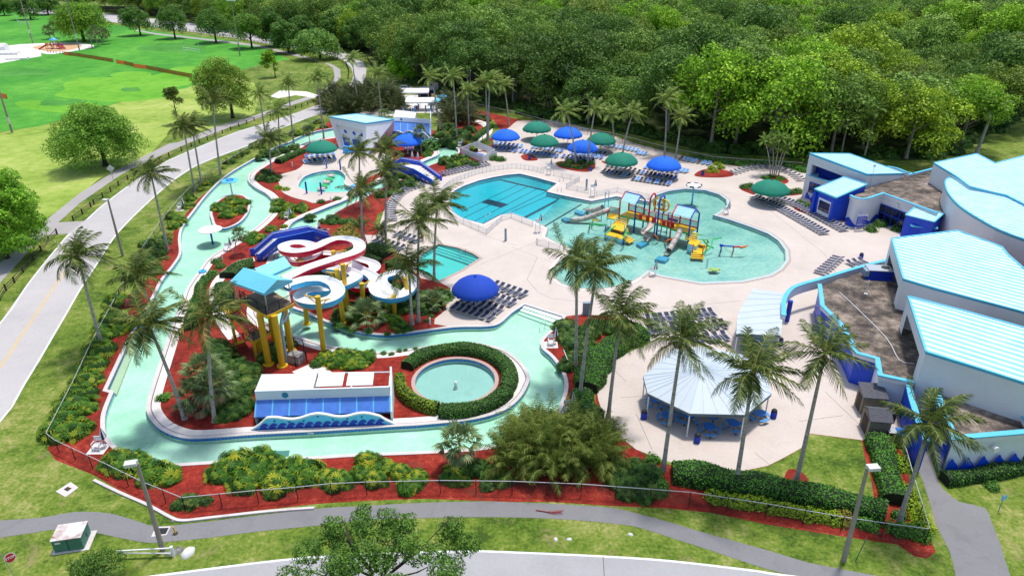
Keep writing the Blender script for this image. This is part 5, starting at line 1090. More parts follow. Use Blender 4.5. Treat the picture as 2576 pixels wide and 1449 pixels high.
for a in ((248,1130,'low','lifeguard chair with a folded striped umbrella in the bottom left mulch corner'),(1386,868,'low','lifeguard chair with folded umbrella on the mulch point left of the twin palms'),(1427,1037,'low','lifeguard chair with folded umbrella beside the river below the rounded hedges'),
    (1380,440,'tall','tall white lifeguard chair at the top corner of the lap pool'),(1490,495,'tall','tall white lifeguard chair on the fenced spit behind the play structure'),(1352,585,'tall','white lifeguard stand inside the fence left of the lobe pool'),
    (1640,695,'deck','low guard chair with folded umbrella at the point under the splash pool'),(1825,540,'deck','low guard chair on the point between the splash lobes'),(571,632,'deck','guard chair on the river walk beside the white mushroom'),
    (453,528,'low','white guard chair among bushes beside the road fence'),(722,552,'deck','guard chair with folded umbrella above the inner channel'),(1156,372,'low','guard chair with folded umbrella at the far bend of the river')): guard(*a)
for px, py in ((1038,408),(1052,410)):
    t = empty('folded_umbrella', G(px, py, 1.6), 'white folded umbrella standing on the wide stair bridge', 'umbrella', 'folded umbrellas on the stair bridge', local=True); mb = MB(); mb.cyl((0,0,0), .03, 2.4, 6); mb.build('pole', M['steel'], t); mb = MB(); mb.lathe([(.02,2.4),(.14,1.9),(.28,1.2),(.2,1.05)], (0,0,0), 10); mb.build('cover', M['white_paint'], t)
# ---- bins, bollards
def can(px, py, label, slat=True):
    t = empty('trash_can', G(px, py), label, 'trash can', 'blue trash cans', local=True); mb = MB(); mb.cyl((0,0,.03), .27, .74, 18); mb.build('bin', M['royal_dark'], t); mb = MB()
    for k in range(16): a = k*math.pi/8; mb.box((.29*math.cos(a),.29*math.sin(a),.4), (.03,.055,.72), a)
    mb.build('slats', M['royal'] if slat else M['tabletop'], t); mb = MB(); mb.lathe([(.02,1.06),(.16,1.03),(.27,.9),(.29,.78),(.27,.76)], (0,0,0), 18); mb.build('lid', M['black_steel'], t)
for a in ((1619,1052,'trash can left of the pavilion under its left corner'),(1753,1112,'trash can in front of the pavilion among the picnic tables'),(1945,1050,'trash can right of the pavilion'),(2165,652,'trash can on the open deck near the middle wedge building'),(1962,868,'trash can under the long shade canopy')): can(*a)
for a in ((1332,401,'blue can in the small mulch oval by the middle green umbrella'),(1486,430,'blue can beside the round shrub bed'),(1767,441,'blue can in the large mulch bed with round shrubs'),(1534,413,'blue can by the mulch crescent under the nearest green umbrella')): can(a[0], a[1], a[2], False)
# ---- picnic tables
def picnic(px, py, label):
    t = empty('picnic_table', G(px, py), label, 'picnic table', 'round picnic tables', rz=RND.uniform(0,1.5)+.01); mb = MB(); mb.cyl((0,0,.72), .60, .05, 28); mb.build('tabletop', M['tabletop'], t)
    for k in range(4):
        a0 = k*math.pi/2+.2; mb = MB(); m = 8; A = [(a0+(math.pi/2-.4)*j/m) for j in range(m+1)]
        for z in (.42,.47):
            for j in range(m): mb.quad(*[(r*math.cos(a),r*math.sin(a),z) for r, a in ((.82,A[j]),(1.12,A[j]),(1.12,A[j+1]),(.82,A[j+1]))])
        for j in range(m):
            for r in (.82,1.12): mb.quad((r*math.cos(A[j]),r*math.sin(A[j]),.42),(r*math.cos(A[j+1]),r*math.sin(A[j+1]),.42),(r*math.cos(A[j+1]),r*math.sin(A[j+1]),.47),(r*math.cos(A[j]),r*math.sin(A[j]),.47))
        mb.build('bench', M['bench_blue'], t)
    mb = MB()
    for k in range(4): a = k*math.pi/2+math.pi/4; mb.tube([(.0,0,.70),(.5*math.cos(a),.5*math.sin(a),.12),(1.0*math.cos(a),1.0*math.sin(a),.04),(.97*math.cos(a),.97*math.sin(a),.42)], .03, 6)
    mb.build('frame', M['black_steel'], t)
M['bench_blue'] = plain('bench_blue', (.07,.28,.62), .45)
for a in ((1649,1020,'picnic table at the left edge under the pavilion'),(1678,1059,'picnic table nearest the left front pavilion post'),(1731,1060,'picnic table just left of the front pavilion post'),(1783,1088,'picnic table farthest out in front of the pavilion'),(1843,1079,'picnic table left of the second leaning palm trunk'),(1907,1053,'picnic table at the right front corner of the pavilion'),(1788,1048,'picnic table half hidden under the front canopy edge'),(1700,1032,'picnic table deep under the left side of the pavilion'),(1905,868,'picnic table under the long shade canopy')): picnic(*a)
# ---- lamp posts and tall floodlight poles
def lamp(bx, by, tx, ty, label, hd):
    z = zat(bx, by, ty); g = G(bx, by); tpt = G(tx, ty, z); t = empty('lamp_post', g, label, 'lamp post', 'concrete lamp posts'); mb = MB(); mb.tube([g, tpt], [.21,.12], 8); mb.build('pole', M['pole_conc'], t)
    h = Vector(hd).normalized(); mb = MB(); mb.box(tpt+h*.42+Vector((0,0,.05)), (.85,.55,.26), math.atan2(h.y,h.x)); o = mb.build('lamp_head', M['lamp_grey'], t); mb = MB(); mb.tube([tpt, tpt+Vector((0,0,.25))], .06, 8); mb.build('photocell', M['lamp_grey'], o)
M['lamp_grey'] = plain('lamp_grey', (.62,.60,.58), .6)
lamp(410,1385,345,1165,'grey concrete lamp post rising past the bottom left path',(-1,-.25,0)); lamp(2122,1410,2182,1178,'grey concrete lamp post at the bottom right verge',(1,.1,0)); lamp(309,645,272,505,'concrete lamp post beside the road by the left palms',(-1,.2,0)); lamp(962,100,960,50,'far lamp post at the wooded bend of the road',(-1,0,0)) if False else None
def flood(bx, by, tx, ty, label, head=False):
    z = 24.0; g = G(bx, by); u = (g-Vector((0,0,CAM_H))); tp = G(tx, ty, min(zat(bx,by,ty), 30.0)); tp = g+(tp-g)*1.0
    t = empty('floodlight_pole', g, label, 'floodlight pole', 'tall poles around the playing field'); mb = MB(); mb.tube([g, tp+(tp-g)*(.0 if head else .5)], [.28,.15], 8); mb.build('pole', M['pole_conc'], t)
    p = g.lerp(tp, .28); mb = MB(); mb.box(p+Vector((.1,-.3,0)), (.5,.35,1.5)); mb.build('control_box', M['lamp_grey'], t)
    if head:
        mb = MB(); mb.box(tp, (3.6,.25,.25)); mb.build('crossarm', M['pole_conc'], t)
        for k in range(4): mb = MB(); mb.box(tp+Vector((-1.4+.93*k,-.3,.15)), (.6,.5,.5)); mb.build('floodlight', M['white_paint'], t)
flood(31,334,-3,225,'tall pole at the left edge of the playing field'); flood(83,110,51,0,'tall pole standing behind the white plaza'); flood(200,127,166,0,'tall pole in front of the playground sand'); flood(604,142,582,3,'tall floodlight pole with lamps at the right end of the field',True)
# ---- timber post and rail fences
def rail_fence(posts, label, h=1.0):
    t = empty('rail_fence', G(*posts[0]), label, 'fence', 'split rail fences'); P = [G(*p) for p in posts]
    for i, p in enumerate(P): mb = MB(); mb.cyl((p.x,p.y,0), .13, h+RND.uniform(-.05,.08), 7); mb.build('post', M['wood_dark'], t)
    mb = MB()
    for i in range(len(P)-1):
        for z in (.42,.82): mb.tube([P[i]+Vector((0,0,z+RND.uniform(-.05,.05))), P[i+1]+Vector((0,0,z+RND.uniform(-.05,.05)))], .055, 5)
    mb.build('rails', M['wood_dark'], t)
def along(path, step):
    P = [G(*p) for p in path]; out = [path[0]]; d = 0
    for i in range(len(path)-1):
        L = (P[i+1]-P[i]).length; n = max(1, int(L/step+.5))
        for k in range(1, n+1): q = P[i].lerp(P[i+1], k/n); out.append(PR(q))
    return out
rail_fence([(0,757),(16,732),(37,712),(59,686),(85,655),(104,632),(124,609),(144,590)], 'dark timber rail fence at the left edge below the path junction')
rail_fence([(185,556),(208,540),(229,522),(237,515),(259,498),(279,483),(299,468),(322,453),(345,440),(375,420),(402,408),(426,396),(457,381),(482,370)], 'dark timber rail fence between road and path above the junction')
rail_fence(along([(482,370),(560,337),(640,305),(700,286),(744,275),(804,256)], 3.2), 'dark timber rail fence along the middle stretch of the road')
rail_fence(along([(312,62),(420,73),(540,88),(640,107),(720,121),(800,140),(850,152),(870,162),(878,180),(876,200)], 3.4), 'far timber rail fence at the wooded end of the field', 1.1)
rail_fence(along([(905,143),(925,150),(935,165)], 3.0), 'short timber rail fence right of the road bend')
# ---- chain link fence round the grounds
M['chain'] = plain('chain', (.02,.022,.024), .5); M['rail_top'] = plain('rail_top', (.42,.43,.44), .4)
def mesh_mat():
    m, nt, b = new_mat('wire_mesh'); out = nt.nodes['Material Output']; b.inputs['Base Color'].default_value = (.03,.032,.034,1); tr = N(nt, 'ShaderNodeBsdfTransparent'); mx = N(nt, 'ShaderNodeMixShader'); mx.inputs[0].default_value = .22
    nt.links.new(tr.outputs[0], mx.inputs[1]); nt.links.new(b.outputs[0], mx.inputs[2]); nt.links.new(mx.outputs[0], out.inputs[0]); return m
M['wire'] = mesh_mat()
def chain_fence(tops, label, h=1.35, step=3.0, low=True):
    P = [G(p[0], p[1], h) for p in tops]; P = [Vector((p.x,p.y,0)) for p in P]; t = empty('chain_link_fence', P[0], label, 'fence', 'black chain link fences'); up = Vector((0,0,h)); rl = MB(); w = MB(); last = None
    for i in range(len(P)-1):
        L = (P[i+1]-P[i]).length; n = max(1, int(L/step+.5)); rl.tube([P[i]+up, P[i+1]+up], .035, 6)
        w.quad(P[i]+Vector((0,0,.05)), P[i+1]+Vector((0,0,.05)), P[i+1]+up, P[i]+up)
        for k in range(n+(1 if i == len(P)-2 else 0)): q = P[i].lerp(P[i+1], k/n); mb = MB(); mb.cyl((q.x,q.y,0), .04, h+.04, 6); mb.build('post', M['chain'], t)
    rl.build('top_rail', M['rail_top'], t); w.build('wire_panel', M['wire'], t)
chain_fence([(457,1251),(360,1212),(267,1167),(137,1106),(115,1089)], 'chain link fence cutting the bottom left corner of the mulch', 1.5, 2.8)
chain_fence([(115,1089),(150,1022),(185,955),(220,880),(250,820),(275,775),(315,700),(355,627),(400,560),(447,502),(482,467),(530,427),(587,392),(637,365)], 'chain link fence along the left side between the road verge and bushes', 1.5, 3.4)
chain_fence([(637,365),(700,342),(756,322),(794,302),(824,287)], 'chain link fence by the road behind the upper river', 1.5, 3.4)
chain_fence([(457,1251),(644,1233),(744,1225),(831,1216),(919,1212),(1106,1208),(1288,1210)], 'long chain link fence along the left half of the bottom mulch bed', 1.5, 2.9)
chain_fence([(1288,1210),(1463,1217),(1638,1230),(1738,1238),(1833,1252),(1932,1267),(2124,1300),(2227,1315),(2339,1330)], 'long chain link fence along the right half of the bottom mulch bed', 1.5, 2.9)
chain_fence([(2339,1330),(2322,1270),(2299,1197),(2269,1090)], 'chain link fence beside the right hand path', 1.6, 2.9)
chain_fence([(1200,262),(1300,283),(1420,315),(1540,335),(1680,371),(1800,395),(1900,402),(2020,410)], 'far chain link fence between the umbrellas and the forest', 1.5, 3.6)
# ---- white picket fences by the pool
def white_fence(path, label, h=1.05, name='picket_fence'):
    P = [G(*p) for p in path]; P = smooth(P, 4, False) if len(P) > 6 else P; t = empty(name, P[0], label, 'fence', 'white pool fences'); r = MB(); q = MB()
    for i in range(len(P)-1):
        a, b = P[i], P[i+1]
        for z in (.1,h-.03): r.bar(a+Vector((0,0,z)), b+Vector((0,0,z)), .045, .05)
        n = max(1, int((b-a).length/.13))
        for k in range(n): p = a.lerp(b, k/n); q.bar(p+Vector((0,0,.1)), p+Vector((0,0,h-.03)), .028 if h < 1.3 else .085)
        n = max(1, int((b-a).length/2.2+.5))
        for k in range(n+(i == len(P)-2)): p = a.lerp(b, k/n); m = MB(); m.bar(p, p+Vector((0,0,h+.06)), .09); m.build('post', M['white_paint'], t)
    r.build('rails', M['white_paint'], t); q.build('pickets', M['lattice'], t)
white_fence([(1108,488),(1132,466),(1169,450),(1205,438),(1244,430),(1288,424),(1330,428),(1368,437)], 'white picket fence curving around the top of the lap pool')
white_fence([(1392,442),(1458,456),(1424,475),(1480,487)], 'white picket fence zigzagging behind the pool spit'); white_fence([(1500,494),(1552,484),(1632,502)], 'white picket fence behind the play structure spit')
white_fence([(1130,548),(1224,590),(1262,556),(1286,549),(1340,570)], 'white picket fence around the lower corner of the lap pool'); white_fence([(1352,600),(1352,616),(1437,637)], 'white picket fence stepping down beside the splash pool')
white_fence([(1160,388),(1200,372),(1245,392),(1215,410),(1160,388)], 'white picket enclosure around the blue pads near the far bend', 1.5, 'picket_enclosure')
white_fence([(1215,408),(1250,398)], 'short white picket screen beside the enclosure', 1.5)
mb = MB(); g = [G(1176,391), G(1196,387), G(1222,394), G(1202,399)]; mb.prism(g, .02, .35); tag(mb.build('pool_cover', M['sling_blue']), 'blue covered tub inside the white enclosure', 'tub')
# ---- handrails
for pts, lab in (([(1162,470),(1166,463)],'chrome ladder at the upper left of the lap pool'),([(1408,458),(1418,455)],'chrome ladder at the right corner of the lap pool'),([(1402,484),(1412,482)],'chrome ladder at the pool spit'),([(1222,553),(1232,548)],'chrome ladder at the bottom of the lap pool'),([(752,452),(757,447)],'chrome ladder at the kids pool')):
    t = empty('pool_ladder', G(*pts[0]), lab, 'pool ladder', 'pool ladders')
    for p in pts: g = G(*p); mb = MB(); mb.tube([g+Vector((0,.35,0)), g+Vector((0,.3,.8)), g+Vector((0,-.1,.85)), g+Vector((0,-.35,.4)), g+Vector((0,-.4,-.5))], .03, 6); mb.build('rail', M['steel'], t)
for pts, lab in (([(1374,802,0),(1374,802,.9),(1362,812,.7),(1358,818,-.3)],'single chrome handrail on the river entry steps'),([(1172,625,0),(1172,625,.9),(1160,632,.7),(1156,638,-.3)],'single chrome handrail on the teal pool steps')):
    mb = MB(); mb.tube([G(*p) for p in pts], .04, 6); tag(mb.build('handrail', M['white_paint']), lab, 'handrail')
# ---- water mushrooms
def mushroom(px, py, h, r, cap, stem, label):
    t = empty('water_mushroom', G(px, py)-Vector((0,0,.55)), label, 'water mushroom', 'spraying mushrooms', local=True); h += .55; mb = MB(); mb.cyl((0,0,0), .15, h-.1, 12); mb.build('stem', stem, t); mb = MB(); mb.lathe([(.02,h+.06),(r*.5,h+.07),(r*.95,h+.06),(r,h),(r*.96,h-.08),(r*.5,h-.12),(.15,h-.2)], (0,0,0), 28); mb.build('cap', cap, t); return t, h, r
mushroom(534,606,1.95,1.85,M['white_paint'],M['royal_dark'],'white mushroom with a dark blue stem near the planter island')
t, h, r = mushroom(584,487,2.55,1.55,M['slide_blue'],M['white_paint'],'blue mushroom with a pale stem upstream of the planter island')
mb = MB(); mb.lathe([(.5,h+.09),(.55,h+.2),(.65,h+.2),(.7,h+.09)], (0,0,0), 18); mb.build('ring', M['royal'], t)
t, h, r = mushroom(1741,508,3.1,1.35,M['white_paint'],M['play_lightblue'],'white dish spray tower on a light blue stem in the round splash lobe')
for k in range(6): a = k*math.pi/3; mb = MB(); mb.box((r*math.cos(a),r*math.sin(a),h+.1), (.12,.75,.28), a); mb.build('rim_block', M['canopy_edge'] if k % 2 else M['black_steel'], t)
ft = empty('fountain_nozzle', G(1146,966)-Vector((0,0,.6)), 'small white fountain nozzle in the middle of the ringed pool', 'fountain', local=True); mb = MB(); mb.lathe([(.02,.95),(.14,.9),(.18,.7),(.12,.5),(.25,.1),(.28,0)], (0,0,0), 14); mb.build('nozzle', M['white_paint'], ft)
# ---- kids pool: posts with a net, floating pads
nt_ = empty('net_frame', G(800,455), 'four dark blue posts holding a white climbing net over the kids pool', 'climbing net')
ps = [(772,487),(809,489),(822,424),(857,428)]; tops = []
for p in ps: g = G(*p); mb = MB(); mb.cyl((g.x,g.y,-.2), .17, 2.5, 12); mb.build('post', M['royal_dark'], nt_); tops.append(g+Vector((0,0,2.2)))
mb = MB()
for k in range(7):
    a, b = tops[0].lerp(tops[1], k/6), tops[2].lerp(tops[3], k/6); q = [a.lerp(b, t_/8)-Vector((0,0,.9*math.sin(math.pi*t_/8))) for t_ in range(9)]; mb.tube(q, .018, 4, caps=False)
for t_ in range(1, 8): q = [tops[0].lerp(tops[1], k/6).lerp(tops[2].lerp(tops[3], k/6), t_/8)-Vector((0,0,.9*math.sin(math.pi*t_/8))) for k in range(7)]; mb.tube(q, .015, 4, caps=False)
mb.build('net', M['lattice'], nt_)
for px, py, mt, lab in ((832,439,'tan_slide','tan floating pad nearest the far edge of the kids pool'),(828,448,'play_green','upper green floating pad in the kids pool'),(820,455,'tan_slide','tan floating pad between the two green ones'),(814,464,'play_green','lower green floating pad in the kids pool'),(807,472,'tan_slide','tan floating pad nearest the near edge of the kids pool')):
    mb = MB(); mb.lathe([(.02,.1),(.7,.08),(.85,.0),(.8,-.12)], (0,0,0), 18, rfun=lambda j, a: 1+.06*math.sin(3*a)); o = mb.build('floating_pad', M[mt]); o.location = G(px, py)-Vector((0,0,.18)); tag(o, lab, 'floating pad', 'floating pads in the kids pool')
t = empty('tube_stack', G(870,385), 'stack of blue inner tubes by the white changing house door', 'inner tubes', local=True)
for k in range(5):
    for dx in (0, 1.3): mb = MB(); mb.tube([(dx+.45*math.cos(a*.5236),.45*math.sin(a*.5236),.18+.3*k) for a in range(12)], .17, 8, closed=True); mb.build('tube', M['slide_blue'], t)
for px, py, lab in ((510,685,'blue inner tube lying on the river walk'),(888,470,'blue inner tube at the side of the kids pool')):
    mb = MB(); mb.tube([(.42*math.cos(a*.5236),.42*math.sin(a*.5236),.16) for a in range(12)], .16, 8, closed=True); o = mb.build('inner_tube', M['slide_blue']); o.location = G(px, py); tag(o, lab, 'inner tube')
# ---- bollard lights, showers, signs
for px, py, lab in ((560,655,'white bollard light by the river walk palms'),(736,420,'white bollard light on the island deck'),(833,508,'white bollard light above the inner channel'),(1082,817,'wooden bollard post at the mulch edge near loungers'),(1228,380,'white bollard light on the lawn by the garden path'),(1193,297,'white bollard light beside the far garden path'),(1214,352,'white bollard light below the single palm lawn')):
    t = empty('bollard_light', G(px, py), lab, 'bollard light', local=True); mb = MB(); mb.cyl((0,0,0), .11, .95, 10); mb.build('post', M['white_paint'], t); mb = MB(); mb.cyl((0,0,.95), .13, .12, 10, r2=.05); mb.build('cap', M['lamp_grey'], t)
for px, py, lab, z in ((1475,790,'grey control cabinet standing behind the twin palms',1.7),(1475,478,'grey slim column on the deck behind the pool spit',2.2),(1272,606,'grey shower post on the deck near the lap pool corner',2.1)):
    t = empty('deck_column', G(px, py), lab, 'column', local=True); mb = MB(); w = .5 if z < 2 else .18; mb.box((0,0,z/2), (w*2,w,z)); mb.build('cabinet', M['canopy_edge'], t); mb = MB(); mb.box((0,0,.03), (w*2.3,w*1.3,.06)); mb.build('base', M['steel'], t)
sg = empty('rules_sign', G(2162,580), 'dark blue pool rules sign with a white heading on one post', 'sign', rz=rad(8)); mb = MB(); mb.box((0,0,1.75), (1.75,.06,2.1)); bd = mb.build('board', M['royal_dark'], sg)
mb = MB(); mb.box((0,-.045,2.63), (1.7,.03,.32)); mb.build('heading_band', M['white_paint'], bd); mb = MB()
for k in range(11):
    x0 = -.75
    for j in range(RND.randint(3,5)):
        wl_ = RND.uniform(.12,.34); mb.box((x0+wl_/2,-.04,2.32-.135*k), (wl_,.02,.028 if k < 9 else .06)); x0 += wl_+.06
        if x0 > .6: break
mb.build('text_lines', M['lattice'], bd); mb = MB()
for k in range(2):
    for j in range(5): mb.box((-.62+.29*j,-.07,2.68-.13*k), (.2,.02,.06))
mb.build('heading_text', M['royal_dark'], bd); mb = MB(); mb.bar((.80,.02,0), (.80,.02,2.85), .09); mb.bar((-.80,.02,0), (-.80,.02,2.85), .09); mb.build('post', M['white_paint'], sg)
def text(parent, body, size, mat, loc, rot, name='lettering'):
    cu = bpy.data.curves.new(name, 'FONT'); cu.body = body; cu.size = size; cu.align_x = 'CENTER'; cu.align_y = 'CENTER'; cu.extrude = .006; cu.materials.append(mat); o = bpy.data.objects.new(name, cu); me = bpy.data.meshes.new_from_object(o); bpy.data.objects.remove(o); o = bpy.data.objects.new(name, me); COL.objects.link(o); o.parent = parent; o.location = loc; o.rotation_euler = rot; return o
st = empty('stop_sign', G(44,1462), 'red octagonal STOP sign on a thin post in the bottom left corner', 'stop sign', local=True); z = zat(44,1462,1402); mb = MB(); mb.tube([(0,0,0),(-.35,0,z+.4)], .035, 6); mb.build('post', M['steel'], st)
c0 = G(25,1402,z)-G(44,1462); pts8 = [(.38*math.cos(math.pi/8+k*math.pi/4), .38*math.sin(math.pi/8+k*math.pi/4)) for k in range(8)]; MX = Matrix.Translation(c0) @ Euler((rad(72),0,rad(48))).to_matrix().to_4x4() @ Matrix.Rotation(rad(0), 4, 'X')
mb = MB(); mb.poly([MX@Vector((x,y,.02)) for x, y in pts8]); mb.poly([MX@Vector((x,y,-.01)) for x, y in reversed(pts8)]); bd = mb.build('plate', M['white_paint'], st); mb = MB(); mb.poly([MX@Vector((x*.92,y*.92,.03)) for x, y in pts8]); mb.build('red_face', plain('stop_red', (.35,.008,.012), .5), bd)
tx = text(st, 'STOP', .26, M['white_paint'], (0,0,0), (0,0,0)); tx.matrix_local = MX @ Matrix.Translation((0,0,.034)); tx.parent = bd
hs = empty('parking_sign', G(2512,1284), 'small blue accessible parking sign on the right lawn', 'sign', rz=.05); mb = MB(); mb.bar((0,0,0), (0,0,1.25), .05); mb.build('post', M['canopy_edge'], hs); mb = MB(); mb.box((0,-.04,1.45), (.42,.02,.5)); bd = mb.build('plate', M['slide_blue'], hs); mb = MB(); mb.tube([(.02+.1*math.cos(a*.45),-.056,1.38+.1*math.sin(a*.45)) for a in range(-9,6)], .016, 5); mb.tube([(-.03,-.056,1.6),(-.03,-.056,1.44),(.07,-.056,1.43),(.12,-.056,1.32)], .018, 5); mb.cyl((-.03,-.056,1.6), .03, .04, 8); mb.build('wheelchair_symbol', M['white_paint'], bd)
mb = MB(); P = smooth(GP([(1290,833),(1330,833)]), 2, False)
for (px, py) in ((1001,841),(781,1087),(735,786)):
    mk = MB(); g = G(px, py); o = mk.box((0,0,0), (.62,.03,.13)) and mk.build('depth_marker', M['white_paint']); o.location = g+Vector((0,-.03,-.12)); tag(o, {1001:'white depth marker tile on the upper river wall', 781:'white depth marker tile below the near wave mural', 735:'white depth marker tile beside the slide tower'}[px], 'depth marker')
    m2 = MB()
    for j, w_ in enumerate((.05,.07,.03,.06,.07)): m2.box((-.22+.11*j,-.02,0), (w_,.01,.05))
    m2.build('digits', M['navy'], o)
# ---- transformer, barrier gate, drain, marker, rocks
tb = empty('utility_box', G(185,1365), 'green metal utility box with a rusty white lid on the bottom left lawn', 'utility box', rz=rad(12)); mb = MB(); mb.box((0,0,.62), (2.1,1.7,1.2)); mb.build('cabinet', M['green_metal'], tb); mb = MB(); mb.box((0,0,1.25), (2.2,1.8,.07)); mb.build('lid', M['rusty_top'], tb); mb = MB(); mb.box((.1,0,.02), (2.7,2.1,.05)); mb.build('pad', M['coping'], tb); mb = MB(); mb.box((-.65,-.86,.95), (.4,.02,.16)); mb.build('warning_label', M['white_paint'], tb); mb = MB(); mb.bar((.0,-.86,.05), (.0,-.86,1.2), .03); mb.build('door_seam', M['black_steel'], tb)
mb = MB(); mb.bar((1.06,.1,.4), (1.06,.1,.75), .06); mb.build('latch', M['black_steel'], tb)
gt = empty('barrier_gate', G(370,1408), 'low white steel swing gate lying along the bottom verge', 'gate'); a, b = G(300,1403), G(437,1398); mb = MB(); mb.tube([a+Vector((0,0,.75)), b+Vector((0,0,.85))], .06, 8); mb.tube([a+Vector((.1,0,.5)), b+Vector((0,0,.30))], .05, 8); mb.tube([a+Vector((0,0,.75)), a+Vector((0,0,.45))], .05, 6); mb.build('arm', M['white_paint'], gt); mb = MB(); mb.cyl((b.x,b.y,0), .13, 1.0, 10); mb.build('hinge_post', M['white_paint'], gt); mb = MB(); mb.cyl((a.x,a.y,0), .07, .6, 8); mb.build('rest_post', M['steel'], gt)
mb = MB(); mb.poly([v+Vector((0,0,.021)) for v in GP([(140,1236),(178,1212),(198,1226),(165,1250)])]); o = mb.build('concrete_slab', M['coping']); o['kind'] = 'structure'; mb = MB(); mb.poly([v+Vector((0,0,.025)) for v in GP([(160,1231),(170,1224),(181,1228),(170,1236)])]); o = mb.build('manhole_cover', M['wood_dark']); o['kind'] = 'structure'
mb = MB(); mb.poly([v+Vector((0,0,.021)) for v in GP([(380,1350),(392,1325),(430,1323),(419,1345)])]); o = mb.build('drain_apron', M['coping']); o['kind'] = 'structure'; mb = MB(); mb.poly([v+Vector((0,0,.025)) for v in GP([(389,1345),(398,1328),(425,1327),(417,1343)])]); o = mb.build('drain_grate', M['black_steel']); o['kind'] = 'structure'
mk = empty('marker_post', G(442,1342), 'short yellow marker post on the bottom path', 'marker post', local=True); mb = MB(); mb.tube([(0,0,0),(-.08,0,.75)], .06, 8); mb.build('post', M['yellow'], mk); mb = MB(); mb.cyl((0,0,.0), .2, .06, 8); mb.build('base', M['wood_dark'], mk)
def rock(px, py, r, mat, label, grp=None):
    mb = MB(); n = 10; ph = RND.random()*6; mb.lathe([(.02,.75*r),(.5*r,.68*r),(.9*r,.35*r),(1.0*r,.0)], (0,0,0), n, 0, True, lambda j, a: 1+.18*math.sin(2*a+ph)+.1*math.sin(5*a+ph*2)); o = mb.build('boulder', mat); o.location = G(px, py)-Vector((0,0,.03)); o.rotation_euler = (0,0,RND.random()*3); tag(o, label, 'rock', grp)
rock(473,1391,.55,M['roofwhite'],'white painted boulder right of the barrier gate'); rock(447,1386,.42,M['rock'],'dark grey boulder between gate post and white boulder'); rock(425,1392,.3,M['rock'],'small boulder at the foot of the lamp post'); rock(438,1308,.22,M['rock'],'lone stone at the end of the mulch corner'); rock(655,897,.5,M['rock'],'dark boulder at the foot of the slide tower'); rock(805,905,.6,M['rock'],'grey boulder at the base of the front slide post')
for px, py, lab in ((1398,1356,'pale stone left of two in the bottom verge'),(1432,1356,'pale stone right of two in the bottom verge'),(1586,1344,'broken white block in the bottom verge')): rock(px, py, .2, M['roofwhite'], lab)
fr = empty('fallen_frond', G(1380,1288), 'fallen reddish palm frond lying on the bottom path', 'palm frond'); mb = MB(); a, b, c = G(1348,1284), G(1385,1290), G(1410,1288); mb.tube([a+Vector((0,0,.05)), b+Vector((0,0,.08)), c+Vector((0,0,.05))], [.06,.035,.01], 6)
for k in range(26): t_ = .35+.65*k/26; p = (a.lerp(b, t_*2) if t_ < .5 else b.lerp(c, t_*2-1))+Vector((0,0,.07)); d = (c-a).normalized(); s_ = 1 if k % 2 else -1; e = p+d*.45+Vector((-d.y,d.x,0))*s_*.28+Vector((0,0,.05)); mb.tri(p, e, p+d*.08)
mb.build('frond', plain('red_frond', (.22,.03,.03), .7), fr)
gp = empty('tall_stake', G(2152,1412), 'thin green stake beside the bottom right lamp post', 'stake', local=True); mb = MB(); mb.tube([(0,0,0),(.35,.1,2.3)], .035, 6); mb.build('stake', M['green_metal'], gp)
mb = MB()
for a, b in (((1418,880),(1440,935)),): mb.tube([G(*a, 1.0), G(*b, .1)], .04, 6)
tag(mb.build('leaning_pole', M['white_paint']), 'thin white pole leaning in the mulch left of the twin palms', 'pole')
# ---- far yard: tents, car, sheets
def tent(px, py, w, d, h, rz, mat, lab, closed=False):
    t = empty('canopy_tent', G(px, py), lab, 'tent', 'tents in the service yard', rz=rz); mb = MB(); w2, d2 = w/2, d/2
    for sg in (-1, 1): mb.quad((-w2,sg*d2,h),(w2,sg*d2,h),(w2,0,h+.9),(-w2,0,h+.9)); mb.quad((-w2,sg*d2,h-.3),(w2,sg*d2,h-.3),(w2,sg*d2,h),(-w2,sg*d2,h))
    mb.tri((-w2,-d2,h),(-w2,d2,h),(-w2,0,h+.9)); mb.tri((w2,-d2,h),(w2,d2,h),(w2,0,h+.9)); mb.build('roof', mat, t)
    if closed:
        mb = MB(); mb.loft([(-w2,-d2,0),(w2,-d2,0),(w2,d2,0),(-w2,d2,0)], [(-w2,-d2,h),(w2,-d2,h),(w2,d2,h),(-w2,d2,h)]); mb.build('side_wall', mat, t)
    for sx in (-1,0,1):
        for sy in (-1,1): mb = MB(); mb.cyl((sx*w2*.97,sy*d2*.97,0), .05, h, 6); mb.build('pole', M['lattice'], t)
tent(1045,252,8.6,4.4,2.6,rad(2),M['white_paint'],'white frame tent nearer the parked car'); tent(1058,277,8.0,4.4,2.6,rad(3),M['white_paint'],'white frame tent nearer the stored chairs'); tent(1072,246,4.2,3.6,2.5,rad(20),M['navy'],'dark navy closed tent beside the white ones',True)
def sheetcloth(px, py, w, d, rz, lab):
    mb = MB(); n = 8
    for i in range(n):
        for j in range(n):
            P = [(-w/2+w*a/n, -d/2+d*b/n, 1.2+.5*math.sin(a*1.1+b*.7)) for a, b in ((i,j),(i+1,j),(i+1,j+1),(i,j+1))]; mb.quad(*P)
    o = mb.build('tarpaulin', M['cyan_roof']); o.location = G(px, py); o.rotation_euler = (0,0,rz); tag(o, lab, 'tarpaulin')
sheetcloth(1098,262,4.6,4.0,.2,'pale cyan tarpaulin on the left of two in the service yard'); sheetcloth(1118,254,4.4,5.0,-.2,'pale cyan tarpaulin on the right of two in the service yard')
car = empty('parked_car', G(1022,228), 'silver estate car parked behind the white tents', 'car', rz=rad(-4)); mb = MB()
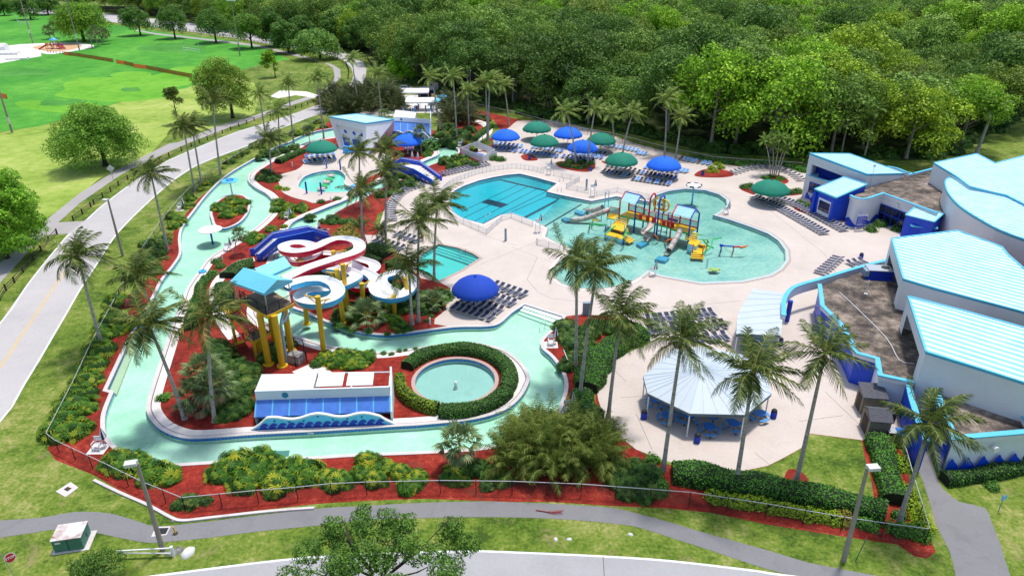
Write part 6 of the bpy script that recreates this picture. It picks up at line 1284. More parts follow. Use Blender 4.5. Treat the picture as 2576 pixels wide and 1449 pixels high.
prof = [(-2.3,.45),(-2.35,.9),(-2.1,1.05),(-1.75,1.55),(.35,1.58),(1.15,1.08),(2.1,.95),(2.3,.7),(2.25,.42)]
A_ = [(x,-.9,z) for x, z in prof]; B_ = [(x,.9,z) for x, z in prof]; A_ = [(x,y*(.82 if z > 1.3 else 1),z) for x,y,z in A_]; B_ = [(x,y*(.82 if z > 1.3 else 1),z) for x,y,z in B_]; mb.loft(A_, B_); mb.poly(A_); mb.poly(list(reversed(B_))); mb.build('body', plain('car_silver', (.50,.50,.51), .25, .05, 1, metal=.7), car)
for y in (-.86,.86): mb = MB(); mb.poly([(-1.7,y,1.08),(.9,y,1.08),(.3,y*.96,1.5),(-1.6,y*.96,1.5)]); mb.build('side_window', M['glass'], car)
for x in (-1.4,1.4):
    for y in (-.85,.85): mb = MB(); mb.tube([(x,y-.1,.34),(x,y+.1,.34)], .34, 16); wl_ = mb.build('wheel', M['black_steel'], car); mb = MB(); mb.tube([(x,y-.12,.34),(x,y+.12,.34)], .19, 12); mb.build('rim', M['steel'], wl_)
mb = MB(); mb.quad((.42,-.7,1.55),(.42,.7,1.55),(1.12,.82,1.12),(1.12,-.82,1.12)); mb.build('windscreen', M['glass'], car)
# stored loungers in the yard: heap of stacked pool chairs
chs = bpy.data.meshes.new; fmesh, smesh = LM['sky']
for k in range(14):
    t = empty('stacked_chair', G(1012+RND.uniform(0,92), 284+RND.uniform(-7,9)), 'white and blue pool chair stored on end in the service yard', 'pool chair', 'pool chairs stored in the yard', rz=RND.uniform(0,6)+.01); t.rotation_euler.x = rad(78); t.location.z = .95; link('frame', fmesh, t); link('sling', LM['sky' if k % 3 else 'blue'][1], t)
for i, (px, py, sx, sy, sz, m, lab) in enumerate(((1087,222,2.2,1.6,1.8,'canopy_edge','pale box trailer in the service yard'),(1100,228,3.0,1.6,2.3,'steel','tall grey cabinet in the service yard'),(1120,232,4.0,3.0,3.2,'wood_dark','dark enclosure at the forest side of the yard'),(1112,238,1.2,1.0,1.0,'play_orange','orange box in the dark yard enclosure'),(1090,248,1.0,1.4,1.3,'play_yellow','yellow machine beside the navy tent'),(1048,275,1.0,.6,.9,'play_red','small red box in front of the white tents'))):
    t = empty('yard_box', G(px, py), lab, 'box', rz=.05); mb = MB(); mb.box((0,0,sz/2), (sx,sy,sz)); mb.build('body', M[m], t); mb = MB(); mb.box((0,0,sz+.04), (sx*1.04,sy*1.04,.08)); mb.build('lid', M['steel'] if m != 'wood_dark' else M['black_steel'], t)
# ---- the playing field: playground, goals, orange mesh
pg = empty('playground_set', G(140,123), 'red and purple playground set with a blue roof on the sand pit', 'playground', rz=.2); P_ = plain('play_purple', (.09,.07,.32), .5); R_ = plain('play_crimson', (.42,.01,.05), .5)
for x, y, h in ((-1,-1,3.6),(1,-1,3.6),(1,1,3.6),(-1,1,3.6),(-3.4,-1,2.4),(-3.4,1,2.4),(3,-1,2.4),(3,1,2.4)): mb = MB(); mb.cyl((x,y,0), .11, h, 8); mb.build('post', R_, pg)
mb = MB(); mb.lathe([(.02,4.9),(1.9,3.7),(1.9,3.55)], (0,0,0), 4); mb.build('roof', M['play_lightblue'], pg)
mb = MB(); mb.box((-.2,0,1.5), (6.6,2.1,.14)); mb.build('deck', P_, pg)
for (x0,y0,x1,y1,m) in ((1.2,-1,3.8,-4,R_),(2.6,-1,5.0,-3.6,R_),(-3.2,-1,-5.4,-3.6,R_)):
    mb = MB(); a = Vector((x0,y0,1.5)); b = Vector((x1,y1,.15)); d = (b-a).normalized(); s_ = Vector((-d.y,d.x,0)).normalized()*.42; q = [a-s_,b-s_,b+s_,a+s_]; mb.poly(q); mb.quad(a-s_,b-s_,b-s_+Vector((0,0,.35)),a-s_+Vector((0,0,.35))); mb.quad(a+s_,b+s_,b+s_+Vector((0,0,.35)),a+s_+Vector((0,0,.35))); mb.build('slide', m, pg)
for x, m in ((-3,'play_orange'),(-2.2,'play_yellow'),(-1.4,'play_red'),(2.2,'play_red'),(.2,'play_orange')): mb = MB(); mb.box((x,-1.1,2.0), (.6,.1,1.0)); mb.build('panel', M[m], pg)
for k in range(5): mb = MB(); mb.box((-.6,-1.4-.3*k,1.3-.28*k), (1.2,.3,.08)); mb.build('step', R_, pg)
for i in range(6):
    t = empty('plaza_bollard', G(121+7*i+(3 if i > 3 else 0), 133+(i*.7)), 'short dark bollard in the row at the plaza edge', 'bollard', 'bollards at the plaza edge', local=True); mb = MB(); mb.cyl((0,0,0), .12, 1.0, 8); mb.build('post', M['black_steel'], t)
for px, py, w, d, h, lab in ((-8,130,9,4,3.4,'white canvas shelter at the left edge of the plaza'),(20,138,9,3.5,1.6,'white covered bleacher stack on the plaza'),(45,150,8,2.5,.9,'white bench frame stack at the plaza front')):
    t = empty('white_shelter', G(px, py), lab, 'shelter', rz=.12); mb = MB(); n = 8
    pr = [(-d/2,0),(-d/2,h*.6),(-d/4,h*.93),(0,h),(d/4,h*.93),(d/2,h*.6),(d/2,0)]; A_ = [(-w/2,y,z) for y,z in pr]; B_ = [(w/2,y,z) for y,z in pr]; mb.add(A_+B_, [(i,i+1,len(pr)+i+1,len(pr)+i) for i in range(len(pr)-1)]); mb.poly(A_); mb.poly(list(reversed(B_))); mb.build('cover', M['white_paint'], t); mb = MB()
    for k in range(5): mb.bar((-w/2+w*k/4,-d/2-.05,0), (-w/2+w*k/4,-d/2-.05,h*.6), .12)
    mb.build('frame', M['steel'], t)
def goal(x0, y0, x1, y1, lab, hh=6.0):
    a, b = G(x0, y0), G(x1, y1); t = empty('goal_posts', a, lab, 'goal posts', 'white goal frames'); up = Vector((0,0,1))
    for p in (a, b): mb = MB(); mb.tube([p, p+up*2.9], .09, 6); mb.tube([p+up*2.9, p+up*hh], .05, 6); mb.build('upright', M['white_paint'], t)
    mb = MB(); mb.tube([a+up*2.9, b+up*2.9], .08, 6); mb.tube([a+up*2.1, b+up*2.1], .05, 6); d = (b-a)
    for k in range(9): p = a+d*k/8; q = a+d*(k+.5)/8; mb.tube([p+up*2.1, p+up*2.9], .03, 4)
    mb.build('crossbar', M['white_paint'], t)
goal(464,138,505,144,'white goal posts with tall uprights at the far end of the field'); goal(47,66,78,71,'white goal posts behind the left tall pole')
def net_run(path, lab, mat='orange_mesh', h=1.35):
    P = [G(*p) for p in path]; t = empty('mesh_barrier', P[0], lab, 'barrier fence', 'orange mesh barriers across the field'); mb = MB()
    for i in range(len(P)-1): mb.loft([P[i], P[i+1]], [P[i]+Vector((0,0,h)), P[i+1]+Vector((0,0,h))])
    mb.build('mesh', M[mat], t)
    for p in P: mb = MB(); mb.cyl((p.x,p.y,0), .05, h+.15, 6); mb.build('stake', M['wood_dark'], t)
M['tan_mesh'] = leaf_mat('tan_mesh', [(0, (.30,.19,.05)), (1, (.42,.27,.08))], .5, .5, gain=1.2)
net_run([(162,139),(173,140)], 'short bright orange mesh by the sand pit'); net_run([(173,140),(200,143),(230,148),(260,153),(285,157)], 'faded orange mesh run left of the gap', 'tan_mesh'); net_run([(294,160),(315,163)], 'bright orange mesh right of the gap'); net_run([(315,163),(337,168)], 'faded mesh between two bright orange pieces', 'tan_mesh'); net_run([(337,170),(370,174)], 'longest bright orange mesh piece'); net_run([(370,174),(400,180),(440,188),(484,196)], 'faded orange mesh run ending at the olive tree', 'tan_mesh'); net_run([(-10,245),(6,246),(19,249)], 'orange mesh at the left edge behind the tall pole')
rs_ = empty('road_sign', G(287,460), 'white road sign seen from behind beside the tree shadow', 'sign', rz=rad(20)); mb = MB(); mb.bar((0,0,0), (0,0,3.0), .07); mb.build('post', M['steel'], rs_); mb = MB(); mb.box((0,0,2.9), (1.05,.04,1.05), M=Matrix.Rotation(rad(45), 3, 'Y')); mb.build('plate', M['lamp_grey'], rs_)
# ================================================================ the climbing structure in the splash pool
ps = empty('play_structure', G(1640,580), 'large colourful climbing structure with yellow decks, tube slides and sky blue roofs in the splash pool', 'play structure')
ps['label'] = 'large colourful climbing structure with yellow decks and tube slides in the splash pool'
ZW = -.6; DZ = 1.75
def post(px, py, h, mat, r=.085, z0=None):
    g = G(px, py); mb = MB(); mb.cyl((g.x,g.y,ZW), r, h-ZW, 10); mb.build('post', M[mat], ps); return g
def gable(c4, zt, rise, mats, corner):
    """two sky-blue panels on a bent tube frame"""
    a, b, c, d = c4      # a,b front eave; c,d back eave
    for p, m in ((a,mats[0]),(b,mats[1]),(c,mats[1]),(d,mats[0])): mb = MB(); mb.tube([Vector((p.x,p.y,ZW)), Vector((p.x,p.y,zt))], .13, 10); mb.build('post', M[m], ps)
    r0 = (a+d)/2+Vector((0,0,zt+rise)); r1 = (b+c)/2+Vector((0,0,zt+rise)); A = [Vector((p.x,p.y,zt)) for p in c4]
    for q in ([A[0],A[1],r1,r0],[A[2],A[3],r0,r1]): mb = MB(); ce = sum(q, Vector())/4; q = [p.lerp(ce, .06) for p in q]; mb.poly(q); mb.poly([p-Vector((0,0,.05)) for p in reversed(q)]); mb.loft([p-Vector((0,0,.05)) for p in q], q); mb.build('roof_panel', M['play_sky'], ps)
    mb = MB(); mb.tube([A[0], r0, A[3]], .12, 8); mb.build('arch_tube', M[mats[0]], ps); mb = MB(); mb.tube([A[1], r1, A[2]], .12, 8); mb.tube([r0, r1], .09, 8); mb.build('arch_tube', M[mats[1]], ps); mb = MB()
    for p in A+[r0, r1]: mb.lathe([(.01,.13),(.12,.07),(.12,-.07),(.01,-.13)], p, 8)
    mb.build('corner_joint', M[corner], ps)
u = (G(1735,611)-G(1556,563)); u.z = 0; u.normalize(); v = Vector((-u.y, u.x, 0))   # u: along the structure, v: away from camera
O = G(1556,566)
def L(s, t, z=0.0): return O+u*s+v*t+Vector((0,0,z))
def deck(s0, s1, t0, t1, z, edge='play_green'):
    mb = MB(); mb.prism([L(s0,t0), L(s1,t0), L(s1,t1), L(s0,t1)], z-.1, z); mb.build('deck', M['play_yellow'], ps); mb = MB(); mb.tube([L(s0,t0,z-.05), L(s1,t0,z-.05)], .14, 8); mb.tube([L(s0,t1,z-.05), L(s1,t1,z-.05)], .10, 8); mb.build('edge_tube', M[edge], ps)
def panel(s0, t0, s1, t1, z, h, mat='mesh_net', bars=('play_red', None)):
    a, b = L(s0,t0,z), L(s1,t1,z); mb = MB(); mb.quad(a, b, b+Vector((0,0,h)), a+Vector((0,0,h))); o = mb.build('net_panel', M[mat], ps); mb = MB(); mb.tube([a+Vector((0,0,h)), b+Vector((0,0,h))], .075, 6); mb.tube([a+Vector((0,0,.1)), b+Vector((0,0,.1))], .06, 6); mb.build('panel_rail', M[bars[0]], o)
m_, nt0, b0_ = new_mat('mesh_net'); o0 = nt0.nodes['Material Output']; b0_.inputs['Base Color'].default_value = (.07,.05,.05,1); t0_ = N(nt0, 'ShaderNodeBsdfTransparent'); x0_ = N(nt0, 'ShaderNodeMixShader'); x0_.inputs[0].default_value = .5; nt0.links.new(t0_.outputs[0], x0_.inputs[1]); nt0.links.new(b0_.outputs[0], x0_.inputs[2]); nt0.links.new(x0_.outputs[0], o0.inputs[0]); M['mesh_net'] = m_
Lt = (G(1735,611)-O).dot(u)
W = 3.0
gable([L(0,0), L(3.0,0), L(3.0,W), L(0,W)], 4.3, 1.2, ('play_red','play_blue'), 'play_yellow')
gable([L(Lt-3.2,-.2), L(Lt,-.2), L(Lt,W-.2), L(Lt-3.2,W-.2)], 4.3, 1.2, ('play_red','play_blue'), 'play_orange')
deck(0, 3.0, 0, W, DZ); deck(3.0, Lt*.5, .35, W-.4, DZ); deck(Lt*.5, Lt-3.2, .2, W-.5, DZ); deck(Lt-3.2, Lt, -.2, W-.2, DZ)
panel(3.0, W-.4, Lt*.5, W-.4, DZ, 1.1); panel(3.0, .35, Lt*.42, .35, DZ, .75); panel(Lt*.5, W-.5, Lt-3.2, W-.5, DZ, 1.1); panel(Lt*.58, .2, Lt-3.2, .2, DZ, .75); panel(0, W, 3.0, W, DZ, 1.1); panel(Lt-3.2, W-.2, Lt, W-.2, DZ, 1.1)
for s_ in (3.9,5.2,6.3): mb = MB(); mb.box(L(s_,.3,DZ+.55), (.55,.1,.85), math.atan2(u.y,u.x)); mb.build('red_panel', M['play_red'], ps)
for s_ in (Lt*.64,Lt*.70,Lt*.76): mb = MB(); mb.box(L(s_,.15,DZ+.55), (.55,.1,.85), math.atan2(u.y,u.x)); mb.build('red_panel', M['play_red'], ps)
mb = MB(); mb.box(L(Lt*.68,W-.7,DZ+.6), (1.6,.12,.5), math.atan2(u.y,u.x)); mb.build('purple_panel', P_, ps)
for s_, t_, m in ((Lt*.42,.3,'play_red'),(Lt*.42,W-.4,'play_red'),(Lt*.52,.2,'play_blue'),(Lt*.52,W-.5,'play_blue'),(Lt*.6,W-.5,'play_blue')):
    g = L(s_, t_); mb = MB(); mb.cyl((g.x,g.y,ZW), .09, 3.6, 10); mb.build('post', M[m], ps)
# tall hoops with the tipping wheel
for s_, m in ((Lt*.42,'play_red'),(Lt*.55,'play_blue')):
    c = L(s_, .2); k = [Vector((c.x,c.y,ZW)), Vector((c.x,c.y,5.4))]+[L(s_, .2+.9-.9*math.cos(a*math.pi/8), 5.4+1.0*math.sin(a*math.pi/8)) for a in range(1,9)]+[L(s_, 2.0, 3.2)]; mb = MB(); mb.tube(k, .15, 10); mb.build('hoop', M[m], ps)
for dt in (0,.7): 
    c = L(Lt*.49+dt*1.3, 1.5, 4.75); mb = MB(); mb.tube([c+u*.95*math.cos(a*.3927)+Vector((0,0,.95*math.sin(a*.3927))) for a in range(16)], .14, 8, closed=True)
    for a in range(5): mb.bar(c, c+u*.9*math.cos(a*1.2566)+Vector((0,0,.9*math.sin(a*1.2566))), .12)
    mb.build('wheel', M['play_yellow'], ps)
mb = MB(); mb.tube([L(Lt*.47,1.5,4.75), L(Lt*.57,1.5,4.75)], .12, 8); mb.build('wheel_axle', M['play_blue'], ps)
for (px, py, pz) in ((1671,526,3.0),(1684,535,2.6)): mb = MB(); mb.lathe([(.02,-.25),(.3,-.2),(.45,.15),(.42,.16)], G(px,py,pz), 12); mb.build('water_bucket', M['white_paint'], ps)
mb = MB(); mb.box(L(Lt*.46,1.0,3.35), (2.4,.3,.16), math.atan2(u.y,u.x)); mb.build('bucket_tray', M['white_paint'], ps)
# stairs and lower landings on the near left and the right end
def steps(a, b, w, n, mat='play_yellow'):
    a, b = Vector(a), Vector(b); d = b-a; h = Vector((d.x,d.y,0)).normalized(); an = math.atan2(h.y,h.x)-math.pi/2; mb = MB()
    for k in range(n): p = a.lerp(b, (k+.5)/n); mb.box(p-Vector((0,0,.06)), (w, d.xy.length/n+.02, .12), an)
    mb.build('steps', M[mat], ps)
def block(pts, z, skirt='play_sky', z0=-.2):
    mb = MB(); mb.prism(pts, z-.1, z); mb.build('deck', M['play_yellow'], ps); mb = MB(); mb.loft([Vector((p.x,p.y,ZW)) for p in pts], [Vector((p.x,p.y,z-.1)) for p in pts]); mb.build('skirt', M[skirt], ps)
lo = GP([(1522,590),(1568,603),(1579,590),(1532,578)], .35); block(lo, .35); mid = GP([(1536,574),(1570,583),(1577,566),(1545,558)], .95); block(mid, .95, 'mesh_dark'); steps(lo[3].lerp(lo[2],.5), mid[0].lerp(mid[1],.5)+Vector((0,.4,0)), 2.2, 3); steps(mid[3].lerp(mid[2],.5), L(1.0,.2,DZ), 2.2, 4); steps(lo[1].lerp(lo[2],.5)+u*.1, lo[1].lerp(lo[2],.5)+u*1.3+Vector((0,0,-.5)), 1.7, 3)
ra = GP([(1742,633),(1767,640),(1778,620),(1755,614)], .35); block(ra, .35); rm = GP([(1730,612),(1752,620),(1764,606),(1742,600)], 1.0); block(rm, 1.0); steps(ra[3].lerp(ra[2],.4), rm[1].lerp(rm[2],.5), 1.7, 3); steps(rm[0].lerp(rm[3],.6), L(Lt,.9,DZ), 1.8, 4); steps(ra[0].lerp(ra[1],.5), ra[0].lerp(ra[1],.5)+Vector((-.2,-1.1,-.5)), 1.9, 3)
for p in (lo[0],lo[1],mid[0],mid[1]): mb = MB(); mb.cyl((p.x,p.y,ZW), .08, 1.9-ZW if p in (lo[0],lo[1]) else 2.3-ZW, 8); mb.build('post', M['play_blue'] if p in (lo[0],lo[1]) else M['play_sky'], ps)
for p in (ra[0],ra[1],ra[2]): mb = MB(); mb.cyl((p.x,p.y,ZW), .09, 1.6-ZW, 8); mb.build('post', M['play_orange'], ps)
def pipe(pts, mat, r=.12): mb = MB(); mb.tube([G(*p) for p in pts], r, 8); mb.build('water_pipe', M[mat], ps)
pipe([(1483,571,-.6),(1484,565,.9),(1510,565,1.1),(1524,567,1.1)], 'play_green'); pipe([(1490,563,-.5),(1492,553,1.0),(1508,556,1.1)], 'play_yellow'); pipe([(1522,590,1.3),(1536,577,1.8),(1548,569,1.9)], 'play_green'); pipe([(1567,601,1.4),(1575,585,1.8),(1577,574,1.5)], 'play_green', .12); pipe([(1574,583,1.5),(1582,588,.8)], 'play_green', .14); pipe([(1597,524,2.4),(1606,518,2.6),(1608,513,2.8)], 'play_green', .1)
pipe([(1646,590,.9),(1652,597,.6),(1656,606,-.3)], 'play_orange', .13); pipe([(1695,600,.9),(1680,605,.8),(1672,610,-.4)], 'play_orange', .13); pipe([(1578,574,1.0),(1580,590,.3)], 'play_orange', .13); pipe([(1768,640,1.5),(1790,620,2.6),(1792,602,2.4),(1815,598,2.4)], 'play_green', .1); pipe([(1770,605,1.4),(1780,618,.9),(1795,624,.2)], 'play_green', .12); pipe([(1738,587,1.8),(1768,592,1.8)], 'play_green', .08); pipe([(1757,602,1.9),(1780,604,1.9),(1784,612,1.2)], 'play_green', .08)
for (x, y) in ((1521,522),(1530,518),(1513,545),(1528,545)): post(x, y, 2.9 if y < 530 else 1.7, 'play_lightblue', .07)
back = GP([(1526,549),(1546,553),(1556,540),(1534,536)], 1.6); mb = MB(); mb.prism(back, 1.5, 1.6); mb.build('deck', M['play_yellow'], ps); mb = MB(); mb.tube([back[0], back[1]], .1, 8); mb.build('edge_tube', M['play_green'], ps); mb = MB(); mb.loft([p for p in back[2:]+back[:1]], [p+Vector((0,0,1.1)) for p in back[2:]+back[:1]]); mb.build('net_panel', M['mesh_net'], ps); mb = MB(); mb.tube([p+Vector((0,0,1.1)) for p in (back[0],back[3],back[2])], .05, 6); mb.build('panel_rail', M['play_red'], ps)
def tube_slide(pts, r, name='tube_slide'):
    P = smooth([G(*p) for p in pts], 4, False); mb = MB(); mb.tube(P, r, 14, caps=False)
    acc = 0; fl = MB()
    for i in range(1, len(P)-1):
        acc += (P[i]-P[i-1]).length
        if acc > .85: acc = 0; t = (P[i+1]-P[i]).normalized()*.05; fl.tube([P[i]-t, P[i]+t], r*1.08, 14)
    o = mb.build(name, M['tan_slide'], ps); fl.build('joint_ring', M['tan_ring'], o); d = (P[-1]-P[-2]).normalized(); d.z = 0; d.normalize(); e = P[-1]; s_ = Vector((-d.y,d.x,0)); mb = MB(); K = 8
    for i in range(K):
        a0, a1 = math.pi+math.pi*i/K, math.pi+math.pi*(i+1)/K; f = lambda a, t: e+d*t+s_*r*math.cos(a)+Vector((0,0,r*math.sin(a)*(1 if t < .1 else .75)))
        mb.quad(f(a0,0), f(a1,0), f(a1,1.3), f(a0,1.3))
    mb.build('run_out', M['tan_slide'], o)
M['tan_ring'] = plain('tan_ring', (.30,.25,.22), .6)
tube_slide([(1531,528,1.9),(1518,534,1.6),(1500,540,1.0),(1478,548,.4),(1455,553,.05),(1441,553,.0)], .45); tube_slide([(1516,521,1.8),(1505,526,1.2),(1490,530,.5),(1480,529,.1)], .42); tube_slide([(1712,578,2.1),(1707,590,1.6),(1697,607,.9),(1688,622,.25),(1683,630,.0)], .45)
P = smooth([G(*p) for p in ((1642,560,1.9),(1634,575,1.5),(1625,583,1.2),(1618,588,.9),(1622,594,.6),(1630,599,.3),(1624,606,.0))], 5, False); mb = MB(); n = len(P)
for i in range(n-1):
    def rg(j): t = P[min(j+1,n-1)]-P[max(j-1,0)]; t.z = 0; t.normalize(); x = Vector((t.y,-t.x,0)); return [P[j]+x*a+Vector((0,0,b)) for a, b in ((-.5,.45),(-.42,.05),(0,-.08),(.42,.05),(.5,.45))]
    A_, B_ = rg(i), rg(i+1)
    for j in range(4): mb.quad(A_[j], A_[j+1], B_[j+1], B_[j])
mb.build('open_slide', M['tan_slide'], ps)
for pts in ([(1472,534),(1449,527),(1445,533),(1468,540)],[(1424,556),(1438,553),(1424,546),(1412,549)],[(1600,613),(1616,606),(1629,611),(1613,620)],[(1647,652),(1657,643),(1684,648),(1674,657)]):
    mb = MB(); mb.prism(GP(pts, -.12), -.6, -.125); tag(mb.build('landing_mat', M['play_lightblue']), {1472:'blue landing pad at the foot of the farther left tube slide',1424:'blue landing pad at the foot of the longer left tube slide',1600:'blue landing pad at the foot of the open curled slide',1647:'pale blue landing pad at the foot of the right tube slide'}[pts[0][0]], 'landing pad', 'pads at the slide ends')
# alligator-like squirter and the green turtle
sq = empty('water_cannon', G(1815,627), 'blue, red and orange jointed water squirter right of the climbing structure', 'water toy'); mb = MB(); mb.tube([G(1814,629,-.6), G(1814,621,.9)], .12, 8); mb.tube([G(1812,618,1.05), G(1845,620,1.0)], .13, 8); mb.lathe([(.02,.25),(.3,.15),(.3,-.1),(.02,-.2)], G(1815,618,1.05), 10); mb.build('blue_joint', M['play_blue'], sq); mb = MB(); mb.tube([G(1845,621,1.0), G(1868,621,1.0)], .15, 8); mb.tube([G(1845,631,-.6), G(1845,623,.8)], .1, 8); mb.build('red_joint', M['play_red'], sq); mb = MB(); mb.tube([G(1862,623,.9), G(1872,621,1.0), G(1884,617,1.1)], [.22,.18,.03], 8); mb.build('orange_nose', M['play_orange'], sq)
tt = empty('turtle_float', G(1795,677)-Vector((0,0,.1)), 'flat lime green turtle figure in the splash pool', 'turtle float', local=True); mb = MB(); mb.lathe([(.02,.28),(.35,.22),(.6,.05),(.6,-.02)], (0,0,0), 16); mb.build('shell', plain('turtle_lime', (.25,.50,.12), .5), tt); mb = MB()
for a in (.6,2.5,3.8,5.6): mb.lathe([(.02,.12),(.2,.08),(.24,-.02)], (.62*math.cos(a),.55*math.sin(a),0), 8)
mb.lathe([(.02,.2),(.18,.12),(.2,-.02)], (.85,0,0), 8); mb.build('flippers', plain('turtle_yellow', (.5,.5,.12), .5), tt)
# ================================================================ plants
def rv(rg, z=True): return Vector((rg.gauss(0,1), rg.gauss(0,1), rg.gauss(0,1) if z else 0)).normalized()
def leafq(mb, p, n, s, rg, mi=0, asp=.62, tri=False):
    x = n.orthogonal().normalized(); y = n.cross(x); a = rg.uniform(0, 6.283); u = (x*math.cos(a)+y*math.sin(a))*s*.5; v = (y*math.cos(a)-x*math.sin(a))*s*.5*asp
    if tri: mb.tri(p-u-v, p+u*.9, p-u*.4+v*1.3, mi)
    else: mb.add([p-u, p-v*.9+u*.1, p+u, p+v*.9+u*.1], [(0,1,2,3)], mi)
def frond(mb, base, az, el, L, droop, rg, wind=Vector((0,0,0)), nl=22, ll=.8, lw=.085, rib=None, hang=.35, split=.0):
    d = Vector((math.cos(az)*math.cos(el), math.sin(az)*math.cos(el), math.sin(el))); p = Vector(base); pts = [p.copy()]; n = 9
    for i in range(n):
        pts.append(pts[-1]+d*L/n); d = (d+Vector((0,0,-droop*(.5+i/n))) + wind*(.25+i/n)*.5).normalized()
    if rib is not None: mb.tube(pts, [.05-.04*i/n for i in range(n+1)], 4, rib, False)
    for k in range(nl):
        t = .10+.9*k/(nl-1); f = t*n; i = min(int(f), n-1); q = pts[i].lerp(pts[i+1], f-i); tg = (pts[i+1]-pts[i]).normalized(); sd = tg.cross(Vector((0,0,1)))
        sd = sd.normalized() if sd.length > .05 else Vector((math.sin(az),-math.cos(az),0)); upv = sd.cross(tg); ln = ll*(.45+1.1*math.sin(math.pi*min(1,t*.85+.12)))*rg.uniform(.8,1.1)
        for sg in (-1, 1):
            dr = (sd*sg*.85+tg*(.45+.5*t)+upv*rg.uniform(-.05,.22)+Vector((0,0,-hang*rg.uniform(.5,1.4)))+wind*.8).normalized(); e = q+dr*ln; wv = tg*lw*.5
            mb.add([q-wv, q+wv, q+dr*ln*.55+wv*.8+Vector((0,0,-.02)), e+Vector((0,0,-ln*.22)), q+dr*ln*.55-wv*.8+Vector((0,0,-.02))], [(0,1,2,3,4)], 0)
WIND = Vector((.34,.12,.02))
def coco(seed, nf=22, L=4.1):
    rg = random.Random(seed); mb = MB()
    for k in range(nf):
        a = k*2.399+rg.uniform(-.3,.3); u = k/(nf-1); el = rad(78-98*u**.85)+rg.uniform(-.12,.12); frond(mb, (.08*math.cos(a),.08*math.sin(a),.1*(1-u)), a, el, L*rg.uniform(.82,1.08)*(.78 if u < .12 else 1), .105+.05*u, rg, WIND*rg.uniform(.5,1.2), 30, .74, .095, 1, .42)
    for k in range(5): a = rg.uniform(0,6.28); mb.lathe([(.01,.14),(.11,.06),(.1,-.06),(.01,-.13)], (.22*math.cos(a),.22*math.sin(a),-.25-.1*rg.random()), 6, 1)
    for k in range(3): frond(mb, (0,0,-.1), rg.uniform(0,6.28), rad(-48), L*.6, .12, rg, WIND*.3, 16, .5, .07, 2, .6)
    return mb.mesh('palm_crown', [M['palm'], M['palm_rib'], M['dead_frond']])
def fanpalm(seed, nf=34, L=1.25, R_=.85):
    rg = random.Random(seed); mb = MB()
    for k in range(nf):
        a = k*2.399+rg.uniform(-.3,.3); u = k/(nf-1); el = rad(75-125*u); d = Vector((math.cos(a)*math.cos(el), math.sin(a)*math.cos(el), math.sin(el))); p = d*L*rg.uniform(.7,1.05)*(.8+.3*u); dead = u > .86; mb.tube([(0,0,0), p], .022, 3, 1, False)
        sd = d.cross(Vector((0,0,1))).normalized(); up = sd.cross(d)
        for j in range(15):
            t = (j-7)/7*1.75; dr = (d*math.cos(t)+sd*math.sin(t)+up*.12+Vector((0,0,-.25-.2*abs(t)))).normalized(); ln = R_*rg.uniform(.85,1.1)*(1-.18*abs(t)); w = dr.cross(up).normalized()*.055
            mb.add([p, p+dr*ln*.5-w, p+dr*ln+Vector((0,0,-.16*ln)), p+dr*ln*.5+w], [(0,1,2,3)], 2 if dead else 0)
    return mb.mesh('palm_crown', [M['sabal'], M['palm_rib'], M['dead_frond']])
def royal(seed, nf=15, L=3.2):
    rg = random.Random(seed); mb = MB()
    for k in range(nf): a = k*2.399+rg.uniform(-.2,.2); u = k/(nf-1); frond(mb, (0,0,0), a, rad(80-85*u), L*rg.uniform(.9,1.05), .16, rg, WIND*.3, 26, .6, .1, 1, .35)
    mb.tube([(0,0,-1.3),(0,0,-.5),(0,0,.1)], [.13,.16,.08], 8, 1); return mb.mesh('palm_crown', [M['royal_leaf'], M['palm_rib']])
CO = [coco(s, 18+s % 4, 4.0+.2*(s % 3)) for s in range(6)]; FA = [fanpalm(s) for s in range(3)]; RO = [royal(s) for s in range(2)]
CF = [m.copy() for m in CO]
for m in CF: m.materials[0] = M['palm_far']
SPEC = {'far': (CF, 4.1), 'coconut': (CO, 4.1), 'sabal': (FA, 2.1), 'royal': (RO, 3.2)}
npalm = 0
def palm(cx, cy, bx, by, label, kind='coconut', sc=1.0, z=None, r0=.21, group='palms in the grounds'):
    global npalm; npalm += 1; h = z or zat(bx, by, cy+4); g = G(bx, by); tp = G(cx, cy+4, h); t = empty('palm_tree', g, label, 'palm tree', group); d = tp-g; bend = Vector((d.x,d.y,0))*.12
    pts = [g+Vector((0,0,-.05)), g+d*.04]+[g+d*k/8-bend*math.sin(math.pi*k/8) for k in range(1,9)]; r1 = r0*.58
    MB().tube(pts, [r0*1.65, r0*1.15]+[r0+(r1-r0)*k/8 for k in range(1,9)], 9).build('trunk', M['bark_palm'], t); me, _ = SPEC[kind]
    c = link('crown', me[npalm % len(me)], t, tp-g, RND.uniform(-.45,.45) if kind in ('coconut','far') else RND.uniform(0,6), sc*RND.uniform(.93,1.07)); return t
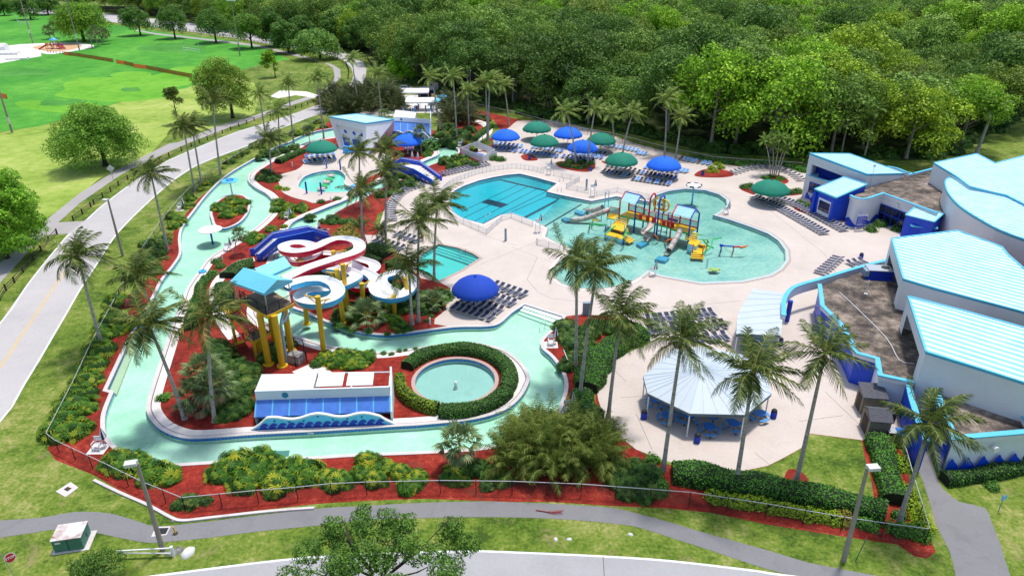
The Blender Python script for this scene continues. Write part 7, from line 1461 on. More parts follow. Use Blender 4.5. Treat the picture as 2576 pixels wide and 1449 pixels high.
P_NEAR = [(195,640,258,875,'coconut palm leaning left over the road at the left edge'),(345,690,392,800,'dense coconut palm right of the road lamp post'),(375,815,465,1053,'tilted coconut palm over the left river arm, trunk rooted in the red mulch'),(525,790,540,1060,'coconut palm in front of the slide tower stairs'),(380,435,422,628,'coconut palm between road and river near the white mushroom'),
 (462,315,490,480,'left one of the paired palms by the road fence'),(483,312,508,466,'right one of the paired palms by the road fence'),(535,245,555,440,'tall palm standing by the blue mushroom'),(676,345,684,440,'low palm over the hedge above the upper river'),(652,232,668,340,'palm by the road left of the palm row'),(700,275,705,375,'palm in the middle of the roadside row'),(725,205,739,362,'palm with a spread windblown crown on the roadside row'),(798,190,815,350,'palm left of the white changing house'),
 (885,145,903,285,'tall palm behind the white changing house roof'),(950,180,960,294,'palm right behind the changing house roof'),(1085,190,1108,336,'leaning palm beside the tent yard'),(1140,190,1150,356,'tall palm at the bend with a bushy base'),(1176,225,1180,325,'palm with a thin trunk by the garden path'),(1222,205,1226,352,'twin trunk palm on the garden lawn, left trunk'),(1232,200,1228,354,'twin trunk palm on the garden lawn, right trunk'),(1268,210,1280,314,'palm at the forest edge beside the garden path'),
 (1425,278,1449,412,'left palm rooted in the round shrub bed'),(1497,270,1478,413,'right palm rooted in the round shrub bed'),(1538,285,1545,372,'palm rising behind the rightmost back green umbrella'),(1592,280,1566,388,'palm leaning right behind the nearest green umbrella'),(1677,245,1672,390,'tallest palm behind the large blue umbrella'),(1715,290,1700,398,'yellowish palm right of the tallest one behind the blue umbrella'),
 (904,380,907,520,'palm between kids pool and changing house'),(909,474,914,655,'palm with brown fronds left of the curved lounger row'),(972,368,969,470,'palm with ragged crown left of the white stair bridge'),(974,424,971,622,'tall palm beside the curved lounger row'),(1054,552,1053,808,'palm in front of the lounger pair rows with a thin tall trunk'),(1100,508,1092,705,'palm beside the small teal pool'),(1028,668,1037,815,'thick smooth trunk palm by the river edge under the slides'),
 (1450,655,1448,928,'left trunk of the tall twin palms near the pavilion'),(1502,672,1458,1008,'right trunk of the tall twin palms near the pavilion'),(1562,790,1530,1052,'palm at the left rim of the round plaza'),(1715,852,1668,1184,'palm rising in front of the pavilion canopy'),(1895,928,1851,1219,'palm in front of the right side of the pavilion'),(2075,885,2003,1211,'palm with the red mulch patch at its foot'),(2340,1060,2262,1311,'palm in the bottom right corner by the annexe')]
for i, a in enumerate(P_NEAR): palm(*a, kind='far' if a[3] < 420 else 'coconut', sc=.88 if a[3] < 420 else (.95 if a[3] < 700 else 1.0))
palm(2140,268,2116,387,'slim royal palm left of two behind the entrance roof','royal',.85,r0=.22); palm(2207,275,2173,399,'slim royal palm right of two behind the entrance roof','royal',.9,r0=.22); palm(2500,272,2456,388,'stout royal palm leaning right over the far lawn','royal',1.35,r0=.42)
for cx, cy, bx, by in ((1925,352,1938,440),(1962,345,1947,442),(1985,352,1958,441),(1970,375,1951,443),(1945,362,1943,438)): palm(cx, cy, bx, by, 'slender palm in the clump of five behind the entrance green umbrella', 'royal', .62, r0=.12, group='clump of slender palms')
palm(1372,205,1390,282,'cabbage palm with a brown skirt at the forest edge','sabal',1.6); palm(1330,225,1334,275,'dark cabbage palm half hidden in the forest edge','sabal',1.4)
for i, (cx, cy, bx, by, s) in enumerate(((120,72,127,100,1.7),(133,62,137,97,2.0),(238,72,246,118,1.7),(262,80,258,112,1.6),(228,84,232,122,1.5))): palm(cx, cy, bx, by, ('cabbage palm with thin trunk standing left of the playground set','taller cabbage palm standing behind the playground set roof','tallest cabbage palm in the trio right of the playground','rightmost cabbage palm in the trio right of the playground','smallest leaning cabbage palm at the end of the white kerb')[i], 'sabal', s)
palm(1155,1105,1160,1178,'fan palm at the river edge in the bottom mulch','sabal',1.35,r0=.17)
for cx, cy, bx, by, l in ((510,930,520,1005,'large fan palm in front of the tower hedge'),(490,985,495,1030,'small fan palm leaning at the left of the group'),(535,960,545,1035,'fan palm right of the bare curved trunks')): palm(cx, cy, bx, by, l, 'sabal', 1.3, r0=.17)
palm(968,285,970,322,'young palm in front of the changing house side wall','sabal',1.2,r0=.12); palm(1057,325,1060,385,'small palm rising behind the small blue umbrella canopy','sabal',1.1,r0=.12); palm(600,583,590,640,'small fan palm by the river walk','sabal',.8,r0=.1); palm(920,790,925,815,'broad low fan palm under the slides','sabal',1.5,r0=.15); palm(1090,755,1095,775,'low fan palm near the river entry loungers','sabal',1.2,r0=.15); palm(775,325,780,362,'young palm on the upper river bank','sabal',.9,r0=.1); palm(905,560,926,625,'thin leaning palm in the hedge garden','coconut',.5,r0=.1); palm(960,575,962,615,'small garden palm near the curved loungers','coconut',.55,r0=.12)
# areca and other clumping palms
def areca(seed, n=52, L=3.4, R_=1.5, mat='areca', el0=88):
    rg = random.Random(seed); mb = MB()
    for k in range(n):
        a = rg.uniform(0,6.283); r = R_*math.sqrt(rg.random()); b = Vector((r*math.cos(a), r*math.sin(a), rg.uniform(0,2.2)*(1-r/R_*.6))); frond(mb, b, a+rg.uniform(-.7,.7), rad(rg.uniform(40,el0)), L*rg.uniform(.7,1.1), .20, rg, WIND*.3, 18, .55, .085, 1, .4)
    return mb.mesh('areca_fronds', [M[mat], M['palm_rib']])
M['areca_dark'] = leaf_mat('areca_dark', [(.15, (.018, .028, .012)), (.5, (.05, .065, .026)), (.85, (.13, .14, .06)), (.97, (.30, .29, .16))], .5, .2, .45)
AR = [areca(s) for s in range(3)]; AD = [areca(s+10, 70, 3.4, 1.7, 'areca_dark') for s in range(3)]
def clump(px, py, sc, meshes, label, group):
    t = empty('clump_palm', G(px, py), label, 'clumping palm', group); k = RND.randrange(len(meshes)); link('fronds', meshes[k], t, rz=RND.uniform(0,6), sc=sc); mb = MB()
    for j in range(5): a = j*1.26; mb.tube([(.5*math.cos(a),.5*math.sin(a),0),(.7*math.cos(a),.7*math.sin(a),1.6*sc)], .07, 5)
    mb.build('stems', M['bark_palm'], None).parent = t
for px, py, s in ((1300,1170,1.0),(1350,1150,1.15),(1395,1165,1.1),(1440,1150,1.1),(1330,1115,.95),(1400,1115,1.1),(1455,1120,1.0),(1490,1170,1.0),(1380,1190,.9),(1500,1130,.9)): clump(px, py, s, AR, 'yellow green clumping palm in the big thicket at the bottom middle', 'clumping palms at the bottom fence')
for px, py, s in ((830,272,1.5),(850,262,1.6),(872,275,1.6),(895,262,1.7),(922,270,1.7),(945,262,1.8),(965,272,1.8),(980,268,1.5),(996,280,1.2),(912,284,1.5),(850,284,1.4),(1140,285,1.6),(1160,295,1.5),(1172,310,1.3),(1135,310,1.3)): clump(px, py, s, AD, 'dark clumping palm screening the yard behind the changing house', 'dark clumping palms by the yard')
# ---- bushes
def bushmesh(seed, kind, mat, n=150, ls=.42):
    rg = random.Random(seed); mb = MB()
    for k in range(n):
        d = rv(rg); d.z = abs(d.z)*.9+.06; d.normalize(); bump_ = 1+.16*math.sin(3*d.x+seed)*math.cos(4*d.y+seed*2); r = rg.uniform(.62,1.0)*bump_; p = Vector((d.x*r, d.y*r, d.z*r*.85)); nn = (d+rv(rg)*.55+Vector((0,0,.35))).normalized()
        if kind == 'philo':
            x = nn.orthogonal().normalized(); y = nn.cross(x); a = rg.uniform(0,6.28); s = ls*rg.uniform(.7,1.2); vs = [p-(x*math.cos(a)+y*math.sin(a))*s*.3]; fs = []
            for j in range(7):
                t = a+(j-3)*.62; tip = p+(x*math.cos(t)+y*math.sin(t))*s*(.62-.05*abs(j-3))-nn*s*.18; q0 = p+(x*math.cos(t-.2)+y*math.sin(t-.2))*s*.3; q1 = p+(x*math.cos(t+.2)+y*math.sin(t+.2))*s*.3; b = len(vs); vs += [q0, tip, q1]; fs.append((0,b,b+1,b+2))
            mb.add(vs, fs)
        else: leafq(mb, p, nn, ls*rg.uniform(.6,1.2), rg)
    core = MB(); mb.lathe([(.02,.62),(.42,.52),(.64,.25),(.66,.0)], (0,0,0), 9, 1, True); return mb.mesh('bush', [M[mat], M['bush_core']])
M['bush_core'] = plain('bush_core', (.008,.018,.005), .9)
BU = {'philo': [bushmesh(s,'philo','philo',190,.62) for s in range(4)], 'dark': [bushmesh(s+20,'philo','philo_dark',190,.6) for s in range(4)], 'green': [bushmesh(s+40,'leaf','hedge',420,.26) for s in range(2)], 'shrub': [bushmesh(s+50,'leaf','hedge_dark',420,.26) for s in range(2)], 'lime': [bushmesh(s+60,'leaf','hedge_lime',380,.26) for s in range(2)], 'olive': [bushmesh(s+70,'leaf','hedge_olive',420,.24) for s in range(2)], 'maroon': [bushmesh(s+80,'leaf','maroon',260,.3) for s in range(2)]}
KN = {'philo':'philodendron_bush','dark':'philodendron_bush','green':'round_shrub','shrub':'round_shrub','lime':'round_shrub','olive':'flowering_shrub','maroon':'cordyline_shrub'}
def bushes(pts, r, kind, label, group=None):
    for p in pts:
        k = RND.randrange(len(BU[kind])); rr = (p[2] if len(p) > 2 else r)*RND.uniform(.88,1.14); o = link(KN[kind], BU[kind][k], None, G(p[0], p[1]), RND.uniform(0,6), (rr, rr*RND.uniform(.85,1.1), rr*RND.uniform(.8,1.05))); tag(o, label, 'bush' if kind in ('philo','dark') else 'shrub', group or 'bushes: '+label)
bushes([(295,1165),(335,1180),(385,1196),(420,1202),(350,1160,1.0)], 1.45, 'philo', 'leafy philodendron behind the fence at the bottom left corner')
bushes([(555,1192),(595,1172),(640,1186),(690,1176),(735,1190),(775,1196),(610,1218),(700,1224),(655,1160)], 1.65, 'philo', 'yellow flecked philodendron in the largest thicket below the wave mural')
bushes([(822,1205),(852,1216),(928,1164),(962,1180),(908,1196),(945,1212)], 1.25, 'philo', 'philodendron in the middle thicket along the bottom fence'); bushes([(1010,1194),(1050,1206),(1030,1226),(1140,1200),(1165,1210,.8)], 1.2, 'philo', 'philodendron right of the middle thicket along the bottom fence')
bushes([(452,1272),(478,1266),(520,1262,.7)], .9, 'dark', 'dark philodendron at the corner of the bottom fence'); bushes([(1195,1182),(1235,1196),(1265,1210),(1225,1225,.8)], 1.2, 'dark', 'dark philodendron between fan palm and palm thicket')
bushes([(1545,1172),(1590,1185),(1625,1200),(1560,1210),(1600,1222),(1645,1232),(1575,1245,1.0),(1620,1250,1.1),(1530,1140,1.2)], 1.5, 'dark', 'dark philodendron right of the bottom palm thicket'); bushes([(1655,1225),(1640,1160,1.0)], 1.0, 'green', 'low green shrub at the foot of the leaning pavilion palm')
bushes([(250,888),(232,925),(216,962),(203,1000),(186,1032),(170,1062),(152,1092),(196,1088),(235,960,1.2),(215,1030,1.2)], 1.75, 'philo', 'philodendron in the long row on the left river bank')
bushes([(278,800),(295,765),(308,832),(262,845)], 1.6, 'philo', 'philodendron under the dense palm left of the river'); bushes([(330,757),(318,770),(345,766)], 1.1, 'maroon', 'maroon shrub on the red mulch left of the river')
bushes([(372,618),(398,640),(378,662),(410,612),(360,690),(390,685),(335,700)], 1.5, 'dark', 'dark bush between the road fence and the river bend'); bushes([(432,548),(452,560),(440,572),(478,503),(472,522),(522,464),(505,480,.9)], 1.35, 'philo', 'philodendron between the road fence and the mushrooms')
bushes([(425,592),(428,600)], .7, 'olive', 'reddish yellow shrub on the mulch by the river bend'); bushes([(600,396),(578,410),(615,386),(642,370),(560,425,.8),(660,372)], 1.4, 'philo', 'bush beside the road fence on the upper river bank'); bushes([(802,310),(778,325),(748,340),(815,322,1.0)], 1.7, 'philo', 'bush at the top of the upper river bank')
bushes([(555,527),(585,514),(612,514),(572,545),(600,535)], 1.6, 'philo', 'philodendron covering the planter island')
bushes([(545,880),(562,905),(600,930),(572,968),(612,978),(590,1002),(622,945),(578,1042),(598,1030),(560,930),(635,965,1.2)], 1.7, 'dark', 'dark bush in the hedge mass left of the near pump house'); bushes([(412,1003),(590,1050,.7)], .9, 'green', 'small shrub at the mulch edge near leaning palms')
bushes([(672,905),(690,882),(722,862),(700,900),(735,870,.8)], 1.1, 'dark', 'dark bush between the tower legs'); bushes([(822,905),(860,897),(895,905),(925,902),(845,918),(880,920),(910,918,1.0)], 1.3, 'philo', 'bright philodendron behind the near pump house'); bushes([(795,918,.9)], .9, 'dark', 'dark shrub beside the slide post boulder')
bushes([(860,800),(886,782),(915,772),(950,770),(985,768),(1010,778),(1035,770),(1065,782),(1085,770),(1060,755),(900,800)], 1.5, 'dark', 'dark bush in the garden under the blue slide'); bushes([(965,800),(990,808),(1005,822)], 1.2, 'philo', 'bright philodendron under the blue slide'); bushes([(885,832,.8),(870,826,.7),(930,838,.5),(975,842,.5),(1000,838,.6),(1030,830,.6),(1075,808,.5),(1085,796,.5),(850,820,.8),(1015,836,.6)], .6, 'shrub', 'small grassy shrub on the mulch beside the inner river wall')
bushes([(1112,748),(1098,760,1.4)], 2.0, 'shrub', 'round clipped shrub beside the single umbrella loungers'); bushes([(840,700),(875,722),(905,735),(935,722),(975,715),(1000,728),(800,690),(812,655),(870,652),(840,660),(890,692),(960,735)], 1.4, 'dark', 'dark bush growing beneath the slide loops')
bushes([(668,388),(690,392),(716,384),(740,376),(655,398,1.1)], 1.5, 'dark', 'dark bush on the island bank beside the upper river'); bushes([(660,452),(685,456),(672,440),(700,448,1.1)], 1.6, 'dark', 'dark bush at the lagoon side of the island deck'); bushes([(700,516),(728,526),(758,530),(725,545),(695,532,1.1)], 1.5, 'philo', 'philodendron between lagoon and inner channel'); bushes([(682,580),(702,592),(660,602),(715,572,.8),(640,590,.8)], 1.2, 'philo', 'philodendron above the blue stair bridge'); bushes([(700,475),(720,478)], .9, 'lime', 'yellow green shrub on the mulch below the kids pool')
bushes([(620,605),(635,612),(630,600)], 1.1, 'green', 'bright green bush left of the blue stair bridge'); bushes([(545,660),(555,672),(535,690,1.0),(528,700)], .9, 'shrub', 'low grassy shrub along the river walk')
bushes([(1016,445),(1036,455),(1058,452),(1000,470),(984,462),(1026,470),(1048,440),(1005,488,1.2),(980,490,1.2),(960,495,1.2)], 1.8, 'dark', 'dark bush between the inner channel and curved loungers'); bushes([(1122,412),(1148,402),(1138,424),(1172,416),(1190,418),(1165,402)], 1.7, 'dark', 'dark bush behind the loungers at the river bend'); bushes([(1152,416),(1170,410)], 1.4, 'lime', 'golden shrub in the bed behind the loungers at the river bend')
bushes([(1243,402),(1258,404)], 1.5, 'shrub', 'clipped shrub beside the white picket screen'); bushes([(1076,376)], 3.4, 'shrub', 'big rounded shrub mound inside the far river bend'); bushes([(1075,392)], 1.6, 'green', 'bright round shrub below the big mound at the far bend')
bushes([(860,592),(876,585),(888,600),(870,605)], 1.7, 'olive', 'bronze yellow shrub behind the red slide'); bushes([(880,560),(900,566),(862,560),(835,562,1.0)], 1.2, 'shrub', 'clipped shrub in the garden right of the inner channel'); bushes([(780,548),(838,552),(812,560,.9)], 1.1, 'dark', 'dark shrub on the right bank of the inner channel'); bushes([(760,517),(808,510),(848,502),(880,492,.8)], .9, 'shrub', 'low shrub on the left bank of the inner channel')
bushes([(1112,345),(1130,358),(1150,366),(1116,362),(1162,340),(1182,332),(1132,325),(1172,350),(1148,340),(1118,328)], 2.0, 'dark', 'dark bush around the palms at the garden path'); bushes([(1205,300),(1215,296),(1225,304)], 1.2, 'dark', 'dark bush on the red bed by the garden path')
bushes([(1410,413),(1424,418),(1440,422),(1456,424),(1472,420),(1486,413),(1432,410),(1450,411),(1468,410)], 1.0, 'shrub', 'low shrub in the round bed with two palms'); bushes([(1790,425),(1800,433),(1813,424),(1806,415),(1782,434,.7)], 1.0, 'lime', 'lime round shrub in the mulch bed by the arc of loungers')
bushes([(1815,408),(1832,412),(1850,414),(1868,416),(1885,414),(1780,404),(1760,398),(1905,412),(1925,412),(1945,412),(1965,415),(1985,420),(2005,426),(2020,432)], 1.3, 'green', 'green shrub in the hedge strip behind the arc of loungers'); bushes([(1925,450),(1938,446),(1962,452),(1950,458,.8)], 1.0, 'green', 'green shrub at the foot of the slender palm clump')
bushes([(2010,512),(2022,518),(2034,524),(1975,488),(1990,486),(2005,484),(1885,470),(1872,473)], 1.1, 'shrub', 'clipped shrub near the entrance building and green umbrella')
for px, py, l in ((2190,580,'round topiary shrub beside the rules sign'),(2212,568,'middle round topiary shrub before the dark windows'),(2255,580,'round topiary shrub nearest the blue portal')): bushes([(px,py)], 1.15, 'shrub', l)
bushes([(1795,1252),(1822,1258),(1850,1264),(1880,1268),(1910,1272),(1940,1280),(1970,1286),(2000,1292),(2035,1298),(2070,1304),(2100,1310)], 1.0, 'lime', 'lime green shrub in the row behind the right bottom fence'); bushes([(2165,1318),(2185,1322),(2255,1335),(2285,1340),(2310,1345)], 1.0, 'green', 'bright green shrub at the corner of the right bottom fence'); bushes([(2118,1306)], 1.0, 'olive', 'bronze shrub in the row behind the right bottom fence')
bushes([(2258,1112),(2268,1165),(2272,1178),(2275,1230),(2288,1248),(2296,1280),(2310,1300),(2320,1320),(2268,1330,.7)], .9, 'lime', 'lime shrub along the right side fence'); bushes([(2262,1300)], .9, 'shrub', 'dark round shrub at the foot of the bottom right palm'); bushes([(2495,1226)], .75, 'shrub', 'lone clipped ball shrub on the right lawn'); bushes([(1420,826),(1448,838),(1430,858),(1478,846),(1452,878),(1500,828),(1470,870),(1530,830),(1440,905,1.2),(1425,925,1.0)], 1.6, 'dark', 'dark philodendron left of the twin palms')
bushes([(1045,878,.4),(1020,882,.4),(965,890,.5),(985,892,.4),(1005,884,.4),(1070,884,.5)], .5, 'shrub', 'tiny plant on the mulch above the ringed pool')
# ---- clipped hedges
def hedge(path, w, h, mat, label, closed=False, lump=.12, dens=34, ls=.21, seed=1, world=None):
    P = world or smooth(GP(path), 4, closed); rg = random.Random(seed); n = len(P); t = empty('hedge', P[0], label, 'hedge', 'clipped hedges'); core = MB(); lv = MB()
    prof = [(-.5,0),(-.5,.55),(-.42,.88),(-.2,1.0),(.2,1.0),(.42,.88),(.5,.55),(.5,0)]
    L = offset(P, 1.0, closed); D = [(Vector((a.x,a.y,0))-Vector((p.x,p.y,0))).normalized() for a, p in zip(L, P)]
    def wob(p): return 1+lump*(math.sin(p.x*1.3+seed)+math.sin(p.y*1.6+p.x*.7))*.7
    rings = [[Vector((p.x,p.y,0))+d*a*w*wob(p)*.92+Vector((0,0,b*h*wob(p)*.94)) for a, b in prof] for p, d in zip(P, D)]
    m = len(prof); core.add([v for r in rings for v in r], [(i*m+j, i*m+j+1, ((i+1) % n)*m+j+1, ((i+1) % n)*m+j) for i in range(n if closed else n-1) for j in range(m-1)], 0, True)
    if not closed: core.poly(rings[0]); core.poly(list(reversed(rings[-1])))
    for i in range(n if closed else n-1):
        A, B = rings[i], rings[(i+1) % n]
        for j in range(m-1):
            ar = ((A[j+1]-A[j]).cross(B[j]-A[j])).length
            for k in range(int(ar*dens*1.5+rg.random())):
                u, v = rg.random(), rg.random(); p = A[j].lerp(A[j+1], u).lerp(B[j].lerp(B[j+1], u), v); nn = (A[j+1]-A[j]).cross(B[j]-A[j]); nn = nn.normalized() if nn.length > 1e-6 else Vector((0,0,1)); c = Vector((P[i].x,P[i].y,h*.3)); nn = nn if nn.dot(p-c) > 0 else -nn
                leafq(lv, p+nn*rg.uniform(-.02,.09), (nn+rv(rg)*.7).normalized(), ls*rg.uniform(.7,1.3), rg)
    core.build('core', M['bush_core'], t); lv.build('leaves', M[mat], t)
def arc(r, a0, a1, n=40): return [Vector((rc.x+r*math.cos(rad(a0+(a1-a0)*k/n)), rc.y+r*math.sin(rad(a0+(a1-a0)*k/n)), 0)) for k in range(n+1)]
hedge(None, 1.75, 1.05, 'hedge_dark', 'dark green ring hedge around the fountain pool, upper arc', world=arc(6.0,-22,158), lump=.05, dens=60, seed=2); hedge(None, 1.7, 1.1, 'hedge_dark', 'dark green ring hedge around the fountain pool, lower right arc', world=arc(6.2,-100,-24,24), lump=.05, dens=60, seed=3); hedge(None, 1.1, 1.25, 'hedge_lime2', 'yellow green clipped hedge at the lower left of the fountain pool', world=arc(6.0,-178,-102,22), lump=.03, dens=60, seed=4) if False else None
M['hedge_lime2'] = leaf_mat('hedge_lime2', [(.15, (.04,.09,.006)), (.5, (.12,.19,.01)), (.85, (.24,.27,.02))], .6, .2, .45)
hedge(None, 1.15, 1.3, 'hedge_lime2', 'yellow green clipped hedge at the lower left of the fountain pool', world=arc(6.0,-178,-102,22), lump=.03, dens=60, seed=4)
hedge([(1690,1198),(1760,1206),(1850,1226),(1950,1238),(2050,1258),(2150,1278),(2225,1302)], 2.5, 1.3, 'hedge', 'long dark green hedge below the round plaza lawn', lump=.12, dens=40, seed=5); hedge([(2205,1112),(2222,1160),(2228,1200),(2240,1240),(2250,1268)], 2.3, 1.2, 'hedge', 'wide green hedge along the right side of the plaza lawn', lump=.08, dens=44, seed=6)
hedge([(2372,1214),(2440,1206),(2520,1192),(2620,1175)], 1.3, 1.0, 'hedge_dark', 'clipped hedge at the foot of the wave painted annexe', dens=50, seed=7)
hedge([(1618,846),(1580,858),(1545,880),(1512,908),(1490,945),(1474,985)], 3.3, 1.6, 'hedge', 'lumpy rounded hedge curving along the left rim of the plaza', lump=.2, dens=38, seed=8); hedge([(1462,1002),(1470,1030),(1490,1060)], 2.4, 1.3, 'hedge', 'lower rounded hedge between plaza and river', lump=.2, dens=40, seed=9)
hedge([(925,632),(950,638),(978,645)], 3.2, 1.3, 'hedge_dark', 'wide dark hedge below the paired lounger rows', lump=.15, dens=36, seed=10); hedge([(880,640),(905,655),(930,662),(955,668)], 2.2, 1.2, 'hedge_dark', 'dark hedge behind the red slide loop', lump=.15, dens=36, seed=11); hedge([(985,670),(1005,680),(1018,690)], 2.2, 1.2, 'hedge_dark', 'dark hedge left of the small teal pool', dens=36, seed=12)
hedge([(575,700),(592,685),(620,672),(640,668)], 3.0, 1.0, 'hedge_dark', 'dark hedge in the curve of the island walk', lump=.1, dens=36, seed=13); hedge([(560,722),(566,745),(575,770)], 2.4, 1.0, 'hedge_dark', 'dark hedge between island walk and tower', lump=.1, dens=36, seed=14); hedge([(520,705),(505,730),(495,760),(482,800),(478,830)], 1.3, .9, 'hedge', 'low hedge beside the left river walk', lump=.15, dens=40, seed=15)
hedge([(700,412),(730,398),(762,384)], 1.8, 1.0, 'hedge', 'clipped hedge along the island side of the upper river', dens=34, seed=16); hedge([(1236,320),(1215,336),(1198,350),(1186,368)], 1.6, 1.0, 'hedge', 'hedge following the garden path', dens=30, seed=17); hedge([(1300,285),(1330,292),(1360,300)], 1.6, 1.0, 'hedge', 'hedge along the back lawn behind the umbrellas', dens=30, seed=18); hedge([(1178,365),(1190,380),(1198,384)], 1.2, .9, 'hedge_lime', 'lime hedge between the far bend and garden path', dens=30, seed=19)
# ---- broadleaf trees
def crown_mesh(seed, rx, rz, nb, br, nleaf, ls, mats, low=-.35, tri=False, twigs=0, spread=1.0):
    rg = random.Random(seed); mb = MB(); bl = []
    for k in range(nb):
        z = low+(1-low)*((k+.5)/nb); a = k*2.399+rg.uniform(-.4,.4); rr = math.sqrt(max(0,1-(max(z,-.2))**2))*rg.uniform(.68,1.0)*spread; bl.append((Vector((rr*rx*math.cos(a), rr*rx*math.sin(a), z*rz*rg.uniform(.8,1.05))), br*rg.uniform(.7,1.25)))
    bl.append((Vector((0,0,rz*.45)), br*1.3)); [bl.append((Vector((rg.uniform(-.5,.5)*rx, rg.uniform(-.5,.5)*rx, rz*rg.uniform(.1,.5))), br*1.2)) for _ in range(nb//4)]; per = nleaf//len(bl)
    for c, r in bl:
        for k in range(int(per*(r/br)**1.6)):
            d = rv(rg)
            if d.z < -.25 and rg.random() < .6: d.z = -d.z
            q = r*rg.uniform(.72,1.06)*(1+.2*math.sin(5*d.x+seed)*math.sin(4*d.y+d.z*5)); p = c+Vector((d.x*q, d.y*q, d.z*q*.78)); leafq(mb, p, (d*.9+rv(rg)*.75+Vector((0,0,.25))).normalized(), ls*rg.uniform(.6,1.25), rg, 0, .62, tri)
    for k in range(twigs): c, r = bl[rg.randrange(len(bl))]; mb.tube([c*.15+Vector((0,0,-rz*.3)), c*.6, c+rv(rg)*r*1.0], [.09,.06,.02], 4, 1, False)
    return mb.mesh('tree_crown', mats)
def trunk(mb, h, r, nlimb, sp, rg, up=.7):
    mb.tube([(0,0,-.1),(0,0,h*.12),(.05,.05,h*.5),(0,.1,h)], [r*1.5,r*1.05,r*.85,r*.6], 9)
    for k in range(nlimb): a = k*2.399+rg.uniform(-.4,.4); z0 = h*rg.uniform(.42,.95); e = Vector((sp*math.cos(a), sp*math.sin(a), z0+sp*up*rg.uniform(.6,1.2))); m = Vector((e.x*.45,e.y*.45,z0+(e.z-z0)*.55)); mb.tube([(0,0,z0), m, e], [r*.5,r*.32,r*.1], 6)
CM = [M['tree'], M['bark']]
def tree(cx, bx, by, top, wpx, rz_frac, label, color=(1,1,1), ls=.38, nleaf=7000, nb=22, low=-.4, name='broadleaf_tree', group=None, seed=1, clear=.28, br=.32, twigs=0, h=None):
    H = h or zat(bx, by, top); g = G(bx, by); sc = .8965*(by+145)/CAM_H*(CAM_H/(CAM_H-H*.55)); rx = wpx/2/sc; t = empty(name, g, label, 'tree', group); rz_ = H*(1-clear)/(1+abs(low)*.9); cz = H-rz_; rg = random.Random(seed)
    mb = MB(); trunk(mb, cz*.95+rz_*.1, max(.16, rx*.055), 7, rx*.55, rg); o = mb.build('trunk', M['bark'], None); o.parent = t
    cw = crown_mesh(seed, rx*(1-br*.55), rz_*(1-br*.4), nb, rx*br, int(nleaf*3.2), ls*.95, CM, low, twigs=twigs); c = link('crown', cw, t, (G(cx, by).x-g.x, 0, cz), 0); c.color = (*color, 1); return t
tree(262,266,418,268,236,.5,'large round tree on the left lawn casting a dark shadow over the path',(1.35,1.45,1.0),.42,11000,40,-.7,seed=3,clear=.13,group='trees on the left lawns'); tree(36,18,650,415,225,.5,'bright green bushy tree cut by the left edge above the rail fence',(1.6,1.75,.8),.38,11000,34,-.6,seed=4,clear=.12,group='trees on the left lawns'); tree(30,5,610,420,170,.5,'darker tree behind the bright one at the left edge',(1,1.1,.9),.4,6000,24,-.6,seed=5,clear=.15,group='trees on the left lawns')
tree(570,586,298,146,178,.5,'olive toned dense tree beside the road palms',(1.5,1.25,.85),.42,9000,30,-.6,seed=6,clear=.15,group='trees on the left lawns'); tree(683,693,196,122,52,.5,'small bright green tree alone on the field edge',(1.9,1.75,.7),.4,2600,12,-.5,seed=7,clear=.25,group='trees on the left lawns'); tree(1012,1014,208,136,78,.5,'vivid lime green tree by the tent yard',(1.7,1.9,.6),.45,4200,16,-.5,seed=8,clear=.2,group='trees on the left lawns')
tree(447,448,312,214,52,.5,'thin dark tree with a tufted top rising behind roadside palms',(.75,.55,.55),.35,1100,6,-.2,seed=9,clear=.55,br=.42,group='trees on the left lawns'); tree(215,212,105,12,172,.5,'broad bright topped tree behind the playground',(1.35,1.4,.7),.7,8000,34,-.5,seed=10,clear=.2,group='trees around the far field')
for i, (cx, bx, by, top, w, l) in enumerate(((348,354,90,17,90,'first dark round tree right of the playground trees'),(440,441,98,18,92,'second dark round tree along the far rail fence'),(540,544,108,24,108,'third dark round tree along the far rail fence'),(628,634,122,34,105,'fourth tree, lighter, along the far rail fence'))): tree(cx, bx, by, top, w, .5, l, ((.85,.95,.95),(.85,.95,.95),(.85,.95,.95),(1.1,1.15,.9))[i], .6, 4200, 22, -.5, seed=20+i, clear=.27, group='trees around the far field')
for i, (cx, bx, by, top, w, l, c) in enumerate(((800,806,150,80,140,'silvery green tree over the road bend',(1.35,1.35,1.55)),(722,726,135,50,90,'dark tree left of the silvery one',(.8,.9,.9)),(765,768,128,35,100,'dark tree behind the silvery one',(.75,.85,.85)),(690,692,118,20,95,'dark tree at the end of the far rail fence',(.8,.9,.85)),(900,905,128,40,100,'dark tree right behind the road bend',(.85,.95,.9)),(1000,1000,160,50,120,'dark tree overhanging the road bend on the right',(.8,.95,.85)),(845,850,122,25,100,'dark tree behind the silvery crown',(.8,.9,.9)),(10,12,40,-8,60,'far tree at the left edge of the field',(.9,1,.9)),(70,78,50,-12,80,'far tree behind the left goal',(.8,.9,.85)),(125,122,38,-8,80,'far tree between the two tall poles',(.8,.9,.85)))): tree(cx, bx, by, top, w, .5, l, c, .7, 3600, 20, -.55, seed=40+i, clear=.14, group='trees around the far field')
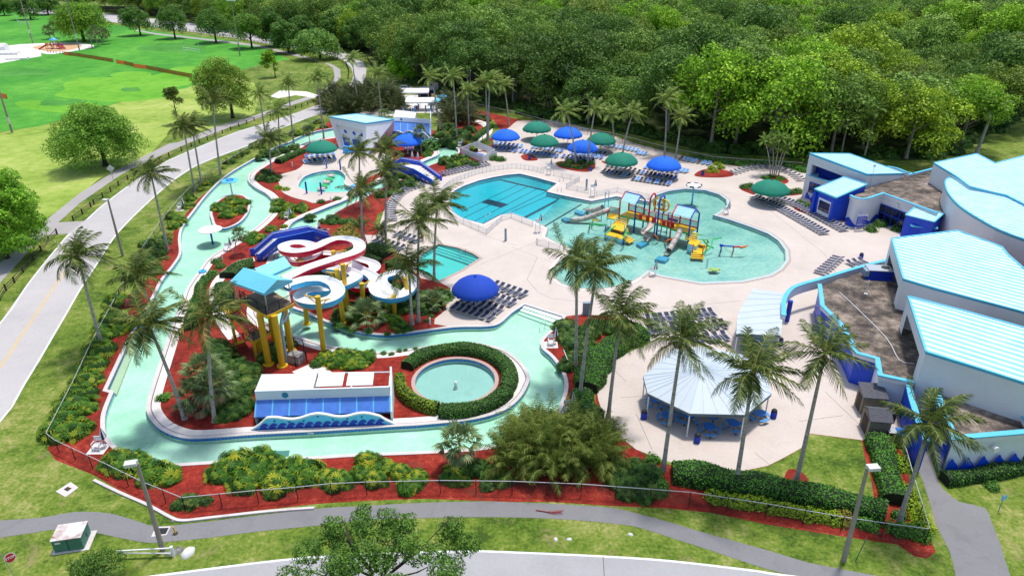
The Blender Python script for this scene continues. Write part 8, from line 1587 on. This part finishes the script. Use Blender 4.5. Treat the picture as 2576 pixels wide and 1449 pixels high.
# the crown reaching into the frame at the bottom
t = empty('broadleaf_tree', G(960,1660), 'large dark leafy tree reaching up into the frame at the bottom middle', 'tree'); g = t.location; H_ = 7.4; ct = G(955,1440,5.6)-g
mb = MB(); rg = random.Random(9); trunk(mb, 4.6, .3, 9, 3.8, rg, .5); mb.build('trunk', M['bark'], None).parent = t
c = link('crown', crown_mesh(77, 5.7, 2.0, 44, .82, 30000, .19, CM, -.5, twigs=40, spread=1.1), t, ct); c.color = (.72,.82,.72,1)
t = empty('low_shrub_tree', G(250,1475), 'dark small tree at the bottom edge below the utility box', 'tree'); mb = MB(); trunk(mb, 1.2, .12, 5, .8, rg); mb.build('trunk', M['bark'], None).parent = t; c = link('crown', crown_mesh(78, 2.0, .9, 16, .6, 3600, .16, CM, -.4, twigs=16), t, (0,.2,1.5)); c.color = (.7,.78,.7,1)
# ---- the forest
FB = [(-60,-8),(120,18),(300,34),(470,50),(640,88),(760,104),(860,122),(925,138),(965,160),(1040,212),(1085,216),(1150,262),(1200,264),(1300,276),(1420,305),(1540,325),(1680,361),(1800,386),(1900,392),(2020,398),(2110,400),(2290,404),(2380,396),(2470,350),(2600,270),(2800,180)]
FW = [(v.x, v.y) for v in GP(FB)]; ymax = 560; FP = Reg(FW+[(FW[-1][0]+60, FW[-1][1]+30), (330, 420), (330, ymax), (-420, ymax), (-420, FW[0][1])])
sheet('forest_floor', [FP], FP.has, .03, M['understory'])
FM = [M['forest'], M['bark_pale']]; FFM = [M['forest_far'], M['bark_pale']]
VAR = [crown_mesh(100+i, 6.6+.8*(i % 3), 5.6+.8*(i % 2), 19+4*(i % 3), 2.5, 8500, .58, FM, -.8, twigs=12 if i % 2 else 4, spread=1.0) for i in range(7)]
def fcrown_far(me): m = me.copy(); m.materials.clear(); [m.materials.append(x) for x in FFM]; return m
tks = []
for i in range(3): mb = MB(); trunk(mb, 10.5, .28, 5, 3.2, random.Random(300+i), .7); tks.append(mb.mesh('forest_trunk', M['bark_pale']))
rg = random.Random(21); pts = []; cell = {}
def ok(x, y, d):
    cx, cy = int(x//10), int(y//10)
    for a in (-1,0,1):
        for b in (-1,0,1):
            for q in cell.get((cx+a,cy+b), ()):
                if (q[0]-x)**2+(q[1]-y)**2 < d*d: return False
    return True
for k in range(60000):
    y = rg.uniform(120, ymax); x = rg.uniform(-420, 340)
    if abs(x) > y*.80+25 or not FP.has((x, y)): continue
    if x > -150 and y > 470: continue
    if ok(x, y, 8.8): cell.setdefault((int(x//10),int(y//10)), []).append((x, y)); pts.append((x, y))
pts.sort(key=lambda p: p[0]**2+p[1]**2)
FC = [((.72,.86,.82),'dark blue green'),((1.0,1.05,.9),'mid green'),((1.6,1.8,.62),'bright yellow green'),((1.15,1.05,.85),'olive'),((1.5,1.5,1.5),'pale grey green'),((.52,.62,.52),'very dark green'),((1.75,1.6,.6),'golden green')]
NF = 280
def ftone(x, y):
    v = noise.noise(Vector((x*.016, y*.016, 3.1)))*.8+rg.uniform(-.45,.45)
    if x > 60 and y > 230: v += .25
    return (5 if v < -.45 else 0 if v < -.12 else 1 if v < .12 else 3 if v < .25 else 4 if v < .36 else 2 if v < .62 else 6)
far = []
for i, (x, y) in enumerate(pts):
    s = min(1.5, max(.55, rg.gauss(.98,.24))); d = math.hypot(x,y)
    if i < NF:
        c, cn = FC[ftone(x, y)]; zone = 'left of the tent yard' if x < -25 else ('behind the garden path and far umbrellas' if x < 25 else ('behind the palms and loungers' if x < 62 else 'behind the entrance buildings'))
        t = empty('forest_tree', (x, y, 0), cn+' tree in the dense forest '+zone, 'tree', cn+' forest trees '+zone, rz=rg.uniform(.01,6.2)); link('trunk', tks[i % 3], t, sc=s); o = link('crown', VAR[rg.randrange(7)], t, (0,0,9.6*s+rg.uniform(-3,3.5)), 0, (s, s, s*rg.uniform(.85,1.1))); o.color = (*c, 1)
    else: far.append((x, y, s))
for i, (px, py) in enumerate(((1590,145),(1905,150),(1300,120),(1420,40),(2090,20),(2290,190),(2500,40),(2050,110))):
    q = G(px, py, 15.0); t = empty('bare_tree', (q.x, q.y, 0), ('pale bare branched tree standing in the forest ' + ('above the left far umbrellas','above the tall palms','left of the skirted palm','high at the top centre','high at the top right of centre','behind the entrance royal palms','near the top right corner','in the middle of the right forest')[i]), 'tree', 'bare trees in the forest'); mb = MB(); trunk(mb, 15.5, .2, 12, 3.6, random.Random(60+i), 1.0); mb.build('trunk', M['bark_pale'], None).parent = t
# the far wood beyond, one mass of tree crowns
def scatter(name, points, meshes, zf, mats_label, cat, seed):
    col = bpy.data.collections.new(name+'_kinds')
    for i, me in enumerate(meshes):
        o = bpy.data.objects.new(name+'_kind', me); col.objects.link(o)
    me = bpy.data.meshes.new(name); me.from_pydata([(p[0], p[1], zf(p)) for p in points], [], []); rg_ = random.Random(seed)
    a = me.attributes.new('size', 'FLOAT', 'POINT'); a.data.foreach_set('value', [p[2] for p in points]); a = me.attributes.new('turn', 'FLOAT', 'POINT'); a.data.foreach_set('value', [rg_.uniform(0,6.28) for p in points]); a = me.attributes.new('pick', 'INT', 'POINT'); a.data.foreach_set('value', [rg_.randrange(len(meshes)) for p in points])
    o = bpy.data.objects.new(name, me); COL.objects.link(o); ng = bpy.data.node_groups.new(name, 'GeometryNodeTree'); ng.interface.new_socket('Geometry', in_out='INPUT', socket_type='NodeSocketGeometry'); ng.interface.new_socket('Geometry', in_out='OUTPUT', socket_type='NodeSocketGeometry')
    gi = ng.nodes.new('NodeGroupInput'); go = ng.nodes.new('NodeGroupOutput'); iop = ng.nodes.new('GeometryNodeInstanceOnPoints'); ci = ng.nodes.new('GeometryNodeCollectionInfo'); ci.inputs['Collection'].default_value = col; ci.inputs['Separate Children'].default_value = True; ci.inputs['Reset Children'].default_value = True
    def at(n, ty): q = ng.nodes.new('GeometryNodeInputNamedAttribute'); q.data_type = ty; q.inputs[0].default_value = n; return q.outputs[0]
    iop.inputs['Pick Instance'].default_value = True; cx = ng.nodes.new('ShaderNodeCombineXYZ'); L = ng.links.new; L(at('turn','FLOAT'), cx.inputs[2]); L(gi.outputs[0], iop.inputs['Points']); L(ci.outputs[0], iop.inputs['Instance']); L(at('pick','INT'), iop.inputs['Instance Index']); L(cx.outputs[0], iop.inputs['Rotation']); L(at('size','FLOAT'), iop.inputs['Scale']); L(iop.outputs[0], go.inputs[0])
    md = o.modifiers.new('scatter', 'NODES'); md.node_group = ng; tag(o, mats_label, cat, None, 'stuff'); return o
scatter('forest', far, [fcrown_far(m) for m in VAR], lambda p: 9.8*p[2], 'unbroken far forest canopy filling the top of the view', 'forest', 4)
ub = []
E_ = [Vector((p[0], p[1], 0)) for p in FW[8:]]
for i in range(len(E_)-1):
    L_ = (E_[i+1]-E_[i]).length
    for k in range(int(L_*1.1)): p = E_[i].lerp(E_[i+1], rg.random()); ub.append((p.x+rg.uniform(-1,2), p.y+rg.uniform(.5,7), rg.uniform(.9,2.6)))
scatter('undergrowth', ub, BU['dark']+BU['shrub'], lambda p: 0.0, 'dark tangled undergrowth along the front edge of the forest', 'undergrowth', 6)
# ================================================================ light and camera
w = bpy.data.worlds.new('World'); scene.world = w; w.use_nodes = True
nt = w.node_tree; bg = nt.nodes['Background']; sky = nt.nodes.new('ShaderNodeTexSky'); sky.sky_type = 'NISHITA'; sky.sun_disc = False
EL, AZ = rad(74), rad(35)     # sun high, from the right and a little beyond
sky.sun_elevation = EL; sky.sun_rotation = AZ; sky.altitude = 10; sky.air_density = 1.2; sky.dust_density = 2.0; sky.ozone_density = 1.0
nt.links.new(sky.outputs[0], bg.inputs[0]); bg.inputs[1].default_value = .15
sd = bpy.data.lights.new('sun', 'SUN'); sd.energy = 3.0; sd.angle = rad(6.0); sd.color = (1.0, .965, .91)
so = bpy.data.objects.new('sun', sd); COL.objects.link(so)
dirv = Vector((math.sin(AZ)*math.cos(EL), math.cos(AZ)*math.cos(EL), math.sin(EL)))
so.rotation_euler = (-dirv).to_track_quat('-Z', 'Y').to_euler(); so.location = (0, 60, 120)
cd = bpy.data.cameras.new('camera'); cam = bpy.data.objects.new('camera', cd); COL.objects.link(cam); scene.camera = cam
cam.location = (0, 0, CAM_H); cam.rotation_euler = (math.pi/2-TILT, 0, 0)
cd.sensor_width = 36.0; cd.sensor_fit = 'HORIZONTAL'; cd.lens = 36.0*FPX/2576.0; cd.clip_end = 6000; cd.clip_start = .5
scene.view_settings.view_transform = 'Standard'; scene.view_settings.look = 'None'; scene.view_settings.gamma = 1.0; scene.view_settings.exposure = .3
scene.cycles.max_bounces = 6; scene.cycles.transparent_max_bounces = 12; scene.cycles.diffuse_bounces = 3; scene.cycles.glossy_bounces = 2; scene.cycles.transmission_bounces = 3
scene.cycles.caustics_reflective = False; scene.cycles.caustics_refractive = False
